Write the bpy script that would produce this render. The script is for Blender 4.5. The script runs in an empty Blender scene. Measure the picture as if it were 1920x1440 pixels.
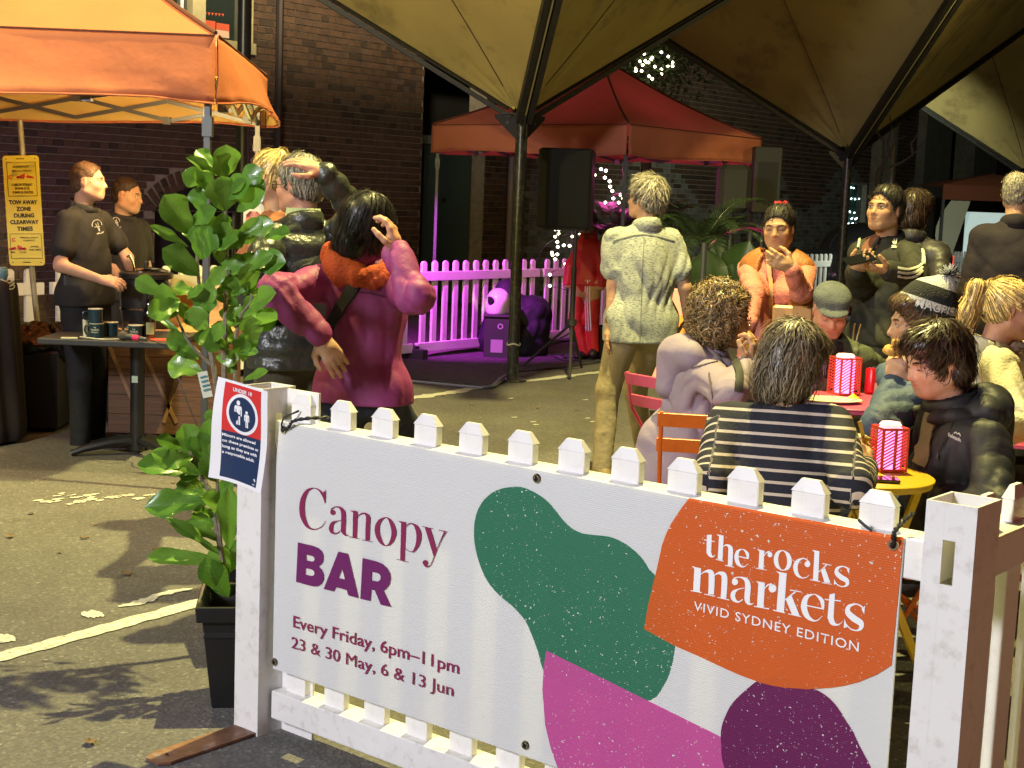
import bpy, bmesh, math, random
import numpy as np
from mathutils import Vector, Matrix
from mathutils.bvhtree import BVHTree
R = math.radians
random.seed(7); rng = np.random.default_rng(7)
scene = bpy.context.scene
col = scene.collection

# ------------------------------------------------------------------ camera
FPX, YH, ROLL, HC = 2700.0, 374.0, 0.0384, 1.6
_p = math.atan((720 - YH) / FPX)
CF = Vector((0, math.cos(_p), -math.sin(_p)))
_r0 = Vector((1, 0, 0)); _u0 = Vector((0, math.sin(_p), math.cos(_p)))
CR = math.cos(ROLL) * _r0 + math.sin(ROLL) * _u0
CU = -math.sin(ROLL) * _r0 + math.cos(ROLL) * _u0
CO = Vector((0, 0, HC))
cam_d = bpy.data.cameras.new('camera'); cam = bpy.data.objects.new('camera', cam_d); col.objects.link(cam)
cam.matrix_world = Matrix(((CR.x, CU.x, -CF.x, 0), (CR.y, CU.y, -CF.y, 0), (CR.z, CU.z, -CF.z, HC), (0, 0, 0, 1)))
cam_d.sensor_width = 36; cam_d.lens = FPX / 1920 * 36; cam_d.clip_end = 300; cam_d.clip_start = 0.05
scene.camera = cam

# ------------------------------------------------------------------ world, exposure, lights
w = bpy.data.worlds.new('World'); scene.world = w; w.use_nodes = True
nt = w.node_tree; bg = nt.nodes['Background']
sky = nt.nodes.new('ShaderNodeTexSky'); sky.sky_type = 'NISHITA'; sky.sun_disc = False
sky.sun_elevation = R(-3); sky.sun_rotation = R(200)
nt.links.new(sky.outputs[0], bg.inputs[0]); bg.inputs[1].default_value = 0.05
scene.view_settings.view_transform = 'Standard'; scene.view_settings.look = 'None'
scene.view_settings.exposure = 0.0; scene.view_settings.gamma = 1.0
scene.view_settings.use_curve_mapping = False

def lamp(name, kind, loc, energy, color, target=None, **kw):
    d = bpy.data.lights.new(name, kind); d.energy = energy; d.color = color
    for k, v in kw.items(): setattr(d, k, v)
    o = bpy.data.objects.new(name, d); col.objects.link(o); o.location = loc
    if target is not None:
        o.rotation_euler = (Vector(target) - Vector(loc)).to_track_quat('-Z', 'Y').to_euler()
    return o
YEL = (1.0, 0.87, 0.30)
lamp('floodlight_left', 'SPOT', (-3.8, 5.4, 4.6), 800, YEL, (0.6, 10.0, 1.2), spot_size=R(112), spot_blend=.55, shadow_soft_size=.12)
lamp('floodlight_main', 'SPOT', (0.95, 7.0, 7.2), 5200, YEL, (0.3, 6.3, 0.0), spot_size=R(150), spot_blend=.5, shadow_soft_size=.07)
lamp('red_fill_light', 'AREA', (4.5, -0.2, 2.2), 26, (1.0, .12, .12), (1.2, 3.4, .8), shape='DISK', size=.8)  # added red fill from the right for the side fence; no real sign
lamp('streetlight_behind_camera', 'AREA', (-5.2, -1.6, 4.4), 720, (0.97, 0.95, 1.0), (0.4, 3.6, 0.6), shape='DISK', size=1.2)
lamp('stage_magenta_lamp', 'SPOT', (-1.25, 13.3, 2.0), 950, (0.85, 0.06, .95), (-0.62, 14.9, 0.55), spot_size=R(66), spot_blend=.9, shadow_soft_size=.0)
lamp('tent_inside_magenta', 'POINT', (1.0, 15.4, 1.9), 22, (1.0, 0.1, 0.5), shadow_soft_size=.1)
lamp('wall_purple_uplight', 'SPOT', (-4.4, 13.2, 0.5), 70, (0.45, 0.05, 1.0), (-4.9, 16.0, 1.6), spot_size=R(60), spot_blend=1, shadow_soft_size=.1)
lamp('stall_lamp', 'POINT', (-2.2, 8.6, 2.0), 95, (1.0, 0.72, 0.3), shadow_soft_size=.08)
lamp('wall_fill_light', 'SPOT', (-1.5, 13.0, 5.6), 3000, (1.0, .82, .50), (-3.2, 18.6, 3.6), spot_size=R(100), spot_blend=.8, shadow_soft_size=.3)  # added fill so the left brick wall and window frame show
lamp('canopy_fill_light', 'POINT', (5.2, 14.0, 3.2), 70, (1.0, .78, .3), shadow_soft_size=.2)  # extra unseen light that lifts the dim canopies
lamp('far_wall_fill_light', 'SPOT', (6.0, 20.3, 2.5), 330, (.92, 1.0, .78), (4.6, 27, 1.0), spot_size=R(118), spot_blend=.8, shadow_soft_size=0)  # added fill that brightens the far right wall
lamp('under_canopy_fill_light', 'POINT', (-1.8, 10.2, 1.3), 28, (1.0, .82, .25), shadow_soft_size=.3)  # unseen light put in for the underside of the nearest canopy

# ------------------------------------------------------------------ pixel -> world (1920x1440 photo pixels)
def ray(px, py):
    px, py = float(px), float(py)
    return (CF + (px - 960) / FPX * CR - (py - 720) / FPX * CU)
def ground(px, py, z=0.0):
    d = ray(px, py); return CO + d * float((z - HC) / d.z)
def at(px, py, Y):
    d = ray(px, py); return CO + d * float(Y / d.y)
def on_plane(px, py, O, n):
    d = ray(px, py); n = Vector(n); return CO + d * ((Vector(O) - CO).dot(n) / d.dot(n))
def at_len(px, py, org, L, far=False):
    d = ray(px, py).normalized(); oc = CO - Vector(org); b = d.dot(oc); c = oc.dot(oc) - L * L; q = b * b - c
    if q <= 0: return Vector(org) + ((CO - d * b) - Vector(org)).normalized() * L
    return CO + d * (-b + (math.sqrt(q) if far else -math.sqrt(q)))
TH = R(39.08)
GA = Vector((-math.cos(TH), math.sin(TH), 0)); GB = Vector((math.sin(TH), math.cos(TH), 0))

# ------------------------------------------------------------------ materials
def sock(n, k, v):
    if k in n.inputs: n.inputs[k].default_value = v
def mat(name, c, rough=.6, metal=0, var=.0, vscale=8, bump=0, bscale=60, spec=.5, em=None, ems=0, trans=0, coat=0, sheen=0, dirt=None, dscale=3, damt=.5, vcol=False, sss=0, alpha_trans=None, stretch=None, tcoord='Object'):
    m = bpy.data.materials.new(name); m.use_nodes = True; t = m.node_tree; b = t.nodes['Principled BSDF']
    c4 = (*c, 1) if len(c) == 3 else c
    sock(b, 'Base Color', c4); sock(b, 'Roughness', rough); sock(b, 'Metallic', metal); sock(b, 'Specular IOR Level', spec)
    sock(b, 'Coat Weight', coat); sock(b, 'Sheen Weight', sheen)
    if em: sock(b, 'Emission Color', (*em, 1)); sock(b, 'Emission Strength', ems)
    if sss: sock(b, 'Subsurface Weight', sss); b.inputs['Subsurface Radius'].default_value = (.012, .004, .002); sock(b, 'Subsurface Scale', 1.0)
    tc = t.nodes.new('ShaderNodeTexCoord'); L = t.links; vec = tc.outputs[tcoord]
    if stretch:
        mp = t.nodes.new('ShaderNodeMapping'); mp.inputs['Scale'].default_value = stretch; L.new(vec, mp.inputs[0]); vec = mp.outputs[0]
    cur = None
    if var or vcol or dirt:
        rgb = t.nodes.new('ShaderNodeRGB'); rgb.outputs[0].default_value = c4; cur = rgb.outputs[0]
    if vcol:
        a = t.nodes.new('ShaderNodeVertexColor'); a.layer_name = 'tint'
        mx = t.nodes.new('ShaderNodeMix'); mx.data_type = 'RGBA'; mx.blend_type = 'MULTIPLY'; mx.inputs[0].default_value = 1
        L.new(cur, mx.inputs[6]); L.new(a.outputs[0], mx.inputs[7]); cur = mx.outputs[2]
    if var:
        n = t.nodes.new('ShaderNodeTexNoise'); n.inputs['Scale'].default_value = vscale; n.inputs['Detail'].default_value = 5
        L.new(vec, n.inputs['Vector'])
        r = t.nodes.new('ShaderNodeMapRange'); r.inputs[1].default_value = .25; r.inputs[2].default_value = .75
        r.inputs[3].default_value = 1 - var; r.inputs[4].default_value = 1 + var; L.new(n.outputs[0], r.inputs[0])
        mx = t.nodes.new('ShaderNodeVectorMath'); mx.operation = 'SCALE'; L.new(cur, mx.inputs[0]); L.new(r.outputs[0], mx.inputs['Scale']); cur = mx.outputs[0]
    if dirt:
        n = t.nodes.new('ShaderNodeTexNoise'); n.inputs['Scale'].default_value = dscale; n.inputs['Detail'].default_value = 8; n.inputs['Roughness'].default_value = .7
        L.new(vec, n.inputs['Vector'])
        r = t.nodes.new('ShaderNodeMapRange'); r.inputs[1].default_value = .52; r.inputs[2].default_value = .72; r.inputs[4].default_value = damt; L.new(n.outputs[0], r.inputs[0])
        mx = t.nodes.new('ShaderNodeMix'); mx.data_type = 'RGBA'; L.new(r.outputs[0], mx.inputs[0]); L.new(cur, mx.inputs[6]); mx.inputs[7].default_value = (*dirt, 1); cur = mx.outputs[2]
    if cur: L.new(cur, b.inputs['Base Color'])
    if bump:
        n = t.nodes.new('ShaderNodeTexNoise'); n.inputs['Scale'].default_value = bscale; n.inputs['Detail'].default_value = 4; L.new(vec, n.inputs['Vector'])
        bp = t.nodes.new('ShaderNodeBump'); bp.inputs['Strength'].default_value = bump; bp.inputs['Distance'].default_value = .01
        L.new(n.outputs[0], bp.inputs['Height']); L.new(bp.outputs[0], b.inputs['Normal'])
    if trans:
        out = t.nodes['Material Output']; ms = t.nodes.new('ShaderNodeMixShader'); tr = t.nodes.new('ShaderNodeBsdfTranslucent'); ms.inputs[0].default_value = trans
        if cur: L.new(cur, tr.inputs[0])
        else: tr.inputs[0].default_value = c4
        L.new(b.outputs[0], ms.inputs[1]); L.new(tr.outputs[0], ms.inputs[2]); L.new(ms.outputs[0], out.inputs[0])
    return m
def nodes_of(m):
    t = m.node_tree; return t, t.nodes, t.links, t.nodes['Principled BSDF']

# ------------------------------------------------------------------ mesh building
class MB:
    def __init__(s): s.v = []; s.f = []; s.m = []
    def add(s, vs, fs, mi=0):
        o = len(s.v); s.v += [tuple(v) for v in vs]; s.f += [tuple(i + o for i in f) for f in fs]; s.m += [mi] * len(fs); return s
    def box(s, c, d, rot=None, mi=0, bev=0):
        x, y, z = d[0] / 2, d[1] / 2, d[2] / 2
        if bev:
            e = bev; prof = [(-x + e, -y), (x - e, -y), (x, -y + e), (x, y - e), (x - e, y), (-x + e, y), (-x, y - e), (-x, -y + e)]
            rings = [(-z, [(a * (1 - e / x) if x > e else a, b * (1 - e / y) if y > e else b) for a, b in prof]), (-z + e, prof), (z - e, prof), (z, [(a * (1 - e / x) if x > e else a, b * (1 - e / y) if y > e else b) for a, b in prof])]
            vs = [(a, b, zz) for zz, p in rings for a, b in p]; fs = [tuple(range(7, -1, -1)), tuple(range(24, 32))]
            for k in range(3):
                for i in range(8): fs.append((k * 8 + i, k * 8 + (i + 1) % 8, k * 8 + 8 + (i + 1) % 8, k * 8 + 8 + i))
        else:
            vs = [(-x, -y, -z), (x, -y, -z), (x, y, -z), (-x, y, -z), (-x, -y, z), (x, -y, z), (x, y, z), (-x, y, z)]
            fs = [(0, 3, 2, 1), (4, 5, 6, 7), (0, 1, 5, 4), (1, 2, 6, 5), (2, 3, 7, 6), (3, 0, 4, 7)]
        M = Matrix.Translation(c) @ (rot.to_4x4() if rot else Matrix())
        return s.add([M @ Vector(v) for v in vs], fs, mi)
    def bar(s, a, b, wd, th, mi=0, up=(0, 0, 1)):
        a = Vector(a); b = Vector(b); d = b - a; L = d.length; z = d.normalized(); x = z.cross(Vector(up))
        if x.length < 1e-4: x = Vector((1, 0, 0))
        x.normalize(); y = z.cross(x); rot = Matrix((x, y, z)).transposed()
        return s.box((a + b) / 2, (wd, th, L), rot, mi)
    def tube(s, pts, r, n=8, mi=0, cap=True, closed=False):
        pts = [Vector(p) for p in pts]; N = len(pts); rr = r if isinstance(r, (list, tuple)) else [r] * N
        vs = []; ref = Vector((0, 0, 1)); x = None
        for i, p in enumerate(pts):
            if closed: d = pts[(i + 1) % N] - pts[i - 1]
            else: d = pts[min(i + 1, N - 1)] - pts[max(i - 1, 0)]
            d = d.normalized() if d.length > 1e-9 else Vector((0, 0, 1))
            if x is None:
                x = d.cross(ref)
                if x.length < .05: x = d.cross(Vector((1, 0, 0)))
            x = (x - d * x.dot(d)); x.normalize(); y = d.cross(x)
            for k in range(n):
                a = 2 * math.pi * k / n; vs.append(p + (x * math.cos(a) + y * math.sin(a)) * rr[i])
        fs = []
        for i in range(N if closed else N - 1):
            j = (i + 1) % N
            for k in range(n): fs.append((i * n + k, i * n + (k + 1) % n, j * n + (k + 1) % n, j * n + k))
        if cap and not closed: fs += [tuple(range(n - 1, -1, -1)), tuple(range((N - 1) * n, N * n))]
        return s.add(vs, fs, mi)
    def lathe(s, prof, c=(0, 0, 0), n=24, mi=0, rot=None, sq=None):
        vs = []; M = Matrix.Translation(c) @ (rot.to_4x4() if rot else Matrix())
        for r, z in prof:
            for k in range(n):
                a = 2 * math.pi * k / n; ca, sa = math.cos(a), math.sin(a); q = 1
                if sq: q = 1 / (abs(ca) ** sq + abs(sa) ** sq) ** (1 / sq)
                vs.append(M @ Vector((r * ca * q, r * sa * q, z)))
        fs = []
        for i in range(len(prof) - 1):
            for k in range(n): fs.append((i * n + k, i * n + (k + 1) % n, (i + 1) * n + (k + 1) % n, (i + 1) * n + k))
        if prof[0][0] > 1e-5: fs.append(tuple(range(n - 1, -1, -1)))
        if prof[-1][0] > 1e-5: fs.append(tuple(range((len(prof) - 1) * n, len(prof) * n)))
        return s.add(vs, fs, mi)
    def prism(s, poly, z0, z1, M=None, mi=0):
        n = len(poly); vs = [(x, y, z0) for x, y in poly] + [(x, y, z1) for x, y in poly]
        fs = [tuple(range(n - 1, -1, -1)), tuple(range(n, 2 * n))] + [(i, (i + 1) % n, n + (i + 1) % n, n + i) for i in range(n)]
        return s.add([M @ Vector(v) for v in vs] if M else vs, fs, mi)
    def grid(s, P, mi=0, closed_u=False):
        nu = len(P); nv = len(P[0]); vs = [p for row in P for p in row]; fs = []
        for i in range(nu if closed_u else nu - 1):
            for j in range(nv - 1):
                a = (i + 1) % nu; fs.append((i * nv + j, a * nv + j, a * nv + j + 1, i * nv + j + 1))
        return s.add(vs, fs, mi)
    def build(s, name, mats, parent=None, smooth=False, world=False, bevel=0, thick=0, loc=None, rotz=0, angle=40):
        me = bpy.data.meshes.new(name); me.from_pydata(s.v, [], s.f)
        return finish(me, name, mats, parent, smooth, world, bevel, thick, loc, rotz, s.m, angle)
def finish(me, name, mats, parent=None, smooth=False, world=False, bevel=0, thick=0, loc=None, rotz=0, mi=None, angle=40):
    for m in (mats if isinstance(mats, (list, tuple)) else [mats]): me.materials.append(m)
    if mi is not None and len(me.materials) > 1: me.polygons.foreach_set('material_index', mi)
    me.validate(); me.update()
    if smooth:
        me.polygons.foreach_set('use_smooth', [True] * len(me.polygons))
        if angle < 180: me.set_sharp_from_angle(angle=R(angle))
    o = bpy.data.objects.new(name, me); col.objects.link(o)
    if name == 'lettering': o['kind'] = 'stuff'
    if loc is not None: o.location = loc
    o.rotation_euler.z = rotz
    if parent is not None:
        o.parent = parent
        if world: o.matrix_parent_inverse = rootm(parent).inverted()
    if bevel:
        b = o.modifiers.new('bevel', 'BEVEL'); b.width = bevel; b.segments = 2; b.limit_method = 'ANGLE'
    if thick:
        b = o.modifiers.new('solid', 'SOLIDIFY'); b.thickness = thick; b.offset = 0
    return o
def rootm(o):
    M = Matrix.Translation(o.location) @ o.rotation_euler.to_matrix().to_4x4()
    if o.parent: M = rootm(o.parent) @ o.matrix_parent_inverse @ M
    return M
def thing(name, label, cat, loc=(0, 0, 0), rotz=0, group=None):
    o = bpy.data.objects.new(name, None); col.objects.link(o); o.location = loc; o.rotation_euler = (0, 0, rotz)
    o.empty_display_size = .1; return tag(o, label, cat, group)
def tag(o, label, cat, group=None):
    o['label'] = label; o['category'] = cat
    if group: o['group'] = group
    return o
def struct(o): o['kind'] = 'structure'; return o
def dup(root, loc=None, rotz=None, label=None):
    r = root.copy(); col.objects.link(r)
    if loc is not None: r.location = loc
    if rotz is not None: r.rotation_euler = (0, 0, rotz)
    if label: r['label'] = label
    for ch in list(root.children):
        c = ch.copy(); col.objects.link(c); c.parent = r; c.matrix_parent_inverse = ch.matrix_parent_inverse
        for g in list(ch.children):
            d = g.copy(); col.objects.link(d); d.parent = c; d.matrix_parent_inverse = g.matrix_parent_inverse
    return r
def smoothpath(p, n=6):
    """Catmull-Rom through tuples of any dimension"""
    p = [np.array(q, float) for q in p]; out = []
    for i in range(len(p) - 1):
        a = p[max(i - 1, 0)]; b = p[i]; c = p[i + 1]; d = p[min(i + 2, len(p) - 1)]
        for k in range(n):
            t = k / n; out.append(.5 * ((2 * b) + (-a + c) * t + (2 * a - 5 * b + 4 * c - d) * t * t + (-a + 3 * b - 3 * c + d) * t ** 3))
    out.append(p[-1]); return out
def closedpath(p, n=5):
    p = [np.array(q, float) for q in p]; N = len(p); out = []
    for i in range(N):
        a, b, c, d = p[i - 1], p[i], p[(i + 1) % N], p[(i + 2) % N]
        for k in range(n):
            t = k / n; out.append(.5 * ((2 * b) + (-a + c) * t + (2 * a - 5 * b + 4 * c - d) * t * t + (-a + 3 * b - 3 * c + d) * t ** 3))
    return out
def text_mesh(txt, width=None, height=None, font_bold=0.0, space=1.0, align='LEFT'):
    """built-in font text as a flat mesh, scaled so that it is `width` wide and capitals are `height` high"""
    cu = bpy.data.curves.new('t', 'FONT'); cu.body = txt; cu.size = 1; cu.offset = font_bold; cu.space_character = space; cu.fill_mode = 'FRONT'; cu.resolution_u = 3
    o = bpy.data.objects.new('t', cu); col.objects.link(o); dg = bpy.context.evaluated_depsgraph_get()
    me = bpy.data.meshes.new_from_object(o.evaluated_get(dg)); bpy.data.objects.remove(o); bpy.data.curves.remove(cu)
    n = len(me.vertices); co = np.empty(n * 3); me.vertices.foreach_get('co', co); co = co.reshape(-1, 3)
    x0, x1 = co[:, 0].min(), co[:, 0].max()
    sy = (height / .73) if height else None; sx = (width / (x1 - x0)) if width else sy
    if sy is None: sy = sx
    co[:, 0] = (co[:, 0] - x0) * sx; co[:, 1] *= sy
    if align == 'CENTER': co[:, 0] -= (x1 - x0) * sx / 2
    me.vertices.foreach_set('co', co.ravel()); return me
def map_mesh(me, fn):
    for v in me.vertices: v.co = fn(v.co.x, v.co.y)
    me.update(); return me
def filled(loops):
    """flat filled polygon(s) with holes from 2D loops -> mesh in xy"""
    cu = bpy.data.curves.new('c', 'CURVE'); cu.dimensions = '2D'; cu.fill_mode = 'FRONT'
    for lp in loops:
        sp = cu.splines.new('POLY'); sp.points.add(len(lp) - 1)
        for i, q in enumerate(lp): sp.points[i].co = (q[0], q[1], 0, 1)
        sp.use_cyclic_u = True
    o = bpy.data.objects.new('c', cu); col.objects.link(o); dg = bpy.context.evaluated_depsgraph_get()
    me = bpy.data.meshes.new_from_object(o.evaluated_get(dg)); bpy.data.objects.remove(o); bpy.data.curves.remove(cu); return me
# ================================================================== SETTING
# ---- asphalt
m_asph = bpy.data.materials.new('asphalt'); m_asph.use_nodes = True
t, N, L, b = nodes_of(m_asph)
tc = N.new('ShaderNodeTexCoord')
def noise(sc, det=5, rough=.6, src=None, dim='3D'):
    n = N.new('ShaderNodeTexNoise'); n.inputs['Scale'].default_value = sc; n.inputs['Detail'].default_value = det; n.inputs['Roughness'].default_value = rough
    L.new(src or tc.outputs['Object'], n.inputs['Vector']); return n
def ramp(src, stops):
    r = N.new('ShaderNodeValToRGB'); e = r.color_ramp.elements
    while len(e) < len(stops): e.new(.5)
    for q, (p, c) in zip(e, stops): q.position = p; q.color = (*c, 1)
    L.new(src, r.inputs[0]); return r
def mixc(f, a, b_, mode='MIX'):
    m = N.new('ShaderNodeMix'); m.data_type = 'RGBA'; m.blend_type = mode
    if isinstance(f, (int, float)): m.inputs[0].default_value = f
    else: L.new(f, m.inputs[0])
    for k, q in ((6, a), (7, b_)):
        if isinstance(q, tuple): m.inputs[k].default_value = (*q, 1)
        else: L.new(q, m.inputs[k])
    return m.outputs[2]
vo = N.new('ShaderNodeTexVoronoi'); vo.inputs['Scale'].default_value = 95; L.new(tc.outputs['Object'], vo.inputs['Vector'])
stone = ramp(vo.outputs['Color'], [(0, (.082, .080, .082)), (.55, (.114, .112, .112)), (.85, (.150, .148, .146)), (1, (.29, .29, .28))])
big = ramp(noise(.9, 6).outputs[0], [(.3, (.72, .7, .68)), (.7, (1.2, 1.18, 1.1))])
c1 = mixc(1.0, stone.outputs[0], big.outputs[0], 'MULTIPLY')
fine = ramp(noise(260, 3, .8).outputs[0], [(.35, (.68, .68, .68)), (.65, (1.28, 1.28, 1.28))])
c2 = mixc(1.0, c1, fine.outputs[0], 'MULTIPLY')
stain = ramp(noise(2.3, 7, .72).outputs[0], [(.62, (0, 0, 0)), (.7, (1, 1, 1))])
c3 = mixc(stain.outputs[0], c2, mixc(1.0, c2, (.55, .53, .5), 'MULTIPLY'))
L.new(c3, b.inputs['Base Color']); b.inputs['Roughness'].default_value = .82
bp = N.new('ShaderNodeBump'); bp.inputs['Strength'].default_value = .55; bp.inputs['Distance'].default_value = .004
L.new(vo.outputs['Distance'], bp.inputs['Height']); L.new(bp.outputs[0], b.inputs['Normal'])
g = MB(); S = 90; P = []
for i in range(61):
    P.append([(-S + 2 * S * i / 60, -S + 2 * S * j / 60, 0) for j in range(61)])
g.grid(P); ground_o = struct(g.build('ground', m_asph))

# ---- worn painted lines and flecks on the asphalt
m_paint = mat('road_paint', (.55, .54, .48), .8, var=.35, vscale=60, dirt=(.12, .115, .105), dscale=38, damt=1.0, bump=.5, bscale=150)
def stripe(pts, wpx, name='painted_line', wear=.18):
    """ragged worn strip along photo points, width in metres"""
    L_, R_ = [], []
    G = [ground(*p, z=.004) for p in pts]; G2 = smoothpath([tuple(q) for q in G], 8)
    n = len(G2)
    for i, q in enumerate(G2):
        d = G2[min(i + 1, n - 1)] - G2[max(i - 1, 0)]; d = d / np.linalg.norm(d); nn = np.array([-d[1], d[0], 0])
        e = min(1, 4 * min(i, n - 1 - i) / n + .25)
        L_.append(tuple(q + nn * wpx / 2 * e * (1 + random.uniform(-wear, wear)))); R_.append(tuple(q - nn * wpx / 2 * e * (1 + random.uniform(-wear, wear))))
    return struct(MB().grid([L_, R_]).build(name, m_paint))
stripe([(-120, 1268), (0, 1232), (120, 1199), (250, 1163), (360, 1133), (470, 1103), (600, 1066)], .085)
stripe([(222, 1137), (270, 1127), (300, 1114), (361, 1103)], .05, wear=.4)
stripe([(155, 1154), (173, 1151), (190, 1148)], .085, wear=.3); stripe([(-40, 1200), (0, 1197), (26, 1193)], .09, wear=.3)
stripe([(740, 751), (800, 742), (860, 733), (925, 722)], .12, wear=.5); stripe([(975, 716), (1040, 708), (1110, 699), (1180, 692)], .1, wear=.4)
for k in range(26):
    x = random.choice([random.uniform(60, 250), random.uniform(60, 250), random.uniform(0, 420)]); y = 938 + random.gauss(0, 7) - (x - 150) * .05
    x2 = x + random.uniform(6, 30); stripe([(x, y), ((x + x2) / 2, y - 1), (x2, y - 3)], random.uniform(.015, .05), 'paint_fleck', .5)
for k in range(10):
    x = random.uniform(930, 1350); y = random.uniform(745, 800); stripe([(x, y), (x + 5, y), (x + 10, y - 1)], .03, 'paint_fleck', .5)

# ---- dry leaves lying about
m_dry = mat('dry_leaf', (.14, .085, .04), .8, var=.4, vscale=30)
lf = MB(); P = [[(u * .02 * math.sin(math.pi * (v / 5) ** .8) , v * .011, .004 + .006 * abs(u) + .003 * math.sin(v)) for v in range(6)] for u in (-1, 0, 1)]
lf.grid(P); lfo = None
DRY = ['dry brown leaf on the asphalt left of the fig, above the painted line', 'dry leaf nearest the white paint flecks, left of the fig', 'dry leaf at the left edge below the paint flecks', 'dry leaf just below the middle of the left asphalt', 'dry leaf beside the left end of the paint flecks', 'dry leaf in the shade under the black cafe table',
 'dry leaf between the paint flecks and the painted line', 'dry leaf touching the painted line near the fig pot', 'dry leaf behind the foreground fence below the woman in plum', 'dry leaf farthest right on the lit asphalt, near the patterned shirt man', 'dry leaf in the middle of the lit asphalt behind the fence', 'dry leaf close behind the fence pickets on the lit asphalt', 'dry leaf beside the trouser leg of the man in khaki', 'dry leaf at the left end of the far painted line', 'dry leaf just right of the far painted line', 'dry leaf nearest the camera at the bottom left corner', 'dry leaf right of centre on the left asphalt, near the fig leaves']
spots = [(110, 1038), (183, 985), (20, 1005), (150, 1010), (60, 965), (330, 905), (230, 1075), (395, 1160), (640, 870), (1010, 765), (880, 760), (860, 815), (1085, 770), (830, 742), (925, 740), (170, 1400), (300, 1030)]
for i, (x, y) in enumerate(spots):
    q = ground(x, y, .003)
    o = lf.build('dry_leaf', m_dry, loc=q, rotz=i * 1.7, smooth=True) if i == 0 else lfo.copy()
    if i == 0: lfo = o
    else: col.objects.link(o); o.location = q; o.rotation_euler.z = i * 1.7
    sc = random.uniform(.45, .95); o.scale = (sc, sc, sc)
    tag(o, DRY[i], 'leaf', 'dry leaves scattered on the asphalt')

# ================================================================== BRICK BUILDING
WO = Vector((-2.9, 19.0, 0)); WR = math.atan2(GB.y, GB.x)
bld = thing('brick_building', 'dark brown brick building with door recess, arch and cream framed window behind the stalls', 'building', WO, WR)
def wpx(px, py):        # photo pixel -> (s, z) on the wall face
    q = on_plane(px, py, WO, GA); return (q - WO).dot(GB), q.z
def toscreen(P):
    d = Vector(P) - CO; z = d.dot(CF); return 960 + FPX * d.dot(CR) / z, 720 - FPX * d.dot(CU) / z
m_mortar = mat('mortar', (.30, .26, .20), .9, var=.25, vscale=12, bump=.4, bscale=80)
m_bricks = [mat('brick_%s' % n, c, .85, var=.35, vscale=9, bump=.5, bscale=50, dirt=(.05, .035, .025), dscale=5, damt=.6) for n, c in
            (('red', (.10, .056, .032)), ('brown', (.085, .05, .028)), ('dark', (.05, .032, .02)), ('plum', (.09, .055, .038)))]
m_gbr = [mat('brick_pale_%s' % n, c, .85, var=.35, vscale=7, bump=.4, bscale=40, dirt=(.07, .06, .05), dscale=3, damt=.7) for n, c in (('a', (.17, .17, .15)), ('b', (.13, .13, .11)))]
m_dark = mat('dark_void', (.012, .012, .012), .8)
m_cream = mat('cream_frame_paint', (.42, .37, .20), .5, var=.15, vscale=6, dirt=(.18, .15, .08), dscale=8, damt=.5)
m_teal = mat('teal_door_paint', (.05, .095, .085), .4, var=.12, vscale=2)
m_steel_b = mat('black_steel', (.018, .018, .02), .35, spec=.5, var=.2, vscale=10)
m_conc = mat('concrete', (.22, .21, .17), .85, var=.25, vscale=4, bump=.3, bscale=30, dirt=(.1, .09, .07), dscale=2, damt=.7)
# openings: (s0, s1, z0, z1)
sA0, sA1 = wpx(787, 400)[0], wpx(905, 400)[0]
door = (sA0, sA1, 0, wpx(830, 100)[1])
wn0, wn1 = wpx(200, 50)[0], wpx(467, 50)[0]; wz0 = wpx(440, 100)[1]
win = (wn0, wn1, wz0, 6.0)
ar0, ar1 = wpx(290, 400)[0], wpx(452, 400)[0]; arz = wpx(300, 395)[1]
arch = (ar0, ar1, 0, arz)
gl0, gl1 = wpx(1588, 400)[0], wpx(1622, 400)[0]
glass = (gl0, gl1, .6, wpx(1600, 345)[1])
void1 = (wpx(1762, 400)[0], wpx(1806, 400)[0], 0, 6.0)
void2 = (wpx(1632, 300)[0], wpx(1652, 300)[0], 0, 4.2)
opens = [door, win, arch, glass, void1, void2]
xs = sorted(set([-9.0, 27.0] + [v for o_ in opens for v in o_[:2]])); H = 6.0
slab = MB()
for a_, b_ in zip(xs[:-1], xs[1:]):
    mid = (a_ + b_) / 2; zc = 0
    for o_ in sorted([o_ for o_ in opens if o_[0] <= mid <= o_[1]], key=lambda q: q[2]):
        if o_[2] > zc + 1e-3: slab.box(((a_ + b_) / 2, .17, (zc + o_[2]) / 2), (b_ - a_, .34, o_[2] - zc))
        zc = o_[3]
    if zc < H - 1e-3: slab.box(((a_ + b_) / 2, .17, (zc + H) / 2), (b_ - a_, .34, H - zc))
slab.build('wall', m_mortar, bld)
back = MB().box((9, 1.3, 3), (37, .1, 6)); back.build('inner_wall', m_dark, bld)
def clear(s0, s1, z0, z1):
    for o_ in opens:
        if s1 > o_[0] - .005 and s0 < o_[1] + .005 and z1 > o_[2] - .005 and z0 < o_[3] + .005: return False
    return True
arc_c = ((ar0 + ar1) / 2, arz - .62); arc_r = math.hypot((ar1 - ar0) / 2, .62)
bmesh_cache = {}
def brick_mesh(wd, mi, pale):
    key = (round(wd, 3), mi, pale)
    if key not in bmesh_cache:
        q = MB().box((0, 0, 0), (wd, .03, .075), bev=.004); me = bpy.data.meshes.new('brick'); me.from_pydata(q.v, [], q.f)
        me.materials.append((m_gbr if pale else m_bricks)[mi]); bmesh_cache[key] = me
    return bmesh_cache[key]
cand = []; row = 0; z = .045
pal0 = wpx(985, 400)[0]
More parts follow.
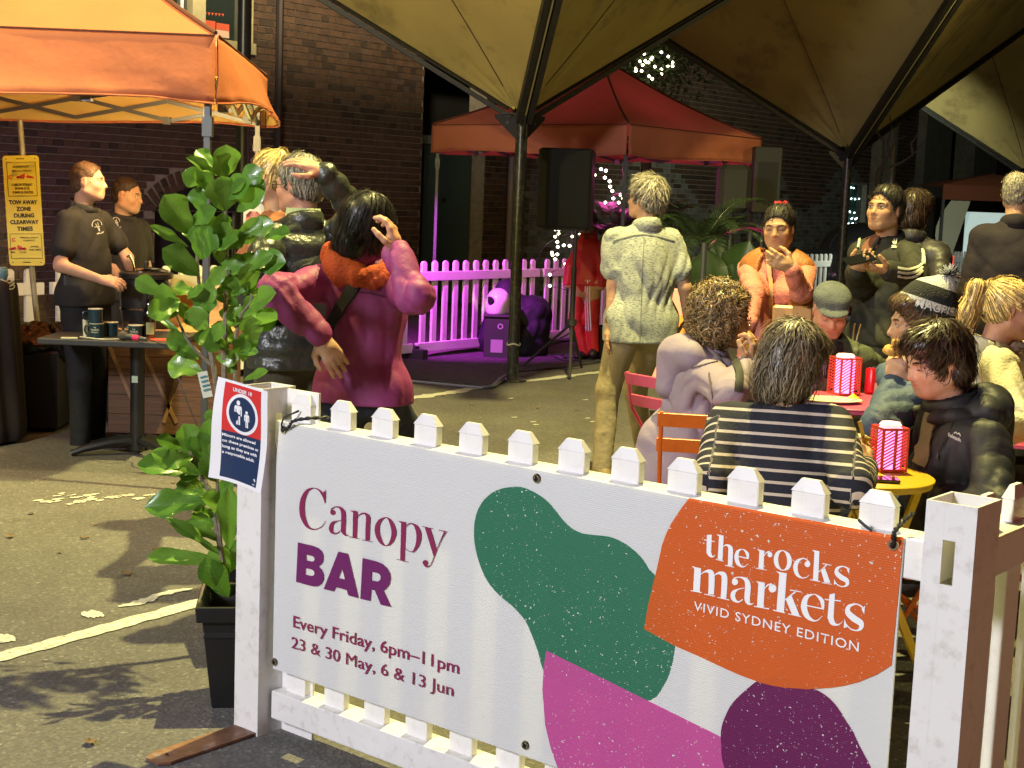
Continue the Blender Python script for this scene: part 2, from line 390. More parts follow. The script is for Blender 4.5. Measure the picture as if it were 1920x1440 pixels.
while z < 5.4:
    hd = row % 3 == 2; wd = .11 if hd else .23; st = wd + .011
    s = -8.9 + (.0605 if hd else (.12 if row % 2 else 0))
    while s < 26.5:
        a_, b_ = s, s + wd
        for o_ in opens:
            if z + .038 > o_[2] - .003 and z - .038 < o_[3] + .003:
                if a_ < o_[0] < b_: b_ = o_[0] - .004
                elif a_ < o_[1] < b_: a_ = o_[1] + .004
        a_ = round(a_ * 40) / 40 if a_ != s else a_; wb = wd if (a_ == s and b_ == s + wd) else math.floor((b_ - a_) * 40) / 40
        if wb > .03 and clear(a_ + .006, a_ + wb - .006, z - .036, z + .036):
            cx = a_ + wb / 2
            inarch = (ar0 - .12 < cx < ar1 + .12) and math.hypot(cx - arc_c[0], z - arc_c[1]) < arc_r + .27 and z > arz - .15
            if not inarch: cand.append((cx, z, wb))
        s += st
    z += .0865; row += 1
def dist(c):
    q = WO + GB * c[0] + Vector((0, 0, c[1])); x, y = toscreen(q)
    vis = -5 < x < 1925 and -5 < y and not (x < 492 and y < 238) and c[1] > .9
    return ((q - CO).length + (0 if vis else 1000))
cand.sort(key=dist)
for cx, z, wd in cand[:285]:
    me = brick_mesh(wd, random.choices(range(4), (4, 4, 2, 2))[0], False)
    o = bpy.data.objects.new('brick', me); col.objects.link(o); o.parent = bld; o.location = (cx, -.006 + random.uniform(-.003, .003), z)
rest = MB(); restp = MB()
for cx, z, wd in cand[285:]:
    q = WO + GB * cx; x, y = toscreen(q + Vector((0, 0, z)))
    if x < -150 or x > 2050 or y < -120: continue
    pale = cx > pal0 and z < 2.1 + .5 * math.sin(cx * 1.7) and random.random() < .8
    (restp if pale else rest).box((cx, -.006 + random.uniform(-.003, .003), z), (wd, .03, .075), mi=random.randrange(2) if pale else random.choices(range(4), (4, 4, 2, 2))[0])
o = rest.build('brick_rest', m_bricks, bld); o['kind'] = 'stuff'
o = restp.build('painted_brick_rest', m_gbr, bld); o['kind'] = 'stuff'
# arch of bricks on edge
na = 17
for ring in (0, 1):
    for k in range(na):
        a_ = math.asin(min(1, (ar1 - ar0) / 2 / arc_r)); th = -a_ - .05 + (2 * a_ + .1) * (k + .5) / na
        r_ = arc_r + .06 + ring * .121
        o = bpy.data.objects.new('arch_brick', brick_mesh(.11, (k * 7 + ring) % 4, False)); col.objects.link(o); o.parent = bld
        o.location = (arc_c[0] + math.sin(th) * r_, -.008, arc_c[1] + math.cos(th) * r_); o.rotation_euler = (0, th + math.pi / 2, 0)
# window with cream frame, glass and a notice
m_glass = mat('dark_window_glass', (.02, .03, .028), .05, spec=.9, coat=1)
wf = MB(); zt = 5.6
fx = [wpx(358, 50)[0], wpx(382, 50)[0]]
for a_, b_, dy in ((wn0, wn1, 0),): wf.box(((a_ + b_) / 2, -.01, wz0 + .07), (b_ - a_ + .1, .16, .14))
wf.box((wn1 - .02, .02, (wz0 + zt) / 2 + .07), (.1, .14, zt - wz0 - .14)); wf.box((sum(fx) / 2, .03, (wz0 + zt) / 2 + .07), (fx[1] - fx[0], .14, zt - wz0 - .14))
wf.box((wn0 + .04, .02, (wz0 + zt) / 2 + .07), (.1, .14, zt - wz0 - .14))
wo_ = wf.build('window_frame', m_cream, bld, bevel=.006)
for a_, b_ in ((wn0 + .09, fx[0] - .002), (fx[1] + .002, wn1 - .07)):
    MB().box(((a_ + b_) / 2, .08, (wz0 + zt) / 2 + .07), (b_ - a_, .01, zt - wz0 - .14)).build('pane', m_glass, wo_)
MB().box((fx[0] - .1, .05, (wz0 + zt) / 2), (.03, .03, zt - wz0 - .3)).build('glazing_bar', mat('white_gloss', (.75, .75, .68), .3), wo_)
m_paper = mat('notice_paper', (.5, .62, .45), .6); m_redp = mat('reflection_red', (.55, .09, .04), .6); m_peach = mat('reflection_peach', (.6, .42, .32), .6)
s0_, z0_ = wpx(322, 52); MB().box((s0_, .07, z0_), (.17, .006, .24)).build('notice', m_paper, wo_)
pst = MB(); s0_, z0_ = wpx(393, 52); s1_, _ = wpx(402, 52); pst.box((s0_ + .07, .0735, z0_), (.15, .004, .19)); s1_, z1_ = wpx(425, 50); pst.box((s1_, .0735, z1_), (.2, .004, .08))
for k in range(7):
    sk, zk = wpx(386 + 6.5 * k, 24 + .6 * k); pst.add([(sk - .02, .0715, zk + .015), (sk + .02, .0715, zk + .015), (sk, .0715, zk - .02)], [(0, 1, 2)])
pst.build('red_tent_reflection', m_redp, wo_); MB().box((s1_, .0735, z1_ - .085), (.2, .004, .085)).build('reflection_lower', m_peach, wo_)  # tent reflection in the pane, built as flat coloured shapes
# dark arched opening, its darkness put in as black panels; doors
a_ = math.asin(min(1, (ar1 - ar0) / 2 / arc_r)); sgp = [(arc_c[0] + math.sin(t_) * (arc_r + .01), arc_c[1] + math.cos(t_) * (arc_r + .01)) for t_ in np.linspace(a_, -a_, 15)]
MB().prism([(x, -z) for x, z in sgp], -.004, .012, Matrix(((1, 0, 0, 0), (0, 0, 1, 0), (0, -1, 0, 0), (0, 0, 0, 1)))).build('arch_dark_fill', m_dark, bld)
MB().box(((ar0 + ar1) / 2, .2, arz / 2 - .01), (ar1 - ar0 + .02, .06, arz)).build('opening_dark_panel', mat('opening_black', (.02, .02, .024), .6, var=.3, vscale=5), bld)
dz = wpx(850, 272)[1]
MB().box(((sA0 + sA1) / 2, .22, dz + .06), (sA1 - sA0 - .01, .1, .12)).build('door_head', mat('grey_lintel', (.16, .17, .15), .6), bld)
do = MB(); wdt = (sA1 - sA0 - .02)
for k, f in enumerate((.0, .12)):
    pass
do.box((sA0 + wdt * .09 + .01, .25, dz / 2), (wdt * .16, .05, dz - .02)); do.box((sA0 + wdt * .6, .25, dz / 2), (wdt * .76, .05, dz - .02))
dd = do.build('double_door', m_teal, bld)
dk = MB()
for k in (0, 1): dk.lathe([(0, 0), (.035, 0), (.035, .02), (0, .02)], (sA0 + wdt * (.42 + .12 * k), .222, 1.55), 10, rot=Matrix.Rotation(R(90), 3, 'X'))
dk.build('door_lock', m_dark, dd)
# glass of the far window with reflected fairy lights as glowing beads, pale piers
MB().box(((gl0 + gl1) / 2, .12, (glass[2] + glass[3]) / 2), (gl1 - gl0, .02, glass[3] - glass[2])).build('shop_window', mat('teal_glass', (.06, .12, .11), .12, spec=.8, coat=1), bld)
m_bulb = mat('bulb', (1, .95, .7), .4, em=(1, .93, .62), ems=9); m_refl_glow = mat('reflected_light_glow', (.8, 1, 1), .4, em=(.75, 1, .95), ems=7)
wl = MB()
for row_, n_ in ((352, 3), (374, 4), (398, 3), (410, 4), (420, 3)):
    for k in range(n_):
        s_, z_ = wpx(1590 + 7 * k + random.uniform(0, 5), row_ + random.uniform(-2, 2)); wl.lathe([(0, -.02), (.02, 0), (0, .02)], (s_, .06, z_), 6)
wl.build('reflected_lights', m_refl_glow, bld)
for a_, b_, top in ((1712, 1762, 5.5), (1806, 1850, 5.5), (1652, 1660, 4.3)):
    s0_, s1_ = wpx(a_, 350)[0], wpx(b_, 350)[0]
    MB().box(((s0_ + s1_) / 2, -.12, top / 2), (s1_ - s0_, .22, top)).build('pier', m_conc, bld, bevel=.01)
tagp = MB(); s_, z_ = wpx(945, 400)
# pipes and a pipe shadow as things
def pole(name, px, py_, Y, r, z1, m, label, cat, group=None, n=10):
    q = at(px, py_, Y); o = MB().tube([(0, 0, 0), (0, 0, z1)], r, n).build(name, m, loc=(q.x, q.y, 0), smooth=True)
    return tag(o, label, cat, group)
q = WO + GB * wpx(947, 400)[0] - GA * .1
tag(MB().tube([(0, 0, 0), (0, 0, 5)], .055, 10).build('drain_pipe_and_shadow', mat('grey_pink_pipe', (.25, .2, .2), .5), loc=q, smooth=True), 'pale drain pipe on the brick wall left of the canopy pole', 'pipe')
q = at(457, 150, 13.2); tag(MB().tube([(0, 0, 0), (0, 0, 5.5)], .062, 14).build('black_post', m_steel_b, loc=(q.x, q.y, 0), smooth=True), 'tall thick black post just right of the nearer orange tent', 'post')
q = WO + GB * wpx(517, 150)[0] - GA * .06
tag(MB().tube([(0, 0, 0), (0, 0, 5.5)], .05, 8).build('drain_pipe_and_shadow', mat('pipe_shadow_dark', (.03, .02, .018), .6), loc=q, smooth=True), 'dark tube for a pipe shadow on the brick wall above the couple', 'pipe')  # shadow of a pipe on the brick, built as a dark tube
# building opposite side / night backdrop far right
struct(MB().box((16, 42, 4), (30, 1, 8)).build('far_wall', mat('far_dark_wall', (.03, .03, .028), .9, var=.3, vscale=1)))

# ================================================================== TENTS
m_orange = mat('orange_tent_fabric', (.50, .150, .070), .75, var=.08, vscale=3, bump=.25, bscale=25, trans=.22)
m_red = mat('red_orange_tent_fabric', (.54, .17, .095), .75, var=.08, vscale=3, bump=.25, bscale=25, trans=.2)
m_frame = mat('tent_frame_steel', (.09, .095, .1), .4, metal=.6)
m_trim = mat('tent_binding', (.10, .03, .02), .8)
def wrinkle(x, z, seed=0):
    r_ = lambda v: 1 - abs(math.sin(v)) ** .7
    return .014 * math.sin(x * 4.1 + z * 9 + seed) + .020 * r_(x * 2.3 - z * 9 + .8 * math.sin(x * 3 + seed) + seed) + .014 * r_(x * 3.9 + z * 13 + math.sin(x * 5.2) + seed * 2) + .006 * math.sin(x * 23 + z * 31 + seed) * math.sin(z * 17)
def popup_tent(F, u, v, S_, zb, zv, zp, m, label, sag=0, droop=None, seed=1, lit_inside=None):
    """F: corner on the ground; u, v unit directions of the two edges"""
    F = Vector((F[0], F[1], 0)); root = thing('pop_up_tent', label, 'tent', F)
    u = Vector(u).normalized() * S_; v = Vector(v).normalized() * S_
    cs = [Vector((0, 0, 0)), u, u + v, v]; cen = (u + v) / 2; top = Vector((cen.x, cen.y, zp))
    roofs = []
    for k in range(4):
        a_, b_ = cs[k], cs[(k + 1) % 4]; out = ((a_ + b_) / 2 - cen).normalized(); P = []
        for i in range(25):
            f = i / 24; row_ = []
            for j in range(13):
                g_ = j / 12; e = a_.lerp(b_, f); p = e.lerp(cen, g_)
                zz = zv + (zp - zv) * (.72 * g_ + .28 * g_ ** 2.2)
                # panel sags between its two hips
                zz -= .05 * math.sin(math.pi * f) * (1 - g_) * math.sin(math.pi * min(1, g_ + .25)) + .4 * wrinkle(f * 2 + k, g_, seed)
                row_.append((p.x, p.y, zz if 0 < i < 24 else zv + (zp - zv) * (.72 * g_ + .28 * g_ ** 2.2)))
            P.append(row_)
        roofs.append(MB().grid(P).build('roof_panel', m, root, smooth=True, angle=180))
        # valance
        P = []; n_ = 49
        for i in range(n_):
            f = i / (n_ - 1); row_ = []; e = a_.lerp(b_, f); pin = min(f, 1 - f)
            for j in range(9):
                g_ = j / 8; gather = .010 * math.sin(g_ * 40 + seed) * math.exp(-pin * 14)
                off = .012 + (wrinkle(f * S_ + k * 2, g_ * .3, seed + k) + gather) * (g_ * 1.1) * min(1, pin * 12 + .25)
                zz = zv - .005 - g_ * (zv - zb) + .02 * g_ * math.sin(f * 5 + k + seed) * min(1, pin * 8)
                if droop and k in droop:
                    dd_ = droop[k]; off += dd_ * math.sin(math.pi * f) ** .8 * g_ * .6; zz += dd_ * .12 * math.sin(3.1 * f) * g_
                row_.append(e + out * off + Vector((0, 0, zz)))
            P.append(row_)
        vo_ = MB().grid(P).build('valance', m, root, smooth=True, angle=180, thick=.003)
        if lit_inside: MB().grid([[q_ - out * .006 for q_ in r_[:-1]] + [r_[-1] - out * .006 + Vector((0, 0, .01))] for r_ in P]).build('lit_inside', lit_inside, vo_, smooth=True)  # valance's inner face, its lit straw tone put into the colour
        MB().tube([r_[-1] for r_ in P], .006, 6).build('hem', m, vo_, smooth=True)
        MB().tube([r_[0] + out * .006 for r_ in P], .004, 5).build('seam', m_trim, vo_, smooth=True)
    for k in range(4):
        e = cs[k]; h = [e.lerp(cen, g_) + Vector((0, 0, zv + (zp - zv) * (.72 * g_ + .28 * g_ ** 2.2) + .008)) for g_ in [i / 12 for i in range(13)]]
        MB().tube(h, .012, 6).build('hip_binding', m_trim, root, smooth=True)
        c = e + (cen - e).normalized() * .06
        lg = MB(); lg.box((c.x, c.y, zb / 2 - .0), (.034, .034, zb + .2)); lg.box((c.x, c.y, .006), (.11, .11, .012))
        lg.build('leg', m_frame, root, bevel=.003)
        MB().box((c.x, c.y, zb - .12), (.05, .05, .1)).build('leg_bracket', m_frame, root)
    for k in range(4):
        a_, b_ = cs[k] + (cen - cs[k]).normalized() * .06, cs[(k + 1) % 4] + (cen - cs[(k + 1) % 4]).normalized() * .06
        tr = MB(); n_ = 4; lo, hi = zb - .02, zb + .14
        for i in range(n_):
            p, q = a_.lerp(b_, i / n_), a_.lerp(b_, (i + 1) / n_)
            o_ = (p - cen).cross(Vector((0, 0, 1))).normalized() * 0
            tr.bar(p + Vector((0, 0, hi if i % 2 else lo + .03)), q + Vector((0, 0, lo + .03 if i % 2 else hi)), .016, .026)
            tr.bar(p + Vector((0, 0, lo + .03 if i % 2 else hi)) + Vector((.017, 0, 0)), q + Vector((.017, 0, hi if i % 2 else lo + .03)), .016, .026)
            tr.box(tuple(q + Vector((0, 0, lo + .03 if i % 2 == 0 else hi))), (.05, .05, .05))
        tr.build('truss', m_frame, root)
    MB().tube([top - Vector((0, 0, .02)), top - Vector((0, 0, .9))], .02, 8).build('centre_pole', m_frame, root)
    return root
T1 = at(403, 197, 7.45)
popup_tent((T1.x, T1.y), (-1, -.02, 0), (-.075, 1, 0), 2.55, 2.03, 2.37, 3.45, m_orange, 'large bright orange pop-up tent over the food stall', droop={3: .24, 0: .05}, seed=1, lit_inside=mat('tent_lit_inside_straw', (.50, .34, .10), .8, var=.1, vscale=4))
T2 = at(1178, 240, 13.8)
popup_tent((T2.x, T2.y), GA, GB, 2.5, 2.07, 2.35, 3.12, m_red, 'red orange pop-up tent over the little stage, between the canopy poles', seed=4)

# ================================================================== BIG CANOPIES ON POSTS
def canopy_mat():
    m = mat('canopy_canvas', (.38, .30, .11), .85, var=.16, vscale=.9, bump=.45, bscale=7, dirt=(.10, .07, .035), dscale=1.6, damt=.75, trans=.1)
    return m
m_canv = canopy_mat()
m_rib = mat('black_painted_rib', (.012, .011, .009), .5, var=.3, vscale=12, dirt=(.10, .09, .05), dscale=30, damt=.4)
m_pole = mat('chipped_black_pole', (.02, .022, .016), .32, var=.2, vscale=10, dirt=(.38, .34, .2), dscale=22, damt=.35)
def canopy(P0, label, k=.55, Rr=4.0):
    root = thing('fabric_canopy', label, 'canopy', (P0[0], P0[1], 0)); z0 = 2.28
    pl = MB().tube([(0, 0, .02), (0, 0, z0)], .052, 16); pl.lathe([(.13, 0), (.13, .018), (.065, .03), (.052, .03)], (0, 0, .003), 16)
    pl.build('pole', m_pole, root, smooth=True)
    angs = [R(-83), R(36), R(104), R(184)]
    ribs = []
    for a_ in angs:
        d = Vector((math.cos(a_), math.sin(a_), 0)); ribs.append(d)
        p0, p1 = d * .10 + Vector((0, 0, z0 + .03)), d * Rr + Vector((0, 0, z0 + k * Rr + .0))
        r_ = MB(); sdv = d.cross(Vector((0, 0, 1))).normalized(); up = (p1 - p0).normalized().cross(sdv)
        if up.z < 0: up = -up
        big_ = a_ == angs[0]
        for sgn in ((-1, 1) if big_ else ()):
            r_.bar(p0 + sdv * .045 * sgn - up * .03, p1 + sdv * .045 * sgn - up * .03, .05, .09, up=up)
        r_.bar(p0 - up * .005, p1 - up * .005, .06 if big_ else .05, .04, up=up)
        r_.build('rib', m_rib, root)
        if big_: MB().tube([p0 - up * .055, p1 - up * .055], .011, 6).build('guide_rod', mat('pale_rod', (.34, .30, .16), .5) if 'pale_rod' not in bpy.data.materials else bpy.data.materials['pale_rod'], root)
        # gusset plate
        M = Matrix((( d.x, sdv.x, 0, 0), (d.y, sdv.y, 0, 0), (0, 0, 1, 0), (0, 0, 0, 1))).to_4x4()
        gp = MB(); pr = [(.03, z0 - .16), (.05, z0 - .16), (.24, z0 + .02), (.24, z0 + .05), (.03, z0 + .05)]
        vs = [d * x + sdv * s_ + Vector((0, 0, z_)) for s_ in (-.007, .007) for x, z_ in pr]
        gp.add(vs, [(4, 3, 2, 1, 0), (5, 6, 7, 8, 9)] + [(i, (i + 1) % 5, 5 + (i + 1) % 5, 5 + i) for i in range(5)])
        gp.box(tuple(d * .13 + Vector((0, 0, z0 + .056))), (.1, .1, .012)); gp.build('gusset', m_steel_b, root)
        MB().lathe([(0, -.016), (.014, -.016), (.014, .016), (0, .016)], d * .13 + Vector((0, 0, z0 - .02)), 8, rot=(Matrix.Rotation(a_, 3, 'Z') @ Matrix.Rotation(R(90), 3, 'X'))).build('bolt', m_frame, root)
    for i in range(4):
        a_, b_ = ribs[i], ribs[(i + 1) % 4]; P = []
        for j in range(33):
            f = j / 32; row_ = []
            for q in range(29):
                g_ = q / 28; r_ = .12 + (Rr - .12) * g_
                p = (a_ * (1 - f) + b_ * f) * r_
                wr = .02 * math.sin(f * 40 + i * 3) * math.exp(-g_ * 7) + .012 * math.sin(f * 17 + g_ * 9 + i)
                zz = z0 + .045 + k * r_ + .22 * math.sin(math.pi * f) * r_ / Rr * 1.2 + wr * math.sin(math.pi * f)
                row_.append(Vector((p.x, p.y, zz)))
            P.append(row_)
        cl = MB().grid(P).build('canvas_panel', m_canv, root, smooth=True, angle=180)
        f1 = 14; MB().tube([P[16][q] - Vector((0, 0, .004)) for q in range(2, 29, 2)], .006, 5).build('seam', mat('canvas_seam', (.09, .06, .03), .8) if 'canvas_seam' not in bpy.data.materials else bpy.data.materials['canvas_seam'], cl)
        MB().tube([P[32][q] - Vector((0, 0, .012)) for q in range(0, 29, 2)], .02, 6).build('edge_cord', m_rib, cl)
    return root
C0 = Vector((0.0, 12.7, 0)); cb = Vector((.615, .788, 0))
canopy(C0, 'nearest brown inverted canopy on its black post, left of the other two')
canopy(C0 + cb * 6.5, 'middle brown inverted canopy, between the left canopy and the right edge')
canopy(C0 + cb * 13.0, 'farthest brown inverted canopy at the right edge of the picture')
tie = ground(960, 655, .0); MB().tube([(.057 * math.cos(a), 12.7 + .057 * math.sin(a), .33 + .008 * math.sin(a * 3)) for a in np.linspace(0, 6.28, 24)], .008, 6).build('rope_tie', mat('white_rope', (.6, .58, .4), .8))
tag(bpy.data.objects['rope_tie'], 'white rope loop tied low round the nearest canopy post', 'rope')

# ================================================================== WHITE PICKET FENCES
m_white = mat('white_vinyl', (.78, .77, .76), .42, var=.04, vscale=3, dirt=(.50, .46, .40), dscale=22, damt=.4, bump=.05, bscale=40)
m_scuff = mat('scuffed_white_vinyl', (.74, .73, .72), .45, dirt=(.40, .35, .29), dscale=26, damt=.55, var=.06, vscale=4)
t, N, L, b = nodes_of(m_scuff)
BO = Vector((-.6707, 4.0892, 0)); BR = -TH; S0, SP, ZS, ZT, ZB, BW = .0176, .1614, .995, .9423, .2064, 1.9117
PW, PD = .080, .026
def picket_parts(root, x0, n, z_lo=.10, zs=ZS, zpk=.028, y0=.038, top='dog', w=PW, m=None, sp=SP):
    first = None
    for i in range(n):
        if first is None:
            q = MB(); h = w / 2
            if top == 'dog':
                q.box((0, PD / 2, (z_lo + zs) / 2), (w, PD, zs - z_lo - .001), bev=.002)
                e = .0015; H_ = w * .27; vs = []
                for yy, k in ((-e, 0), (PD + e, 0)): vs += [(-h - e, yy, zs), (h + e, yy, zs)]
                vs += [(-H_, PD * .28, zs + zpk), (H_, PD * .28, zs + zpk), (-H_, PD * .72, zs + zpk), (H_, PD * .72, zs + zpk)]
                q.add(vs, [(0, 1, 5, 4), (3, 2, 6, 7), (2, 0, 4, 6), (1, 3, 7, 5), (4, 5, 7, 6), (0, 2, 3, 1)])
            else:
                pr = [(-h, z_lo), (h, z_lo), (h, zs)] + [(h * math.cos(a), zs + h * math.sin(a)) for a in np.linspace(0, math.pi, 7)[1:-1]] + [(-h, zs)]
                M = Matrix(((1, 0, 0, 0), (0, 0, 1, 0), (0, 1, 0, 0), (0, 0, 0, 1)))
                q.prism([(a, b_) for a, b_ in pr], 0, PD, M)
            first = q.build('picket', m or m_white, root, loc=(x0 + w / 2, y0, 0)); continue
        o = bpy.data.objects.new('picket', first.data); col.objects.link(o); o.parent = root; o.location = (x0 + w / 2 + sp * i, y0 + random.uniform(-.001, .001), random.uniform(-.002, .002)); o.rotation_euler.y = random.uniform(-.003, .003)
def rails(root, x0, x1, zt=.944, m=None, y0=.006, th=.088, hgt=.085, zbot=.135):
    for z1, mm, nm in ((zt, m or m_white, 'top_rail'), (zbot, m or m_scuff, 'bottom_rail')):
        MB().box(((x0 + x1) / 2, y0 + th / 2, z1 - hgt / 2), (x1 - x0, th, hgt)).build(nm, mm, root, bevel=.004)
fp = thing('picket_fence', 'white picket fence panel in the foreground carrying the bar banner', 'fence', BO, BR, 'white picket fence panels in the foreground')
picket_parts(fp, S0, 12); rails(fp, -.012, 1.985)
q0 = on_plane(1737.5, 938, BO - GB * .035, GB); q1 = on_plane(1834, 951, BO - GB * .035, GB)
SR0 = (q0 - BO).dot(-GA); SR1 = (q1 - BO).dot(-GA); PH = (q0.z + q1.z) / 2
q2 = on_plane(438.75, 1360, BO - GB * .035, GB); q3 = on_plane(482.5, 1376.5, BO - GB * .035, GB)
SL0 = (q2 - BO).dot(-GA); SL1 = (q3 - BO).dot(-GA)
print('posts', SR0, SR1, PH, SL0, SL1, q2.z, q3.z)
def hollow_post(s0, s1, y0, dp, h, label, slot=True, slot_side=False):
    """open-topped square vinyl post: four walls"""
    w_ = s1 - s0; root = thing('fence_post', label, 'post', BO + (-GA) * ((s0 + s1) / 2) + GB * (y0 + dp / 2), BR, 'hollow white posts of the foreground fence'); th = .006
    o_ = MB()
    # front wall with slot
    def wall(org, ex, wd, slotted):
        if slotted:
            z0, z1 = h - .165, h - .075; sw = .026; a_ = (wd - sw) / 2
            pts = lambda x, z_: (org + ex * x + Vector((0, 0, z_)))
            o_.box(org + ex * (a_ / 2) + Vector((0, 0, h / 2)), (a_, th, h) if abs(ex.x) > .5 else (th, a_, h))
            o_.box(org + ex * (wd - a_ / 2) + Vector((0, 0, h / 2)), (a_, th, h) if abs(ex.x) > .5 else (th, a_, h))
            o_.box(org + ex * (wd / 2) + Vector((0, 0, z0 / 2)), (sw, th - .0006, z0) if abs(ex.x) > .5 else (th - .0006, sw, z0))
            o_.box(org + ex * (wd / 2) + Vector((0, 0, (z1 + h) / 2)), (sw, th - .0006, h - z1) if abs(ex.x) > .5 else (th - .0006, sw, h - z1))
        else:
            o_.box(org + ex * (wd / 2) + Vector((0, 0, h / 2)), (wd, th, h) if abs(ex.x) > .5 else (th, wd, h))
    X, Yv = Vector((1, 0, 0)), Vector((0, 1, 0))
    wall(Vector((-w_ / 2, -dp / 2 + th / 2, 0)), X, w_, slot); wall(Vector((-w_ / 2, dp / 2 - th / 2, 0)), X, w_, False)
    wall(Vector((-w_ / 2 + th / 2, -dp / 2 + th, 0)), Yv, dp - 2 * th, False); wall(Vector((w_ / 2 - th / 2, -dp / 2 + th, 0)), Yv, dp - 2 * th, slot_side)
    o_.build('post_body', m_scuff, root)
    return root
PHR = PH
pr_ = hollow_post(SR0, SR1, -.035, .125, PHR, 'scuffed open-topped white post at the right end of the banner', True)
pl_ = hollow_post(SL0, SL1, -.035, .125, 1.035, 'white post with the under 18 notice, left end of the banner', False, True)
# flange plate standing behind the left post
MB().box((.10, .035, .515), (.17, .008, 1.03)).build('flange', m_white, pl_)
m_rust = mat('rusty_steel', (.20, .10, .06), .6, metal=.4, dirt=(.33, .32, .33), dscale=9, damt=.9, var=.4, vscale=20, bump=.3, bscale=60)
def footplate(root, w_, fwd=.40):
    pr = [(-w_, .06), (w_, .06), (w_, -fwd + .03), (w_ - .02, -fwd), (-w_ + .02, -fwd), (-w_, -fwd + .03)]
    me = filled([pr, [(.014 * math.cos(a) * .9, -fwd + .06 + .011 * math.sin(a)) for a in np.linspace(0, 6.28, 14)[:-1]]])
    bm = bmesh.new(); bm.from_mesh(me); r_ = bmesh.ops.extrude_face_region(bm, geom=bm.faces[:]); bmesh.ops.translate(bm, verts=[v for v in r_['geom'] if isinstance(v, bmesh.types.BMVert)], vec=(0, 0, -.008)); bmesh.ops.recalc_face_normals(bm, faces=bm.faces[:]); bm.to_mesh(me); bm.free()
    finish(me, 'foot_plate', m_rust, root, loc=(0, 0, .011))
footplate(pl_, .047); footplate(pr_, .045)
# the side run going away from the right post
fp2 = thing('picket_fence', 'white picket fence panel running away from the right post', 'fence', BO + (-GA) * (SR1 - .012) + GB * .10, BR + math.pi / 2, 'white picket fence panels in the foreground')
picket_parts(fp2, .04, 12, zs=1.0); rails(fp2, -.01, 1.98, zt=.95)

# rear fences along the building
RL = Vector((-.94, 14.1, 0)); cbv = Vector((1.25, 1.72, 0)).normalized(); RR = math.atan2(cbv.y, cbv.x)
rear = None; names = {-3: 'cream lit picket panel behind the bin at the left edge', -2: 'white picket panel behind the vendors and soup stall', -1: 'white picket panel behind the couple', 0: 'magenta lit white picket panel left of the canopy post', 1: 'white picket panel behind the speaker stand', 2: 'white picket panel behind the man in the patterned shirt', 3: 'white picket panel behind the palms', 4: 'far white picket panel behind the woman in the pink jumper', 5: 'far white picket panel behind the man with the phone', 6: 'far white picket panel just right of the woman in the dark padded coat', 7: 'farthest white picket panel left of the man in the dark jacket', 8: 'farthest white picket panel behind the man in the dark jacket'}
m_blk = mat('black_plastic', (.03, .03, .033), .5)
for i in range(-3, 9):
    p = RL + cbv * (2.12 * i)
    if rear is None:
        rear = thing('picket_fence', names[i], 'fence', p, RR, 'white picket panels along the building')
        picket_parts(rear, .05, 12, z_lo=.07, zs=.93, top='round', w=.07, sp=.168, y0=.01); rails(rear, 0, 2.05, zt=.86, y0=.0, th=.045, hgt=.09, zbot=.16, m=m_white)
        f_ = MB(); f_.box((2.08, .02, .06), (.09, .3, .10)); f_.box((2.08, .02, .12), (.07, .1, .04)); f_.build('foot_block', m_blk, rear, bevel=.01)
    else: dup(rear, p, RR, names[i])

# ================================================================== BANNER
def bpt(px, py): q = on_plane(px, py, BO, GB); return (q - BO).dot(-GA), min(max(q.z, ZB + .001), 9)
ban = thing('banner', 'white corrugated plastic bar banner with coloured blobs tied to the foreground fence', 'banner', BO, BR)
m_cor = mat('corflute_white', (.80, .81, .82), .5, trans=.30)
def corr(m, strength=.25):
    t, N, L, b = nodes_of(m); tc = N.new('ShaderNodeTexCoord'); wv = N.new('ShaderNodeTexWave'); wv.bands_direction = 'Z'; wv.inputs['Scale'].default_value = 62; wv.inputs['Distortion'].default_value = .2
    L.new(tc.outputs['Object'], wv.inputs['Vector']); bp = N.new('ShaderNodeBump'); bp.inputs['Strength'].default_value = strength; bp.inputs['Distance'].default_value = .002
    L.new(wv.outputs['Fac'], bp.inputs['Height']); L.new(bp.outputs[0], b.inputs['Normal'])
corr(m_cor)
MB().box((BW / 2, .0025, (ZT + ZB) / 2), (BW, .005, ZT - ZB)).build('board', m_cor, ban)
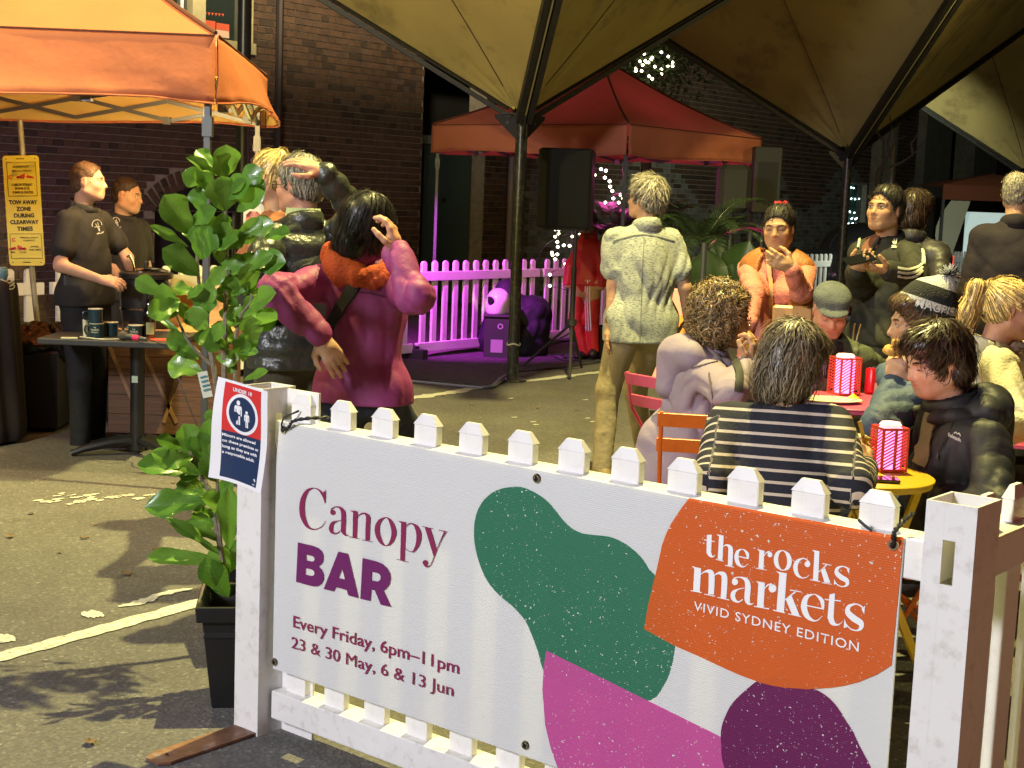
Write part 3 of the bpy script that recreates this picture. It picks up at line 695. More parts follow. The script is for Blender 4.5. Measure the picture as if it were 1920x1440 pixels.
def print_mat(name, c, speck=True):
    m = mat(name, c, .5); t, N, L, b = nodes_of(m)
    tc = N.new('ShaderNodeTexCoord'); mp = N.new('ShaderNodeMapping'); mp.inputs['Scale'].default_value = (1, 0.0, 1); L.new(tc.outputs['Object'], mp.inputs[0])
    if speck:
        acc = None
        for sc, th, off in ((75, .29, 0), (150, .40, 3), (34, .13, 7)):
            mm = N.new('ShaderNodeMapping'); mm.inputs['Location'].default_value = (off, 0, off); L.new(mp.outputs[0], mm.inputs[0])
            nz = N.new('ShaderNodeTexNoise'); nz.inputs['Scale'].default_value = sc * 1.3; L.new(mm.outputs[0], nz.inputs['Vector'])
            ad = N.new('ShaderNodeMixRGB'); ad.blend_type = 'ADD'; ad.inputs[0].default_value = .016; L.new(mm.outputs[0], ad.inputs[1]); L.new(nz.outputs['Color'], ad.inputs[2])
            v_ = N.new('ShaderNodeTexVoronoi'); v_.inputs['Scale'].default_value = sc; L.new(ad.outputs[0], v_.inputs['Vector'])
            sp_ = N.new('ShaderNodeSeparateColor'); L.new(v_.outputs['Color'], sp_.inputs[0])
            # per-cell random radius so that only some cells carry a fleck
            mu = N.new('ShaderNodeMath'); mu.operation = 'MULTIPLY'; L.new(sp_.outputs[0], mu.inputs[0]); L.new(sp_.outputs[1], mu.inputs[1])
            m2 = N.new('ShaderNodeMath'); m2.operation = 'MULTIPLY'; L.new(mu.outputs[0], m2.inputs[0]); m2.inputs[1].default_value = th * 1.6
            n2 = N.new('ShaderNodeTexNoise'); n2.inputs['Scale'].default_value = 6; L.new(mm.outputs[0], n2.inputs['Vector'])
            m3 = N.new('ShaderNodeMath'); m3.operation = 'MULTIPLY'; L.new(m2.outputs[0], m3.inputs[0]); L.new(n2.outputs[0], m3.inputs[1])
            lt = N.new('ShaderNodeMath'); lt.operation = 'LESS_THAN'; L.new(v_.outputs['Distance'], lt.inputs[0]); L.new(m3.outputs[0], lt.inputs[1])
            if acc is None: acc = lt.outputs[0]
            else:
                mx = N.new('ShaderNodeMath'); mx.operation = 'MAXIMUM'; L.new(acc, mx.inputs[0]); L.new(lt.outputs[0], mx.inputs[1]); acc = mx.outputs[0]
        mc = N.new('ShaderNodeMix'); mc.data_type = 'RGBA'; L.new(acc, mc.inputs[0]); mc.inputs[6].default_value = (*c, 1); mc.inputs[7].default_value = (.78, .8, .78, 1); L.new(mc.outputs[2], b.inputs['Base Color'])
        out = N['Material Output']; ms = N.new('ShaderNodeMixShader'); tr = N.new('ShaderNodeBsdfTranslucent'); ms.inputs[0].default_value = .25; L.new(mc.outputs[2], tr.inputs[0])
        L.new(b.outputs[0], ms.inputs[1]); L.new(tr.outputs[0], ms.inputs[2]); L.new(ms.outputs[0], out.inputs[0])
    corr(m, .2); return m
m_pg = print_mat('print_green', (.035, .20, .115)); m_po = print_mat('print_orange', (.72, .13, .015)); m_pp = print_mat('print_pink', (.62, .10, .36)); m_pv = print_mat('print_plum', (.16, .01, .10))
m_t1 = print_mat('print_crimson', (.22, .012, .075), False); m_t2 = print_mat('print_purple', (.14, .01, .11), False); m_tw = print_mat('print_white', (.82, .83, .86), False)
def bprint(name, loops, m, layer, smooth_n=0):
    lp = []
    for l in loops:
        l2 = [tuple(q) for q in closedpath(l, smooth_n)] if smooth_n else l
        lp.append([bpt(*q) for q in l2])
    me = filled(lp); map_mesh(me, lambda x, y: (x, -.0006 - layer * .0004, y)); return finish(me, name, m, ban)
green = [(962, 912.5), (985, 915), (1010, 927), (1028, 941), (1042, 957), (1056, 975), (1072, 990), (1090, 999), (1110, 1002.5), (1142, 1006), (1165, 1015), (1182, 1026), (1199, 1041), (1210, 1055), (1217, 1067), (1229, 1079), (1250, 1105), (1262, 1140), (1267, 1180), (1266, 1212), (1258, 1254), (1245, 1284), (1219, 1313), (1150, 1310), (1080, 1290), (1030, 1270), (1017, 1251), (1010, 1225), (1000, 1197), (986, 1165), (965, 1140), (947, 1125), (926, 1105), (909, 1080), (895, 1042), (889, 1003), (893, 965), (908, 937), (932, 919)]
bprint('green_blob', [green], m_pg, 1, 3)
pink = [(1025, 1219.6), (1354, 1382), (1358, 1420), (1360, 1560), (1045, 1560), (1046, 1440), (1033, 1402), (1022.7, 1359), (1017.5, 1293), (1020, 1250)]
bprint('pink_blob', [pink], m_pp, 2)
plum = closedpath([(1424, 1275), (1403, 1290), (1385, 1306), (1371, 1322), (1363, 1337), (1355, 1357), (1352, 1376), (1353, 1400), (1354, 1420), (1358.7, 1440), (1366, 1490), (1380, 1560), (1500, 1600), (1640, 1600), (1648, 1480), (1634, 1440), (1612, 1398), (1600, 1372), (1586, 1350), (1574, 1330), (1560, 1313), (1544, 1300), (1525, 1290), (1500, 1280), (1460, 1270)], 3)
bprint('plum_blob', [plum], m_pv, 3)
orng = [(1293, 933.5), (1695, 1007), (1672, 1247), (1645, 1264), (1612, 1278), (1585, 1285), (1560, 1289), (1516, 1292), (1472, 1289), (1448, 1285), (1424, 1279), (1380.6, 1262.5), (1315, 1232), (1264.6, 1210), (1208.5, 1179), (1217, 1130), (1229.5, 1079), (1242, 1022), (1250, 1000), (1260, 980), (1280, 950)]
bprint('orange_blob', [orng], m_po, 4)
# traced lettering: variable-width strokes and polygons
def strokes(name, m, items, fx_, layer=6):
    mb = MB(); k = 0
    for it in items:
        k += 1; y = -.0006 - layer * .0004 - .00012 * (k % 5)
        if isinstance(it, tuple) and it[0] == 'o':      # ball
            _, cx, cy, r_ = it; pts = [fx_(cx + r_ * math.cos(a), cy + r_ * 1.05 * math.sin(a)) for a in np.linspace(0, 2 * math.pi, 20)[:-1]]
            mb.add([(a, y, b_) for a, b_ in pts], [tuple(range(len(pts)))])
        elif len(it[0]) == 2:
            pts = [fx_(*q) for q in it]; mb.add([(a, y, b_) for a, b_ in pts], [tuple(range(len(pts)))])
        else:
            closed = it[0] == it[-1]
            sp_ = closedpath(it[:-1], 7) if closed else smoothpath(it, 7)
            if closed: sp_.append(sp_[0])
            n_ = len(sp_); A_, B_ = [], []
            for i in range(n_):
                if closed: d = sp_[(i + 1) % (n_ - 1)][:2] - sp_[(i - 1) % (n_ - 1)][:2]
                else: d = sp_[min(i + 1, n_ - 1)][:2] - sp_[max(i - 1, 0)][:2]
                d = d / (np.linalg.norm(d) + 1e-9); nn = np.array([-d[1], d[0]]) * max(sp_[i][2], 4) / 2
                a = fx_(*(sp_[i][:2] + nn)); c = fx_(*(sp_[i][:2] - nn)); A_.append((a[0], y, a[1])); B_.append((c[0], y, c[1]))
            mb.grid([A_, B_])
    o = mb.build(name, m, ban); bm = bmesh.new(); bm.from_mesh(o.data); bmesh.ops.triangulate(bm, faces=bm.faces[:]); bm.to_mesh(o.data); bm.free(); return o
f1 = lambda x, y: bpt(540 + x / 6, 890 + y / 6)
CAN = {
 'C': [[(290,146,8),(225,180,32),(180,265,52),(165,375,60),(178,480,54),(220,570,36),(270,606,20),(320,612,10),(375,590,8),(410,555,7),(433,515,5)], [(290,146,8),(340,160,14),(380,195,22),(408,250,18),(425,318,6)], [(432,163),(430,320),(418,280),(405,192),(420,185)]],
 'a': [('o',512,422,28), [(490,400,12),(505,378,12),(545,360,10),(590,368,24),(625,410,46),(632,480,50),(630,620,50),(645,665,30),(668,682,12),(686,672,4)], [(608,512,6),(560,520,10),(510,545,36),(492,600,46),(505,645,32),(545,660,14),(585,640,8),(608,610,5)]],
 'n': [[(740,400),(790,410),(782,708),(735,700)], [(706,398),(760,408),(745,425),(706,403)], [(695,690),(808,715),(808,722),(695,698)], [(788,480,5),(810,450,10),(860,432,16),(900,455,38),(910,500,48),(905,600,48),(902,735,46)], [(845,728),(962,752),(962,758),(845,735)]],
 'o': [[(1105,479,8),(1050,510,34),(1015,570,50),(1012,640,54),(1035,720,46),(1075,780,24),(1118,795,9),(1160,768,34),(1192,700,50),(1198,630,54),(1175,550,44),(1140,495,22),(1105,479,8)]],
 'p': [[(1282,525),(1335,532),(1318,965),(1270,955)], [(1252,518),(1335,534),(1290,548),(1252,524)], [(1232,944),(1366,978),(1366,985),(1232,952)], [(1335,580,6),(1365,552,10),(1410,550,14),(1455,590,42),(1480,670,54),(1470,770,46),(1430,850,22),(1395,865,9),(1355,850,7),(1330,828,5)]],
 'y': [[(1545,585),(1610,602),(1685,850),(1650,930)], [(1520,575),(1648,604),(1648,611),(1520,582)], [(1706,618),(1802,636),(1800,643),(1706,626)], [(1778,642,26),(1745,700,14),(1700,800,9),(1655,915,9),(1620,1000,10),(1590,1030,10),(1565,1036,10)], ('o',1552,988,29), [(1530,1000),(1575,1005),(1585,1040),(1560,1040),(1540,1025)]]}
for ch, it in CAN.items(): strokes('letter', m_t1, it, f1)
f6 = lambda l: [(540 + x / 6, 890 + y / 6) for x, y in l]
bprint('letter', [f6([(120,760),(290,798),(345,820),(385,855),(408,905),(408,955),(390,1000),(352,1026),(390,1070),(410,1120),(410,1180),(385,1228),(345,1252),(300,1256),(250,1246),(98,1203)]), f6([(215,898),(275,911),(300,925),(308,948),(298,970),(275,974),(215,962)]), f6([(208,1048),(275,1064),(300,1083),(307,1108),(295,1133),(265,1136),(205,1120)])], m_t2, 6)
bprint('letter', [f6([(575,862),(685,888),(803,1388),(685,1355),(670,1297),(548,1262),(525,1312),(410,1283)]), f6([(618,1055),(648,1176),(578,1158)])], m_t2, 6)
bprint('letter', [f6([(847,935),(1000,972),(1070,1000),(1125,1050),(1158,1110),(1165,1170),(1150,1235),(1120,1275),(1085,1302),(1170,1488),(1050,1460),(985,1300),(945,1290),(935,1420),(822,1393)]), f6([(952,1088),(1010,1101),(1040,1120),(1052,1150),(1045,1182),(1020,1199),(948,1188)])], m_t2, 6)
f2 = lambda x, y: bpt(1280 + x / 5.333, 980 + y / 5.333)
ROCK = [
 [[(250,120),(298,118),(293,300),(245,300)],[(222,165),(330,182),(330,191),(222,174)],[(269,290,48),(285,325,34),(310,338,14),(332,320,5)]],
 [[(372,118),(418,128),(405,375),(358,362)],[(350,114),(418,128),(385,140),(350,122)],[(338,360),(416,378),(416,387),(338,368)],[(410,240,6),(440,222,14),(475,235,34),(488,275,48),(482,430,46)],[(432,420),(522,440),(522,448),(432,428)]],
 [[(550,325),(668,352),(668,363),(550,336)],[(660,352,20),(655,310,30),(625,272,14),(600,265,8),(560,285,30),(545,340,42),(560,400,38),(595,435,18),(630,435,8),(662,405,5)]],
 [[(775,270),(825,278),(815,462),(765,450)],[(750,262),(800,272),(775,285)],[(740,447),(848,468),(848,475),(740,456)],[(822,330,6),(850,295,12),(880,290,22)],('o',880,318,25)],
 [[(1010,277,8),(960,300,34),(940,360,44),(955,430,38),(1005,473,8),(1055,450,34),(1075,390,46),(1060,320,38),(1010,277,8)]],
 [('o',1255,412,29),[(1275,395,10),(1240,362,10),(1200,358,12),(1155,385,36),(1135,440,46),(1150,510,36),(1195,548,14),(1240,545,8),(1274,520,5)]],
 [[(1325,272),(1375,285),(1362,580),(1310,568)],[(1300,270),(1350,278),(1325,292)],[(1280,562),(1382,582),(1382,590),(1280,571)],[(1368,490,8),(1410,455,10),(1450,415,12)],[(1405,402),(1495,420),(1495,428),(1405,411)],[(1390,480),(1430,450),(1485,600),(1425,595)],[(1400,592),(1497,610),(1497,617),(1400,600)]],
 [[(1668,500,5),(1655,455,12),(1605,435,12),(1555,455,30),(1548,500,44),(1595,545,50),(1645,575,46),(1652,615,30),(1615,636,12),(1560,622,10),(1525,575,5)],[(1675,445),(1672,510),(1650,470)],[(1522,560),(1520,620),(1545,605)]],
 [[(125,440),(192,455),(178,690),(112,678)],[(98,432),(150,445),(125,458)],[(88,672),(200,692),(200,701),(88,681)],[(185,520,6),(225,490,14),(275,485,40),(298,530,60),(292,715,56)],[(225,708),(332,728),(332,737),(225,716)],[(315,540,6),(345,510,14),(395,505,40),(425,550,58),(415,755,56)],[(358,740),(474,766),(474,775),(358,749)]],
 [('o',530,590,31),[(505,580,12),(530,550,12),(590,545,14),(640,570,40),(660,630,56),(652,760,54),(670,805,30),(700,812,10),(716,800,5)],[(625,650,6),(560,665,14),(515,700,44),(515,755,44),(560,790,16),(610,765,8)]],
 [[(765,585),(830,598),(815,850),(750,838)],[(738,580),(790,592),(765,602)],[(722,828),(872,855),(872,865),(722,838)],[(825,660,6),(860,620,14),(900,615,22)],('o',905,655,39)],
 [[(975,490),(1048,505),(1020,895),(945,878)],[(940,482),(1010,498),(975,512)],[(912,866),(1032,895),(1032,905),(912,876)],[(1020,780,8),(1080,730,12),(1135,690,16)],[(1080,665),(1192,685),(1192,695),(1080,676)],[(1040,770),(1095,725),(1178,930),(1100,915)],[(1062,904),(1195,935),(1195,943),(1062,913)]],
 [[(1250,820),(1420,855),(1420,868),(1250,832)],[(1410,855,24),(1400,780,40),(1350,725,16),(1310,715,10),(1245,745,44),(1220,830,62),(1245,920,52),(1300,970,24),(1350,975,10),(1405,930,5)]],
 [[(1475,715),(1530,702),(1515,960),(1455,950)],[(1428,758),(1590,775),(1590,786),(1428,770)],[(1485,940,60),(1505,995,50),(1545,1018,20),(1585,1005,8),(1608,980,5)]],
 [[(1822,900,5),(1800,840,14),(1740,812,14),(1670,835,36),(1660,895,56),(1720,955,64),(1785,1000,60),(1790,1050,36),(1745,1075,14),(1680,1055,12),(1628,990,5)],[(1832,825),(1822,915),(1795,860)],[(1625,955),(1618,1050),(1655,1040)]]]
for it in ROCK: strokes('letter', m_tw, it, f2)
def btext(txt, p0, p1, cap, m, bold=0, space=1.0, dx=0.0, ly=0.0):
    a, b_ = bpt(*p0), bpt(*p1); c = bpt(p0[0], p0[1] - cap); h = c[1] - a[1]; Wd = b_[0] - a[0]
    me = text_mesh(txt, Wd, h, bold, space); sl = (b_[1] - a[1]) / Wd
    map_mesh(me, lambda x, y: (a[0] + x + dx, -.0034 - ly, a[1] + y + sl * x)); return finish(me, 'lettering', m, ban)
btext('Every Friday, 6pm–11pm', (551, 1175), (862, 1263), 22.5, m_t1, .012)
for k in (-1, 0, 1): btext('23 & 30 May, 6 & 13 Jun', (548, 1214), (851, 1305), 22.5, m_t1, 0, dx=.0007 * k, ly=.0003 * (k + 1))
btext('VIVID SYDNEY EDITION', (1302, 1143), (1611, 1221.5), 17.5, m_tw, .004, 1.12)
# eyelets and black cord ties
m_eye = mat('brass_eyelet', (.5, .45, .35), .25, metal=1)
def torus(c, R_, r_, nrm='Y', n=16, m_=6):
    P_ = []
    for i in range(n):
        a = 2 * math.pi * i / n; P_.append([(c[0] + (R_ + r_ * math.cos(b_)) * math.cos(a), c[1] + r_ * math.sin(b_), c[2] + (R_ + r_ * math.cos(b_)) * math.sin(a)) for b_ in np.linspace(0, 2 * math.pi, m_ + 1)])
    return P_
for x, y in ((1007.5, 897), (1676, 1022), (516, 1241), (986, 1397), (533, 806)):
    s_, z_ = bpt(x, y); e = MB().grid(torus((s_, -.002, z_), .009, .0035), closed_u=True); e.build('eyelet', m_eye, ban, smooth=True)
    MB().lathe([(0, 0), (.0055, 0)], (s_, -.0045, z_), 10, rot=Matrix.Rotation(R(90), 3, 'X')).build('eyelet_hole', m_dark, ban)
m_cord = mat('black_cord', (.012, .012, .014), .6)
def cord(pts, r_=.0032, tw=True):
    sp_ = smoothpath(pts, 10); mb = MB()
    for ph in (0, math.pi):
        mb.tube([(q[0] + .0028 * math.cos(i * .8 + ph), q[1], q[2] + .0028 * math.sin(i * .8 + ph)) for i, q in enumerate(sp_)], r_, 5)
    return mb
def bb(px, py, y=-.008): s_, z_ = bpt(px, py); return (s_, y, z_)
c1_ = cord([bb(533, 806), bb(545, 800), bb(560, 788, -.02), bb(580, 784, -.004), bb(594, 786, .05)]); c1_.tube([bb(533, 806), bb(532, 795), bb(534, 782, -.004), bb(546, 772, .03)], .003, 5)
tag(c1_.build('cord_tie', m_cord, loc=BO, rotz=BR, smooth=True), 'black twisted cord tying the top left corner of the banner', 'cord')
c2_ = cord([bb(1676, 1022), bb(1680, 1008), bb(1684, 995, -.02), bb(1688, 980, .01), bb(1692, 968, .05)]); c2_.tube([bb(1676, 1022), bb(1683, 1014, -.02), bb(1686, 1000, -.03), bb(1680, 1006, -.02)], .003, 5); c2_.tube([bb(1610, 975, .0), bb(1622, 984, -.004), bb(1636, 994, -.004)], .0035, 5)
tag(c2_.build('cord_tie', m_cord, loc=BO, rotz=BR, smooth=True), 'black twisted cord tying the top right corner of the banner', 'cord')

# ---- the under 18 notice
PO = BO - GB * .0365
def ppt(px, py): q = on_plane(px, py, PO, GB); return (q - PO).dot(-GA), q.z
cTL, cTR, cBR, cBL = [ppt(*q) for q in ((414.5, 705.6), (509.4, 733.7), (495.4, 926), (404, 892.5))]
def sg(u_, v_, lay=0):      # u right, v down
    x = (cTL[0] * (1 - u_) + cTR[0] * u_) * (1 - v_) + (cBL[0] * (1 - u_) + cBR[0] * u_) * v_
    z_ = (cTL[1] * (1 - u_) + cTR[1] * u_) * (1 - v_) + (cBL[1] * (1 - u_) + cBR[1] * u_) * v_
    curl = .022 * max(0, .5 - u_) ** 2 * 4 * (.3 + v_) + .006 * math.sin(v_ * 5 + u_ * 2) + .014 * max(0, u_ - .8) * 5 * .4
    return (x, -.004 - curl - lay * .0006, z_)
m_pw = mat('paper_white', (.80, .80, .84), .45); m_pr = mat('print_red', (.62, .03, .03), .45); m_pn = mat('print_navy', (.012, .03, .09), .45)
notice = thing('notice', 'laminated under 18 notice in red and navy on the left post', 'notice', PO, BR)
def sgrid(u0, u1, v0, v1, lay, m, name):
    MB().grid([[sg(u0 + (u1 - u0) * i / 10, v0 + (v1 - v0) * j / 12, lay) for j in range(13)] for i in range(11)]).build(name, m, notice, smooth=True)
sgrid(0, 1, 0, 1, 0, m_pw, 'paper'); sgrid(.15, .865, .025, .50, 1, m_pr, 'red_panel'); sgrid(.15, .865, .50, .965, 1, m_pn, 'navy_panel')
def sdisc(cu, cv, ru, rv, lay, m, name='symbol'):
    n_ = 32; MB().add([sg(cu, cv, lay)] + [sg(cu + ru * math.cos(a), cv + rv * math.sin(a), lay) for a in np.linspace(0, 2 * math.pi, n_ + 1)[:-1]], [(0, i + 1, (i + 1) % n_ + 1) for i in range(n_)]).build(name, m, notice)
sdisc(.515, .30, .29, .20, 2, m_pw); sdisc(.515, .30, .245, .168, 3, m_pn)
def figure(cu, cv, h):
    pw = .42 * h; parts = [[(-.28, .22), (.28, .22), (.34, .30), (.34, .62), (.22, .62), (.22, .36), (.17, .36), (.17, 1), (.03, 1), (.03, .66), (-.03, .66), (-.03, 1), (-.17, 1), (-.17, .36), (-.22, .36), (-.22, .62), (-.34, .62), (-.34, .30)]]
    me = filled([[(x, y) for x, y in parts[0]]]); a = h * 1.0
    map_mesh(me, lambda x, y: sg(cu + x * h * .85, cv + (y - .5) * h, 4)); finish(me, 'symbol', m_pw, notice)
    sdisc(cu, cv - .5 * h + .10 * h, .105 * h * 1.35, .10 * h, 4, m_pw)
figure(.44, .29, .24); figure(.60, .335, .165)
def stext(txt, u0, v0, h, m=m_pw, wd=None, bold=.03, center=False):
    me = text_mesh(txt, wd, h, bold); 
    xs_ = [v.co.x for v in me.vertices]; sh = (max(xs_) / 2 if center else 0)
    map_mesh(me, lambda x, y: sg(u0 + x - sh, v0 - y, 5)); finish(me, 'lettering', m, notice)
stext('UNDER 18', .51, .092, .036, wd=.37, center=True)
for i, (l_, wd_) in enumerate((('Minors are allowed', .60), ('on these premises as', .66), ('long as they are with', .64), ('a responsible adult.', .60))): stext(l_, .17, .555 + .058 * i, .030, wd=wd_)
for a in range(5): sdisc(.815 + .018 * math.cos(R(150 - 30 * a - 30)), .905 - .012 * math.sin(R(150 - 30 * a - 30)), .012, .009, 4, m_pw)
stext('NSW', .815, .945, .012, wd=.06, center=True)
# ================================================================== BODIES: smooth fields meshed with surface nets
class Field:
    def __init__(s, lo, hi, h):
        s.h = h; s.lo = np.array(lo, float) - 2.5 * h; n = np.ceil((np.array(hi) + 2.5 * h - s.lo) / h).astype(int) + 1
        s.n = n; s.a = np.full(tuple(n), 1.0, np.float32)
        s.ax = [s.lo[i] + h * np.arange(n[i]) for i in range(3)]
    def sub(s, lo, hi, pad):
        i0 = np.maximum(np.floor((np.array(lo) - pad - s.lo) / s.h).astype(int), 0); i1 = np.minimum(np.ceil((np.array(hi) + pad - s.lo) / s.h).astype(int) + 1, s.n)
        if (i1 <= i0).any(): return None
        sl = tuple(slice(a, b) for a, b in zip(i0, i1))
        P = np.ix_(s.ax[0][sl[0]], s.ax[1][sl[1]], s.ax[2][sl[2]]); return sl, P
    def cone(s, a, b, r1, r2, k=.03, flat=None, mode='add'):
        a = np.array(a, float); b = np.array(b, float); rm = max(r1, r2)
        q = s.sub(np.minimum(a, b) - rm, np.maximum(a, b) + rm, k + 2 * s.h)
        if q is None: return s
        sl, (X, Y, Z) = q; d = b - a; L2 = max(d @ d, 1e-9)
        x, y, z = X - a[0], Y - a[1], Z - a[2]; t = np.clip((x * d[0] + y * d[1] + z * d[2]) / L2, 0, 1)
        ex, ey, ez = x - t * d[0], y - t * d[1], z - t * d[2]
        D = ex * ex + ey * ey + ez * ez
        if flat is not None:
            ax, f = flat; pr = ex * ax[0] + ey * ax[1] + ez * ax[2]; D = D + pr * pr * (f * f - 1)
        D = np.sqrt(D) - (r1 + (r2 - r1) * t); return s.mix(sl, D, k, mode)
    def ell(s, c, r, Rm=None, k=.03, mode='add'):
        c = np.array(c, float); r = np.array(r, float); m = r.max(); q = s.sub(c - m, c + m, k + 2 * s.h)
        if q is None: return s
        sl, (X, Y, Z) = q; x, y, z = X - c[0], Y - c[1], Z - c[2]
        if Rm is not None:
            M = np.array(Rm); x, y, z = x * M[0][0] + y * M[1][0] + z * M[2][0], x * M[0][1] + y * M[1][1] + z * M[2][1], x * M[0][2] + y * M[1][2] + z * M[2][2]
        k0 = np.sqrt((x / r[0]) ** 2 + (y / r[1]) ** 2 + (z / r[2]) ** 2); k1 = np.sqrt((x / r[0] ** 2) ** 2 + (y / r[1] ** 2) ** 2 + (z / r[2] ** 2) ** 2) + 1e-6
        return s.mix(sl, k0 * (k0 - 1) / k1, k, mode)
    def mix(s, sl, D, k, mode):
        A = s.a[sl]
        if mode == 'add': h = np.maximum(k - np.abs(A - D), 0) / k; s.a[sl] = np.minimum(A, D) - h * h * k * .25
        else: D = -D; h = np.maximum(k - np.abs(A - D), 0) / k; s.a[sl] = np.maximum(A, D) + h * h * k * .25
        return s
    def cut(s, p, n, k=.004):
        """remove the side n points to"""
        p = np.array(p, float); n = np.array(n, float); n /= np.linalg.norm(n); X, Y, Z = np.ix_(*s.ax)
        D = (X - p[0]) * n[0] + (Y - p[1]) * n[1] + (Z - p[2]) * n[2]; s.a = np.maximum(s.a, D.astype(np.float32)); return s
    def noise(s, amp, fx, seed=0, fold=1.0):
        m = np.abs(s.a) < .05; I = np.nonzero(m); x, y, z = [s.ax[i][I[i]] for i in range(3)]; r = np.random.default_rng(seed); v = np.zeros(len(x))
        for o_ in range(6):
            f = fx * (.62 + .24 * o_) * r.uniform(.85, 1.15); th_ = r.uniform(0, 6.28); d = np.array([math.cos(th_), math.sin(th_), r.uniform(-.75, .75)]); d /= np.linalg.norm(d); e = r.normal(size=3); e -= d * (e @ d); e /= np.linalg.norm(e); ph = r.uniform(0, 6.28, 6)
            u = x * d[0] + y * d[1] + z * d[2]; w_ = x * e[0] + y * e[1] + z * e[2]
            wave = np.sin(f * u + .9 * np.sin(f * .33 * w_ + ph[0]) + .6 * np.sin(f * .21 * (x + y - z) + ph[1]) + ph[2])
            ridge = 1 - np.abs(wave) ** .75 * 1.0            # narrow creases
            mask = np.clip(.5 + .9 * np.sin(f * .26 * w_ + ph[3]) * np.sin(f * .22 * u + ph[4]) , 0, 1) ** 2
            v += (ridge - .36) * mask / (1 + .25 * o_)
        s.a[I] += (amp * 1.25 * v * fold).astype(np.float32); return s
    def func(s, fn):
        m = np.abs(s.a) < .06; I = np.nonzero(m); s.a[I] += fn(*[s.ax[i][I[i]] for i in range(3)]).astype(np.float32); return s
    def mesh(s):
        A = s.a; h = s.h; ins = A < 0; nx, ny, nz = A.shape
        cs = ins[:-1, :-1, :-1].astype(np.int8)
        cnt = np.zeros((nx - 1, ny - 1, nz - 1), np.int8)
        for dx in (0, 1):
            for dy in (0, 1):
                for dz in (0, 1): cnt += ins[dx:nx - 1 + dx, dy:ny - 1 + dy, dz:nz - 1 + dz]
        act = (cnt > 0) & (cnt < 8); idx = np.full(act.shape, -1, np.int64); I = np.nonzero(act); n = len(I[0]); idx[I] = np.arange(n)
        V = np.zeros((n, 3)); W = np.zeros(n); base = np.stack(I, 1)
        cor = [(0, 0, 0), (1, 0, 0), (0, 1, 0), (1, 1, 0), (0, 0, 1), (1, 0, 1), (0, 1, 1), (1, 1, 1)]
        val = [A[I[0] + c[0], I[1] + c[1], I[2] + c[2]].astype(float) for c in cor]
        for a, b in ((0, 1), (2, 3), (4, 5), (6, 7), (0, 2), (1, 3), (4, 6), (5, 7), (0, 4), (1, 5), (2, 6), (3, 7)):
            va, vb = val[a], val[b]; m = (va < 0) != (vb < 0); t = np.where(m, va / np.where(m, va - vb, 1), 0)
            pa, pb = np.array(cor[a], float), np.array(cor[b], float); V += m[:, None] * (pa + (pb - pa) * t[:, None]); W += m
        V = (V / W[:, None] + base) * h + s.lo; F = []
        for ax in range(3):
            d = [0, 0, 0]; d[ax] = 1; a0 = ins[:nx - d[0], :ny - d[1], :nz - d[2]]; a1 = ins[d[0]:, d[1]:, d[2]:]; E = np.nonzero(a0 != a1); E = np.stack(E, 1)
            o1, o2 = [(1, 2), (2, 0), (0, 1)][ax]; ok = (E[:, o1] > 0) & (E[:, o2] > 0); E = E[ok]
            u = np.zeros(3, int); u[o1] = 1; v = np.zeros(3, int); v[o2] = 1
            g_ = lambda Q: idx[np.minimum(Q[:, 0], nx - 2), np.minimum(Q[:, 1], ny - 2), np.minimum(Q[:, 2], nz - 2)]
            q = np.stack([g_(E), g_(E - u), g_(E - u - v), g_(E - v)], 1); fl = a0[tuple(E.T)]; q[fl] = q[fl]
            q[~fl] = q[~fl][:, ::-1]; F.append(q)
        F = np.concatenate(F); F = F[(F >= 0).all(1)]; return V, F
def np_mesh(name, VF, mats, parent, tint=None, attr=None, world=True, smooth=True, mi=None):
    V, F = VF; me = bpy.data.meshes.new(name); me.vertices.add(len(V)); me.vertices.foreach_set('co', V.astype(np.float32).ravel())
    k = F.shape[1]; me.loops.add(F.size); me.loops.foreach_set('vertex_index', F.astype(np.int32).ravel()); me.polygons.add(len(F)); me.polygons.foreach_set('loop_start', np.arange(0, F.size, k, dtype=np.int32))
    me.update(calc_edges=True)
    if tint is not None:
        ca = me.color_attributes.new('tint', 'FLOAT_COLOR', 'POINT'); ca.data.foreach_set('color', np.concatenate([tint, np.ones((len(V), 1))], 1).astype(np.float32).ravel())
    if attr is not None:
        at_ = me.attributes.new('band', 'FLOAT', 'POINT'); at_.data.foreach_set('value', attr.astype(np.float32))
    return finish(me, name, mats, parent, smooth, world, mi=mi, angle=180)
def joinVF(lst):
    V = []; F = []; o = 0
    for v, f in lst: V.append(v); F.append(f + o); o += len(v)
    return np.concatenate(V), np.concatenate(F)

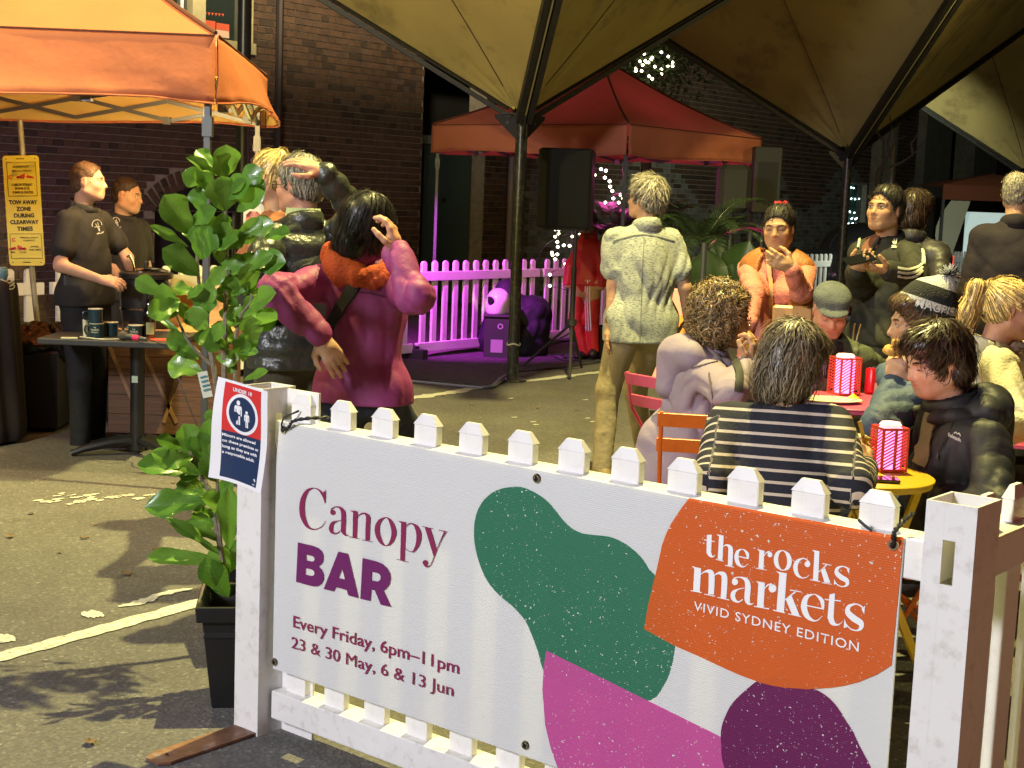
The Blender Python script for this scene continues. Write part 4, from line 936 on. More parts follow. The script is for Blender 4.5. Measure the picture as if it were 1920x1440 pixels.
# ---- skins, cloths
def skinmat(name, c): return mat(name, c, .52, var=.10, vscale=26, bump=.14, bscale=190, vcol=True, sss=.12, spec=.4)
SK = dict(pale=skinmat('skin_pale', (.50, .29, .19)), warm=skinmat('skin_warm', (.46, .26, .155)), tan=skinmat('skin_tan', (.42, .245, .13)), ruddy=skinmat('skin_ruddy', (.50, .25, .165)))
def cloth(name, c, rough=.85, bump=.35, bs=120, var=.08, **k):
    m = mat(name, c, rough, bump=bump, bscale=bs, var=var, vscale=14, **k); t, N, L, b = nodes_of(m)
    tc = N.new('ShaderNodeTexCoord'); wn = N.new('ShaderNodeTexNoise'); wn.inputs['Scale'].default_value = 3.5; L.new(tc.outputs['Object'], wn.inputs['Vector'])
    ad = N.new('ShaderNodeMixRGB'); ad.blend_type = 'ADD'; ad.inputs[0].default_value = .35; L.new(tc.outputs['Object'], ad.inputs[1]); L.new(wn.outputs['Color'], ad.inputs[2])
    rn = N.new('ShaderNodeTexNoise'); rn.noise_type = 'RIDGED_MULTIFRACTAL'; rn.inputs['Scale'].default_value = 9; rn.inputs['Detail'].default_value = 2.5; rn.inputs['Roughness'].default_value = .45; L.new(ad.outputs[0], rn.inputs['Vector'])
    bp = N.new('ShaderNodeBump'); bp.inputs['Strength'].default_value = .6; bp.inputs['Distance'].default_value = .011; L.new(rn.outputs[0], bp.inputs['Height'])
    if b.inputs['Normal'].is_linked: ob = b.inputs['Normal'].links[0].from_node; L.new(bp.outputs[0], ob.inputs['Normal'])
    else: L.new(bp.outputs[0], b.inputs['Normal'])
    return m
def hairmat(name, c, c2=None):
    m = mat(name, c, .62, var=.45, vscale=90, spec=.35, bump=.6, bscale=130); t, N, L, b = nodes_of(m)
    if 'Anisotropic' in b.inputs: b.inputs['Anisotropic'].default_value = .4
    return m
m_eyew = mat('eye_white', (.62, .58, .52), .3); m_iris = mat('iris_dark', (.02, .012, .008), .15, coat=1)
m_lens = mat('spectacle_frame_dark', (.02, .015, .015), .3); m_lensm = mat('spectacle_frame_metal', (.4, .36, .28), .25, metal=1)

def rot_hpr(yaw, pitch, roll):
    """columns: right, forward, up. yaw + turns to the right, pitch + looks up, roll + tips to the right shoulder"""
    return (Matrix.Rotation(-R(yaw), 3, 'Z') @ Matrix.Rotation(R(pitch), 3, 'X') @ Matrix.Rotation(R(roll), 3, 'Y'))
def head_fields(F, C, M, sex='m', fat=1.0, mouth=0):
    T = lambda p: np.array(C) + np.array(M @ Vector(p)); RM = [list(r) for r in M]
    f = fat
    F.ell(T((0, -.012, .030)), (.074, .092, .082), RM, .02); F.ell(T((0, .012, -.02)), (.066 * f, .078, .078), RM, .03)
    F.ell(T((0, .030, -.055)), (.054 * f, .058, .056), RM, .03); F.ell(T((0, .062, -.088)), (.026 * f, .022, .020), RM, .03)
    for s_ in (-1, 1):
        F.ell(T((s_ * .038 * f, .060, -.028)), (.024, .022, .024), RM, .025); F.cone(T((s_ * .058 * f, .0, -.06)), T((s_ * .020, .065, -.092)), .014, .013, .035)
        F.cone(T((s_ * .012, .083, .020)), T((s_ * .044, .072, .018)), .009, .008, .018)
        F.ell(T((s_ * .032, .092, .002)), (.017, .013, .012), RM, .014, 'sub'); F.ell(T((s_ * .032, .0745, .001)), (.014, .013, .012), RM, .006)
        ear = M @ Matrix.Rotation(R(-18 * s_), 3, 'Z')
        F.ell(T((s_ * .074, -.012, -.004)), (.008, .018, .030), [list(r) for r in ear], .010); F.ell(T((s_ * .083, -.010, .004)), (.005, .009, .014), [list(r) for r in ear], .006, 'sub')
    F.cone(T((0, .082, .008)), T((0, .104, -.030)), .0085, .0115, .013); F.cone(T((-.011, .092, -.035)), T((.011, .092, -.035)), .0085, .0085, .010)
    F.ell(T((0, .078, -.058)), (.027, .017, .016), RM, .018)
    F.cone(T((-.018, .0885, -.056)), T((.018, .0885, -.056)), .0055, .0055, .006); F.cone(T((-.016, .0875, -.066)), T((.016, .0875, -.066)), .0065, .0065, .006)
    F.cone(T((-.020, .096, -.0610)), T((.020, .096, -.0610)), .0016, .0016, .003, mode='sub')
    if mouth: F.ell(T((0, .094, -.062)), (.013, .012, .007), RM, .006, 'sub')
def skin_tint(V, C, M, hue=1.0):
    P = (V - np.array(C)) @ np.array([list(r) for r in M]); x, y, z = P.T; t = np.ones((len(V), 3))
    def blend(mask, c): t[:] = t * (1 - mask[:, None]) + t * np.array(c) * mask[:, None]
    lip = np.exp(-((x / .022) ** 4 + ((z + .061) / .010) ** 4)) * (y > .07); blend(lip * .75, (.80, .50, .50))
    ck = np.exp(-(((np.abs(x) - .042) / .022) ** 2 + ((z + .032) / .022) ** 2)) * (y > .03); blend(ck * .5, (1.03, .78, .74))
    ns = np.exp(-((x / .016) ** 2 + ((z + .03) / .014) ** 2)) * (y > .085); blend(ns * .5, (1.03, .8, .76))
    er = (np.abs(x) > .072) * (np.abs(z) < .05) * 1.0; blend(er * .5, (1.02, .78, .72))
    ey = np.exp(-(((np.abs(x) - .032) / .018) ** 2 + ((z - .003) / .012) ** 2)) * (y > .05); blend(ey * .55, (.74, .62, .60))
    return t
def hand_fields(F, wr, d, n, side=1, curl=.5, k=.007, spread=1.0, thumb=.6, s=1.0):
    """wr wrist, d direction of the fingers, n palm normal (palm faces n); side=+1 thumb on the +cross side"""
    wr = Vector(wr); d = Vector(d).normalized(); n = Vector(n); n = (n - d * n.dot(d)).normalized(); l = d.cross(n) * side
    bn0 = (l.cross(d) * side).normalized()
    if bn0.dot(n) < 0: bn0 = -bn0
    for i, (o_, ln) in enumerate(((.031, .070), (.010, .078), (-.011, .072), (-.031, .056))):
        b_ = wr + d * (.088 - .004 * abs(i - 1)) * s + l * o_ * s
        F.cone(wr + d * .018 * s + l * o_ * .55 * s, b_, .0145 * s, .0115 * s, .016)
        p = b_; ang = 0; dd0 = (d + l * (o_ * 2.4 * spread * (1 - curl * .6))).normalized(); r_ = .0098 * s
        for j, fr in enumerate((.42, .32, .26)):
            ang += curl * (.7 + .1 * i) * (.8 if j == 0 else 1.0)
            dd = dd0 * math.cos(ang) + bn0 * math.sin(ang)
            q = p + dd * ln * fr * s; F.cone(p, q, r_, r_ * .93, k * .7); p = q; r_ *= .92
    F.ell(wr + d * .045 * s + bn0 * .004, (.03 * s, .03 * s, .018 * s), None, .02)
    bn = bn0; t0 = wr + d * .02 * s + l * .022 * s + bn * .006; t1 = t0 + (d * .55 + l * .75 + bn * thumb * .5).normalized() * .042 * s
    t2 = t1 + (d * .85 + l * .25 + bn * thumb).normalized() * .032 * s; t3 = t2 + (d * .9 - l * .05 + bn * thumb).normalized() * .026 * s
    F.cone(t0, t1, .017 * s, .0125 * s, .014); F.cone(t1, t2, .0118 * s, .0108 * s, .006); F.cone(t2, t3, .0105 * s, .009 * s, .005)

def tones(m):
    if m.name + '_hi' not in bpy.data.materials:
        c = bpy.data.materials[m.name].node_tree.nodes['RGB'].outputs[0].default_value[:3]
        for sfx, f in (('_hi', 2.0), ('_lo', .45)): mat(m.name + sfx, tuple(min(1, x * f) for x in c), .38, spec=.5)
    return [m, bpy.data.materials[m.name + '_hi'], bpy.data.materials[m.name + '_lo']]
CROWN = (0, -.05, .11)
def make_hair(root, C, M, style, m, n_str=900, seed=1, L=None, hh=.0045, m2=None):
    T = lambda p: np.array(C) + np.array(M @ Vector(p)); RM = [list(r) for r in M]; Nv = lambda v: np.array(M @ Vector(v))
    F = Field(np.array(C) - .22, np.array(C) + .22, hh)
    if style in ('short', 'crop', 'thin', 'messy'):
        e = dict(short=.010, crop=.003, thin=.002, messy=.018)[style]
        F.ell(T((0, -.014, .032)), (.075 + e, .092 + e, .083 + e * 1.4), RM, .02); F.ell(T((0, -.03, -.02)), (.066 + e, .068 + e, .07), RM, .02)
        F.cut(T((0, .030 if style != 'thin' else .012, 0)), Nv((0, 1, -.55 if style != 'thin' else -.35))); F.cut(T((0, 0, -.030)), Nv((0, .55, -1)))
        for s_ in (-1, 1): F.ell(T((s_ * .085, .0, -.01)), (.02, .022, .034), RM, .01, 'sub')
        if style == 'thin': F.ell(T((0, .03, .12)), (.05, .07, .045), RM, .02, 'sub')
    elif style == 'womanshort':
        F.ell(T((0, -.018, .036)), (.090, .106, .100), RM, .02); F.ell(T((0, -.038, -.035)), (.084, .078, .085), RM, .03)
        F.ell(T((0, .05, .075)), (.075, .05, .035), RM, .03)
        F.cut(T((0, .052, 0)), Nv((0, 1, -.50))); F.cut(T((0, 0, -.055)), Nv((0, .75, -1)))
        for s_ in (-1, 1): F.ell(T((s_ * .096, .006, -.022)), (.032, .040, .042), RM, .015, 'sub')
    elif style == 'bob':
        F.ell(T((0, -.020, .035)), (.094, .110, .100), RM, .03); F.ell(T((0, -.035, -.06)), (.096, .092, .095), RM, .04); F.ell(T((0, -.02, -.11)), (.09, .085, .05), RM, .04)
        F.cut(T((0, .055, 0)), Nv((0, 1, -.15))); F.cut(T((0, 0, -.125)), Nv((0, .2, -1)))
        for s_ in (-1, 1): F.ell(T((s_ * .02, .09, -.03)), (.06, .05, .10), RM, .02, 'sub')
    elif style == 'curly':
        F.ell(T((0, -.025, .045)), (.105, .118, .105), RM, .03); F.ell(T((0, -.045, -.045)), (.102, .088, .085), RM, .04)
        F.cut(T((0, .036, 0)), Nv((0, 1, -.42))); F.cut(T((0, 0, -.105)), Nv((0, .35, -1)))
        for s_ in (-1, 1): F.ell(T((s_ * .05, .085, -.04)), (.06, .05, .07), RM, .02, 'sub')
        F.noise(.014, 55, seed)
    elif style == 'updo':
        F.ell(T((0, -.016, .034)), (.082, .100, .092), RM, .02); F.ell(T((0, -.035, -.02)), (.076, .070, .07), RM, .03); F.ell(T((0, -.055, .095)), (.038, .036, .030), RM, .02)
        F.cut(T((0, .040, 0)), Nv((0, 1, -.5))); F.cut(T((0, 0, -.035)), Nv((0, .5, -1)))
        for s_ in (-1, 1): F.ell(T((s_ * .088, .004, -.012)), (.02, .026, .034), RM, .01, 'sub')
    elif style == 'pony':
        F.ell(T((0, -.016, .034)), (.081, .100, .090), RM, .02); F.ell(T((0, -.035, -.02)), (.074, .070, .06), RM, .03)
        F.cut(T((0, .040, 0)), Nv((0, 1, -.5))); F.cut(T((0, 0, -.040)), Nv((0, .6, -1)))
        for s_ in (-1, 1): F.ell(T((s_ * .088, .004, -.012)), (.02, .026, .034), RM, .01, 'sub')
        F.cone(T((0, -.09, .075)), T((0, -.145, .06)), .018, .030, .02); F.cone(T((0, -.145, .06)), T((0, -.165, -.05)), .032, .036, .03); F.cone(T((0, -.165, -.05)), T((0, -.14, -.19)), .035, .018, .03)
    F.noise(.0035, 90, seed + 3)
    VF = F.mesh(); o = np_mesh('hair', VF, m, root)
    # strands laid along the surface
    V, Fc = VF; bvh = BVHTree.FromPolygons([tuple(v) for v in V], [tuple(f) for f in Fc]); r = random.Random(seed); Mi = M.inverted()
    mb = MB(); CR_ = {'pony': Vector((0, -.095, .075)), 'updo': Vector((0, -.055, .10))}.get(style, Vector((0.01, -.045, .125)))
    steps = {'bob': 12, 'curly': 7, 'pony': 8, 'crop': 3, 'thin': 3, 'short': 5, 'messy': 5, 'womanshort': 8, 'updo': 6}[style]; st = {'crop': .004, 'thin': .005}.get(style, .011)
    lift = {'curly': .007, 'messy': .008, 'womanshort': .004, 'short': .003, 'bob': .003}.get(style, .0015); wd = .0022 if style != 'curly' else .0030
    ids = [r.randrange(len(V)) for _ in range(n_str)]
    for vi in ids:
        p = Vector(V[vi]); pts = []; curl_ph = r.uniform(0, 6.28); rd = Vector((r.gauss(0, 1), r.gauss(0, 1), r.gauss(0, 1))).normalized(); lf = r.uniform(.0012, lift + .0025) if r.random() > .10 else r.uniform(.006, .017)
        for k_ in range(steps):
            loc, nrm, _, _ = bvh.find_nearest(p)
            if loc is None: break
            lp = Mi @ (Vector(loc) - Vector(C))
            if style in ('pony', 'updo'):
                dl = (CR_ - lp) if not (style == 'pony' and lp.y < -.10) else Vector((0, -.05, -1))
                if dl.length < .02: dl = Vector((0, 0, -.2))
                dl.normalize()
            elif style == 'curly': dl = rd * 1.0 + Vector((0, 0, -.6)) + Vector((math.sin(k_ * 1.4 + curl_ph), math.cos(k_ * 1.4 + curl_ph), 0)) * 1.1
            else:
                dl = (lp - CR_); dl.normalize(); g_ = 1.2 if style == 'bob' else .35; dl = dl + Vector((0, 0, -g_)) + Mi @ (rd * (.45 if style in ('messy', 'womanshort') else .18))
                if style in ('womanshort',) and lp.y > 0: dl += Vector((.5, .3, -.1))
                if style == 'messy': dl += Vector((.5, .25, 0))
            dw = M @ dl; dw = dw - nrm * dw.dot(nrm)
            if dw.length < 1e-4: break
            dw.normalize(); tip = k_ / steps
            off = lf * (1 + (1.8 * tip if style in ('messy', 'womanshort', 'curly') else 0)) + (.004 * math.sin(k_ * 1.5 + curl_ph) if style == 'curly' else 0)
            pts.append((loc + nrm * off, nrm.cross(dw).normalized(), tip)); p = loc + dw * st
        if len(pts) > 2:
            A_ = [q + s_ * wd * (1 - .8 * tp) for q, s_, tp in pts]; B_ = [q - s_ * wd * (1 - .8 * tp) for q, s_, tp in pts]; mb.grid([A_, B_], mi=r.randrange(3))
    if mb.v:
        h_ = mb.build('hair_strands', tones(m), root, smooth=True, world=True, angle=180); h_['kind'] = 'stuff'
    return o
def face_extras(root, C, M, hairm, eyes='open', glasses=None, brow=.0035, look=0):
    T = lambda p: Vector(C) + M @ Vector(p); e = MB(); b_ = MB(); ir = MB()
    for s_ in (-1, 1):
        c = T((s_ * .032, .0845, .001)); Rr = M.to_4x4()
        if eyes == 'open':
            P_ = [(math.cos(a) * r_, math.sin(a) * r_) for r_ in (1,) for a in np.linspace(0, 6.28, 15)[:-1]]
            vs = [T((s_ * .032, .0893, .001))] + [T((s_ * .032 + .0135 * x, .0875 - .004 * abs(x), .001 + .0045 * y)) for x, y in P_]
            e.add(vs, [(0, i + 1, (i + 1) % 14 + 1) for i in range(14)])
            vs = [T((s_ * .032 + look * .004, .0902, .001))] + [T((s_ * .032 + look * .004 + .0048 * x, .0888, .001 + .0042 * y)) for x, y in P_]
            ir.add(vs, [(0, i + 1, (i + 1) % 14 + 1) for i in range(14)])
        zl = .0058 if eyes == 'open' else -.002
        b_.tube([T((s_ * .018, .0865, zl - .003)), T((s_ * .026, .0895, zl)), T((s_ * .036, .0885, zl)), T((s_ * .046, .082, zl - .004))], [.0008, .0013, .0014, .0008], 5)
        b_.tube([T((s_ * .014, .0925, .0185)), T((s_ * .028, .0905, .0225)), T((s_ * .042, .0835, .0215)), T((s_ * .052, .074, .016))], [brow * .7, brow, brow * .8, .0008], 6)
    if e.v: e.build('eyes', m_eyew, root, world=True, smooth=True); ir.build('irises', m_iris, root, world=True, smooth=True)
    b_.build('brows', hairm, root, world=True, smooth=True)
    if glasses:
        g = MB(); up = .0 if glasses != 'forehead' else .062; fy = .104 if glasses != 'forehead' else .086
        for s_ in (-1, 1):
            ring = [T((s_ * .033 + .023 * math.cos(a), fy - .010 * abs(math.cos(a) * s_ > 0) * 0 - (.006 if s_ * math.cos(a) > 0 else 0), up - .001 + .019 * math.sin(a))) for a in np.linspace(0, 6.28, 21)[:-1]]
            g.tube(ring, .0016, 5, closed=True)
            g.tube([T((s_ * .055, fy - .006, up + .004)), T((s_ * .074, .05, up + .004)), T((s_ * .080, -.01, up * .5 + .004)), T((s_ * .078, -.03, up * .5 - .01))], .0015, 5)
        g.tube([T((-.011, fy + .002, up + .002)), T((0, fy + .004, up + .005)), T((.011, fy + .002, up + .002))], .0014, 5)
        g.build('glasses', m_lensm if glasses == 'metal' else m_lens, root, world=True, smooth=True)

STAND = dict(pel=(0, 0, .95), hipR=(.09, 0, .93), hipL=(-.09, 0, .93), kneeR=(.10, .02, .50), kneeL=(-.10, .02, .50), ankR=(.11, -.02, .09), ankL=(-.11, -.02, .09),
  ch=(0, -.01, 1.26), neck=(0, -.02, 1.46), head=(0, .02, 1.635), shR=(.162, -.015, 1.395), shL=(-.162, -.015, 1.395), elR=(.205, -.02, 1.12), elL=(-.205, -.02, 1.12), wrR=(.215, .06, .87), wrL=(-.215, .06, .87))
SIT = dict(pel=(0, 0, .52), hipR=(.10, .03, .50), hipL=(-.10, .03, .50), kneeR=(.13, .42, .50), kneeL=(-.13, .42, .50), ankR=(.13, .40, .09), ankL=(-.13, .40, .09),
  ch=(0, .04, .82), neck=(0, .08, 1.02), head=(0, .14, 1.19), shR=(.162, .06, .945), shL=(-.162, .06, .945), elR=(.22, .16, .72), elL=(-.22, .16, .72), wrR=(.12, .38, .76), wrL=(-.12, .38, .76))
N_ = lambda v: np.array(v, float)
def person(label, hpx, Y, head, pose='stand', H=None, yaw=0, pitch=0, tilt=0, ov=None, skin='pale', hair='short', hairm=None, top=None, sleeves='long', legm=None, shoe=None, wid=1.0, hem=None, open_neck=False,
           eyes='open', glasses=None, hands=None, topk=None, female=False, group=None, n_str=900, h=.009, hh=.0045, lean=0, mouth=0, fat=1.0, skirt=0, nofeet=False, collar=True, wr_amp=.006, skirtm=None, band=None, belly=0, hairm2=None, noface=False, sh_drop=0, seed=None, topname='jacket', puffs=0):
    """head centre seen at photo pixel hpx, at depth Y; heading in degrees: 0 away, 90 to the right, 180 to the camera"""
    seed = seed or (abs(hash(label)) % 1000 if False else sum(map(ord, label)) % 997)
    base = STAND if pose == 'stand' else SIT; hc = at(hpx[0], hpx[1], Y); sc = hc.z / base['head'][2] if H is None else H / 1.75
    Rz = Matrix.Rotation(-R(head), 3, 'Z'); J = {}; dx = Vector(base['head']) * sc; dz = hc.z - base['head'][2] * sc
    org = hc - Rz @ Vector((dx.x, dx.y, 0)); org.z = 0
    for k_, v in base.items():
        p = Rz @ (Vector(v) * sc) + org
        if k_[:2] in ('sh', 'ch', 'ne', 'he', 'el', 'wr') and lean and k_ != 'head':
            pass
        if pose != 'stand' and k_ in ('ch', 'neck', 'head', 'shR', 'shL', 'elR', 'elL', 'wrR', 'wrL'): p.z += dz * (1 if k_ not in ('ch',) else .6)
        elif pose == 'stand' and H is not None and k_ not in ('ankR', 'ankL', 'kneeR', 'kneeL'): p.z += dz * (1 if k_ != 'pel' and 'hip' not in k_ else .5)
        J[k_] = p
    J['shR'].z -= sh_drop; J['shL'].z -= sh_drop
    UA, FA = .285 * sc, .25 * sc; ov = ov or {}
    for k_ in ('neck', 'ch', 'pel', 'shR', 'shL', 'hipR', 'hipL', 'kneeR', 'kneeL', 'ankR', 'ankL'):
        if k_ in ov: v = ov[k_]; J[k_] = at(*v) if len(v) == 3 else J[k_] + Rz @ Vector(v[:3])
    for s_ in 'RL':
        for a_, b_, L_ in (('sh', 'el', UA), ('el', 'wr', FA)):
            k_ = b_ + s_
            if k_ in ov:
                v = ov[k_]
                if v[0] == 'w': J[k_] = Vector(v[1])
                else: J[k_] = at_len(v[0], v[1], J[a_ + s_], L_ * (v[3] if len(v) > 3 else 1), v[2] == 'f')
            elif b_ == 'wr' and 'el' + s_ in ov: J[k_] = J['el' + s_] + (Rz @ Vector((0, .5, -.5))).normalized() * FA
    root = thing('person', label, 'person', (J['pel'].x, J['pel'].y, 0), 0, group)
    C = hc; M = Rz @ rot_hpr(yaw, pitch, tilt); hs = 1.0; skm = SK[skin]
    right = Rz @ Vector((1, 0, 0)); fwd = Rz @ Vector((0, 1, 0)); up = Vector((0, 0, 1)); ws = wid * sc
    torso_ax = (J['neck'] - J['pel']).normalized(); RT = Matrix((right, torso_ax.cross(right).normalized() * 1, torso_ax)).transposed(); RTl = [list(r_) for r_ in RT]
    def torso(F, o_, hips=True, kk=.06):
        pel, ch, nk = J['pel'], J['ch'], J['neck']; waist = pel.lerp(ch, .5)
        F.ell(pel, ((.152 + o_) * ws, (.105 + o_) * ws, .13 + o_), RTl, kk)
        F.ell(waist + fwd * belly * .6, ((.122 + o_ + (0 if female else .016)) * ws + belly * .3, (.092 + o_) * ws + belly, .17 + o_), RTl, kk)
        F.ell(ch, ((.140 + o_) * ws, (.100 + o_) * ws, .19 + o_), RTl, kk)
        F.cone(J['shR'].lerp(J['shL'], .12), J['shL'].lerp(J['shR'], .12), .052 + o_ * .8, .052 + o_ * .8, .07)
        F.cone(ch.lerp(nk, .6), nk, .068 + o_, .056 + o_ * .6, .06)
        if female:
            for s_ in (-1, 1): F.ell(ch + fwd * .095 * ws + right * s_ * .07 - up * .0, (.06 + o_ * .5,) * 3, None, .05)
    # ---------- body (skin)
    pts = np.array([list(v) for v in J.values()]); lo, hi = pts.min(0) - .2, pts.max(0) + .2; lo[2] = max(lo[2], -.02)
    F = Field(lo, hi, .012); torso(F, -.012)
    F.cone(J['neck'] - up * .03, C - M @ Vector((0, .02, .05)), .056, .050, .03)
    for s_ in 'RL':
        F.cone(J['sh' + s_], J['el' + s_], .047, .038, .04); F.cone(J['el' + s_], J['wr' + s_], .040, .027, .02)
        F.cone(J['hip' + s_], J['knee' + s_], .082, .052, .05); F.cone(J['knee' + s_], J['ank' + s_], .050, .034, .03)
    parts = [F.mesh()]
    Fh = Field(np.array(C) - np.array((.13, .13, .17)), np.array(C) + np.array((.13, .13, .15)), hh * .8); head_fields(Fh, C, M, fat=fat, mouth=mouth)
    Fh.cone(J['neck'] - up * .02, C - M @ Vector((0, .022, .05)), .058, .053, .03); parts.append(Fh.mesh())
    hd = hands or {}
    for s_ in 'RL':
        cfg = hd.get(s_, {})
        if cfg is None: continue
        wr = J['wr' + s_]; el = J['el' + s_]; fd = (wr - el).normalized(); d = Vector(cfg.get('d', fd)); n = Vector(cfg.get('n', (right * (-1 if s_ == 'R' else 1))))
        Fz = Field(np.array(wr) - .22, np.array(wr) + .22, .0042); side = 1 if s_ == 'R' else -1
        side *= cfg.get('flip', 1)
        Fz.cone(el.lerp(wr, .35), wr, .036, .0265, .02); hand_fields(Fz, wr, d, n, side, cfg.get('curl', .45), thumb=cfg.get('thumb', .6)); parts.append(Fz.mesh())
    VF = joinVF(parts); body = np_mesh('body', VF, skm, root, tint=skin_tint(VF[0], C, M))
    # ---------- legs
    if legm:
        F = Field(lo, hi, h); sit = pose != 'stand'
        F.ell(J['pel'], (.172 * ws, .125 * ws, .12), RTl, .05)
        for s_ in 'RL':
            F.cone(J['hip' + s_], J['knee' + s_], .098 * ws, .070, .05); F.cone(J['knee' + s_], J['ank' + s_] + up * .0, .068, .058, .03)
        F.noise(.006, 26, seed); np_mesh('trousers', F.mesh(), legm, root)
    if shoe and not nofeet:
        for s_ in 'RL':
            a_ = J['ank' + s_]; f_ = (fwd + right * (.25 if s_ == 'R' else -.25)).normalized(); b_ = Vector((a_.x, a_.y, a_.z - .09 * sc + .040))
            sh_ = Field(N_(b_) - .26, N_(b_) + .26, .008)
            sh_.cone(b_ - f_ * .055, b_ + f_ * .13, .042, .034, .02); sh_.cone(b_ - f_ * .03 + up * .03, b_ + f_ * .04 + up * .02, .045, .035, .03)
            sh_.cut((0, 0, b_.z - .036), (0, 0, -1)); np_mesh('shoe', sh_.mesh(), shoe, root)
    # ---------- top
    if top:
        tk = (topk or .022) * .68; F = Field(lo - .05, hi + .05, h); torso(F, tk)
        hz = hem if hem is not None else (J['pel'].z - .06)
        if skirt or pose == 'stand':
            fl = J['pel'] - up * (J['pel'].z - hz + .04); F.cone(J['pel'] + up * .02, Vector((J['pel'].x, J['pel'].y, hz - .05)), (.118 + tk) * ws, (.120 + tk + skirt) * ws, .05, flat=(list(fwd), 1.18))
            F.cone(J['hipR'] , J['hipR'] - up * .1, .10 * ws + tk, .10 * ws + tk, .05); F.cone(J['hipL'], J['hipL'] - up * .1, .10 * ws + tk, .10 * ws + tk, .05)
        arms = []
        for s_ in 'RL':
            sh, el, wr = J['sh' + s_], J['el' + s_], J['wr' + s_]
            if sleeves == 'long':
                F.cone(sh, el, .048 + tk * .8, .041 + tk * .8, .035); F.cone(el, el.lerp(wr, .93), .044 + tk * .8, .032 + tk * .7, .025)
            elif sleeves == 'short':
                e2 = sh.lerp(el, .62); F.cone(sh, e2, .048 + tk, .050 + tk * 1.3, .03)
            elif sleeves == 'none': pass
        F.noise(wr_amp, 31, seed + 1)
        if sleeves == 'long' and not puffs:
            def rings(x, y, z):
                P_ = np.stack([x, y, z], 1); o_ = np.zeros(len(P_))
                for s_ in 'RL':
                    for a_, b_, cn, wdt in ((J['sh' + s_], J['el' + s_], UA, .09), (J['el' + s_], J['wr' + s_], 0, .085), (J['el' + s_], J['wr' + s_], FA * .85, .05)):
                        a_ = N_(a_); b_ = N_(b_); d = b_ - a_; L_ = np.linalg.norm(d); t_ = (P_ - a_) @ d / L_; e = P_ - a_ - np.clip(t_, 0, L_)[:, None] * d / L_; rr = np.linalg.norm(e, axis=1); m_ = rr < .12
                        ang = np.arctan2(e[:, 2], e[:, 0]); o_ += m_ * np.exp(-((t_ - cn) / wdt) ** 2) * ((np.abs(np.sin(t_ * 62 + 1.4 * np.sin(ang * 2 + cn * 9) + ang)) - .6) * -.0045)
                return o_ * min(.75, wr_amp / .012)
            F.func(rings)
        if puffs:
            def pf(x, y, z):
                P_ = np.stack([x, y, z], 1); dist = np.full(len(P_), 9.); crd = np.zeros(len(P_))
                segs = [(J['pel'] - up * .2, J['neck'], .6)] + [(J['sh' + s_], J['el' + s_], 1.2) for s_ in 'RL'] + [(J['el' + s_], J['wr' + s_], 1.2) for s_ in 'RL']
                for a_, b_, pr in segs:
                    a_ = N_(a_); b_ = N_(b_); d = b_ - a_; L_ = np.linalg.norm(d); t_ = np.clip(((P_ - a_) @ d) / L_ ** 2, 0, 1); dd = np.linalg.norm(P_ - a_ - t_[:, None] * d, axis=1) - (.12 if pr < 1 else .06)
                    m_ = dd < dist; dist = np.where(m_, dd, dist); crd = np.where(m_, t_ * L_ + (0 if pr < 1 else 10), crd)
                return -.011 * np.abs(np.sin(crd * math.pi / puffs)) + .006
            F.func(pf)
        F.cut((0, 0, hz), (0, 0, -1))
        # neck opening
        F.cone(J['neck'] + up * .02, C - up * .02, .058, .07, .01, mode='sub')
        VFt = F.mesh(); attr = None
        if band:
            P_ = VFt[0]; z = (P_ - N_(J['pel'])) @ N_(torso_ax); attr = z.copy(); best = np.full(len(P_), 9.)
            for a_, b_, off in [(J['sh' + s_], J['el' + s_], 0.) for s_ in 'RL'] + [(J['el' + s_], J['wr' + s_], UA) for s_ in 'RL']:
                a_ = N_(a_); b_ = N_(b_); d = b_ - a_; L_ = np.linalg.norm(d); t_ = ((P_ - a_) @ d) / L_ ** 2; tt = np.clip(t_, 0, 1); dd = np.linalg.norm(P_ - a_ - tt[:, None] * d, axis=1)
                m_ = (dd < .095) & (dd < best) & (t_ > .12 if off == 0 else True) & (np.abs((P_ - N_(J['ch'])) @ N_(right)) > .185 * ws); attr = np.where(m_, off + t_ * L_ + .013, attr); best = np.where(m_, dd, best)
        tp = np_mesh(topname, VFt, top, root, attr=attr)
        if collar:
            cm = MB(); rr = []
            for i in range(25):
                a_ = 2 * math.pi * i / 24; o_ = right * math.cos(a_) * .078 + fwd * math.sin(a_) * .078 ; zc = .035 - .022 * math.sin(a_)
                rr.append([J['neck'] + o_ * 1.05 - up * .015, J['neck'] + o_ * .98 + up * (zc + .012), J['neck'] + o_ * 1.05 + up * (zc + .004), J['neck'] + o_ * 1.2 - up * .01])
            cm.grid(rr); cm.build('collar', top, root, smooth=True, world=True, angle=180, thick=.005)
    if hair: make_hair(root, C, M, hair, hairm, n_str, seed, hh=hh, m2=hairm2)
    if not noface: face_extras(root, C, M, hairm if hairm else m_iris, eyes, glasses)
    return dict(root=root, J=J, C=C, M=M, Rz=Rz, right=right, fwd=fwd, up=up, sc=sc, T=lambda p: C + M @ Vector(p))
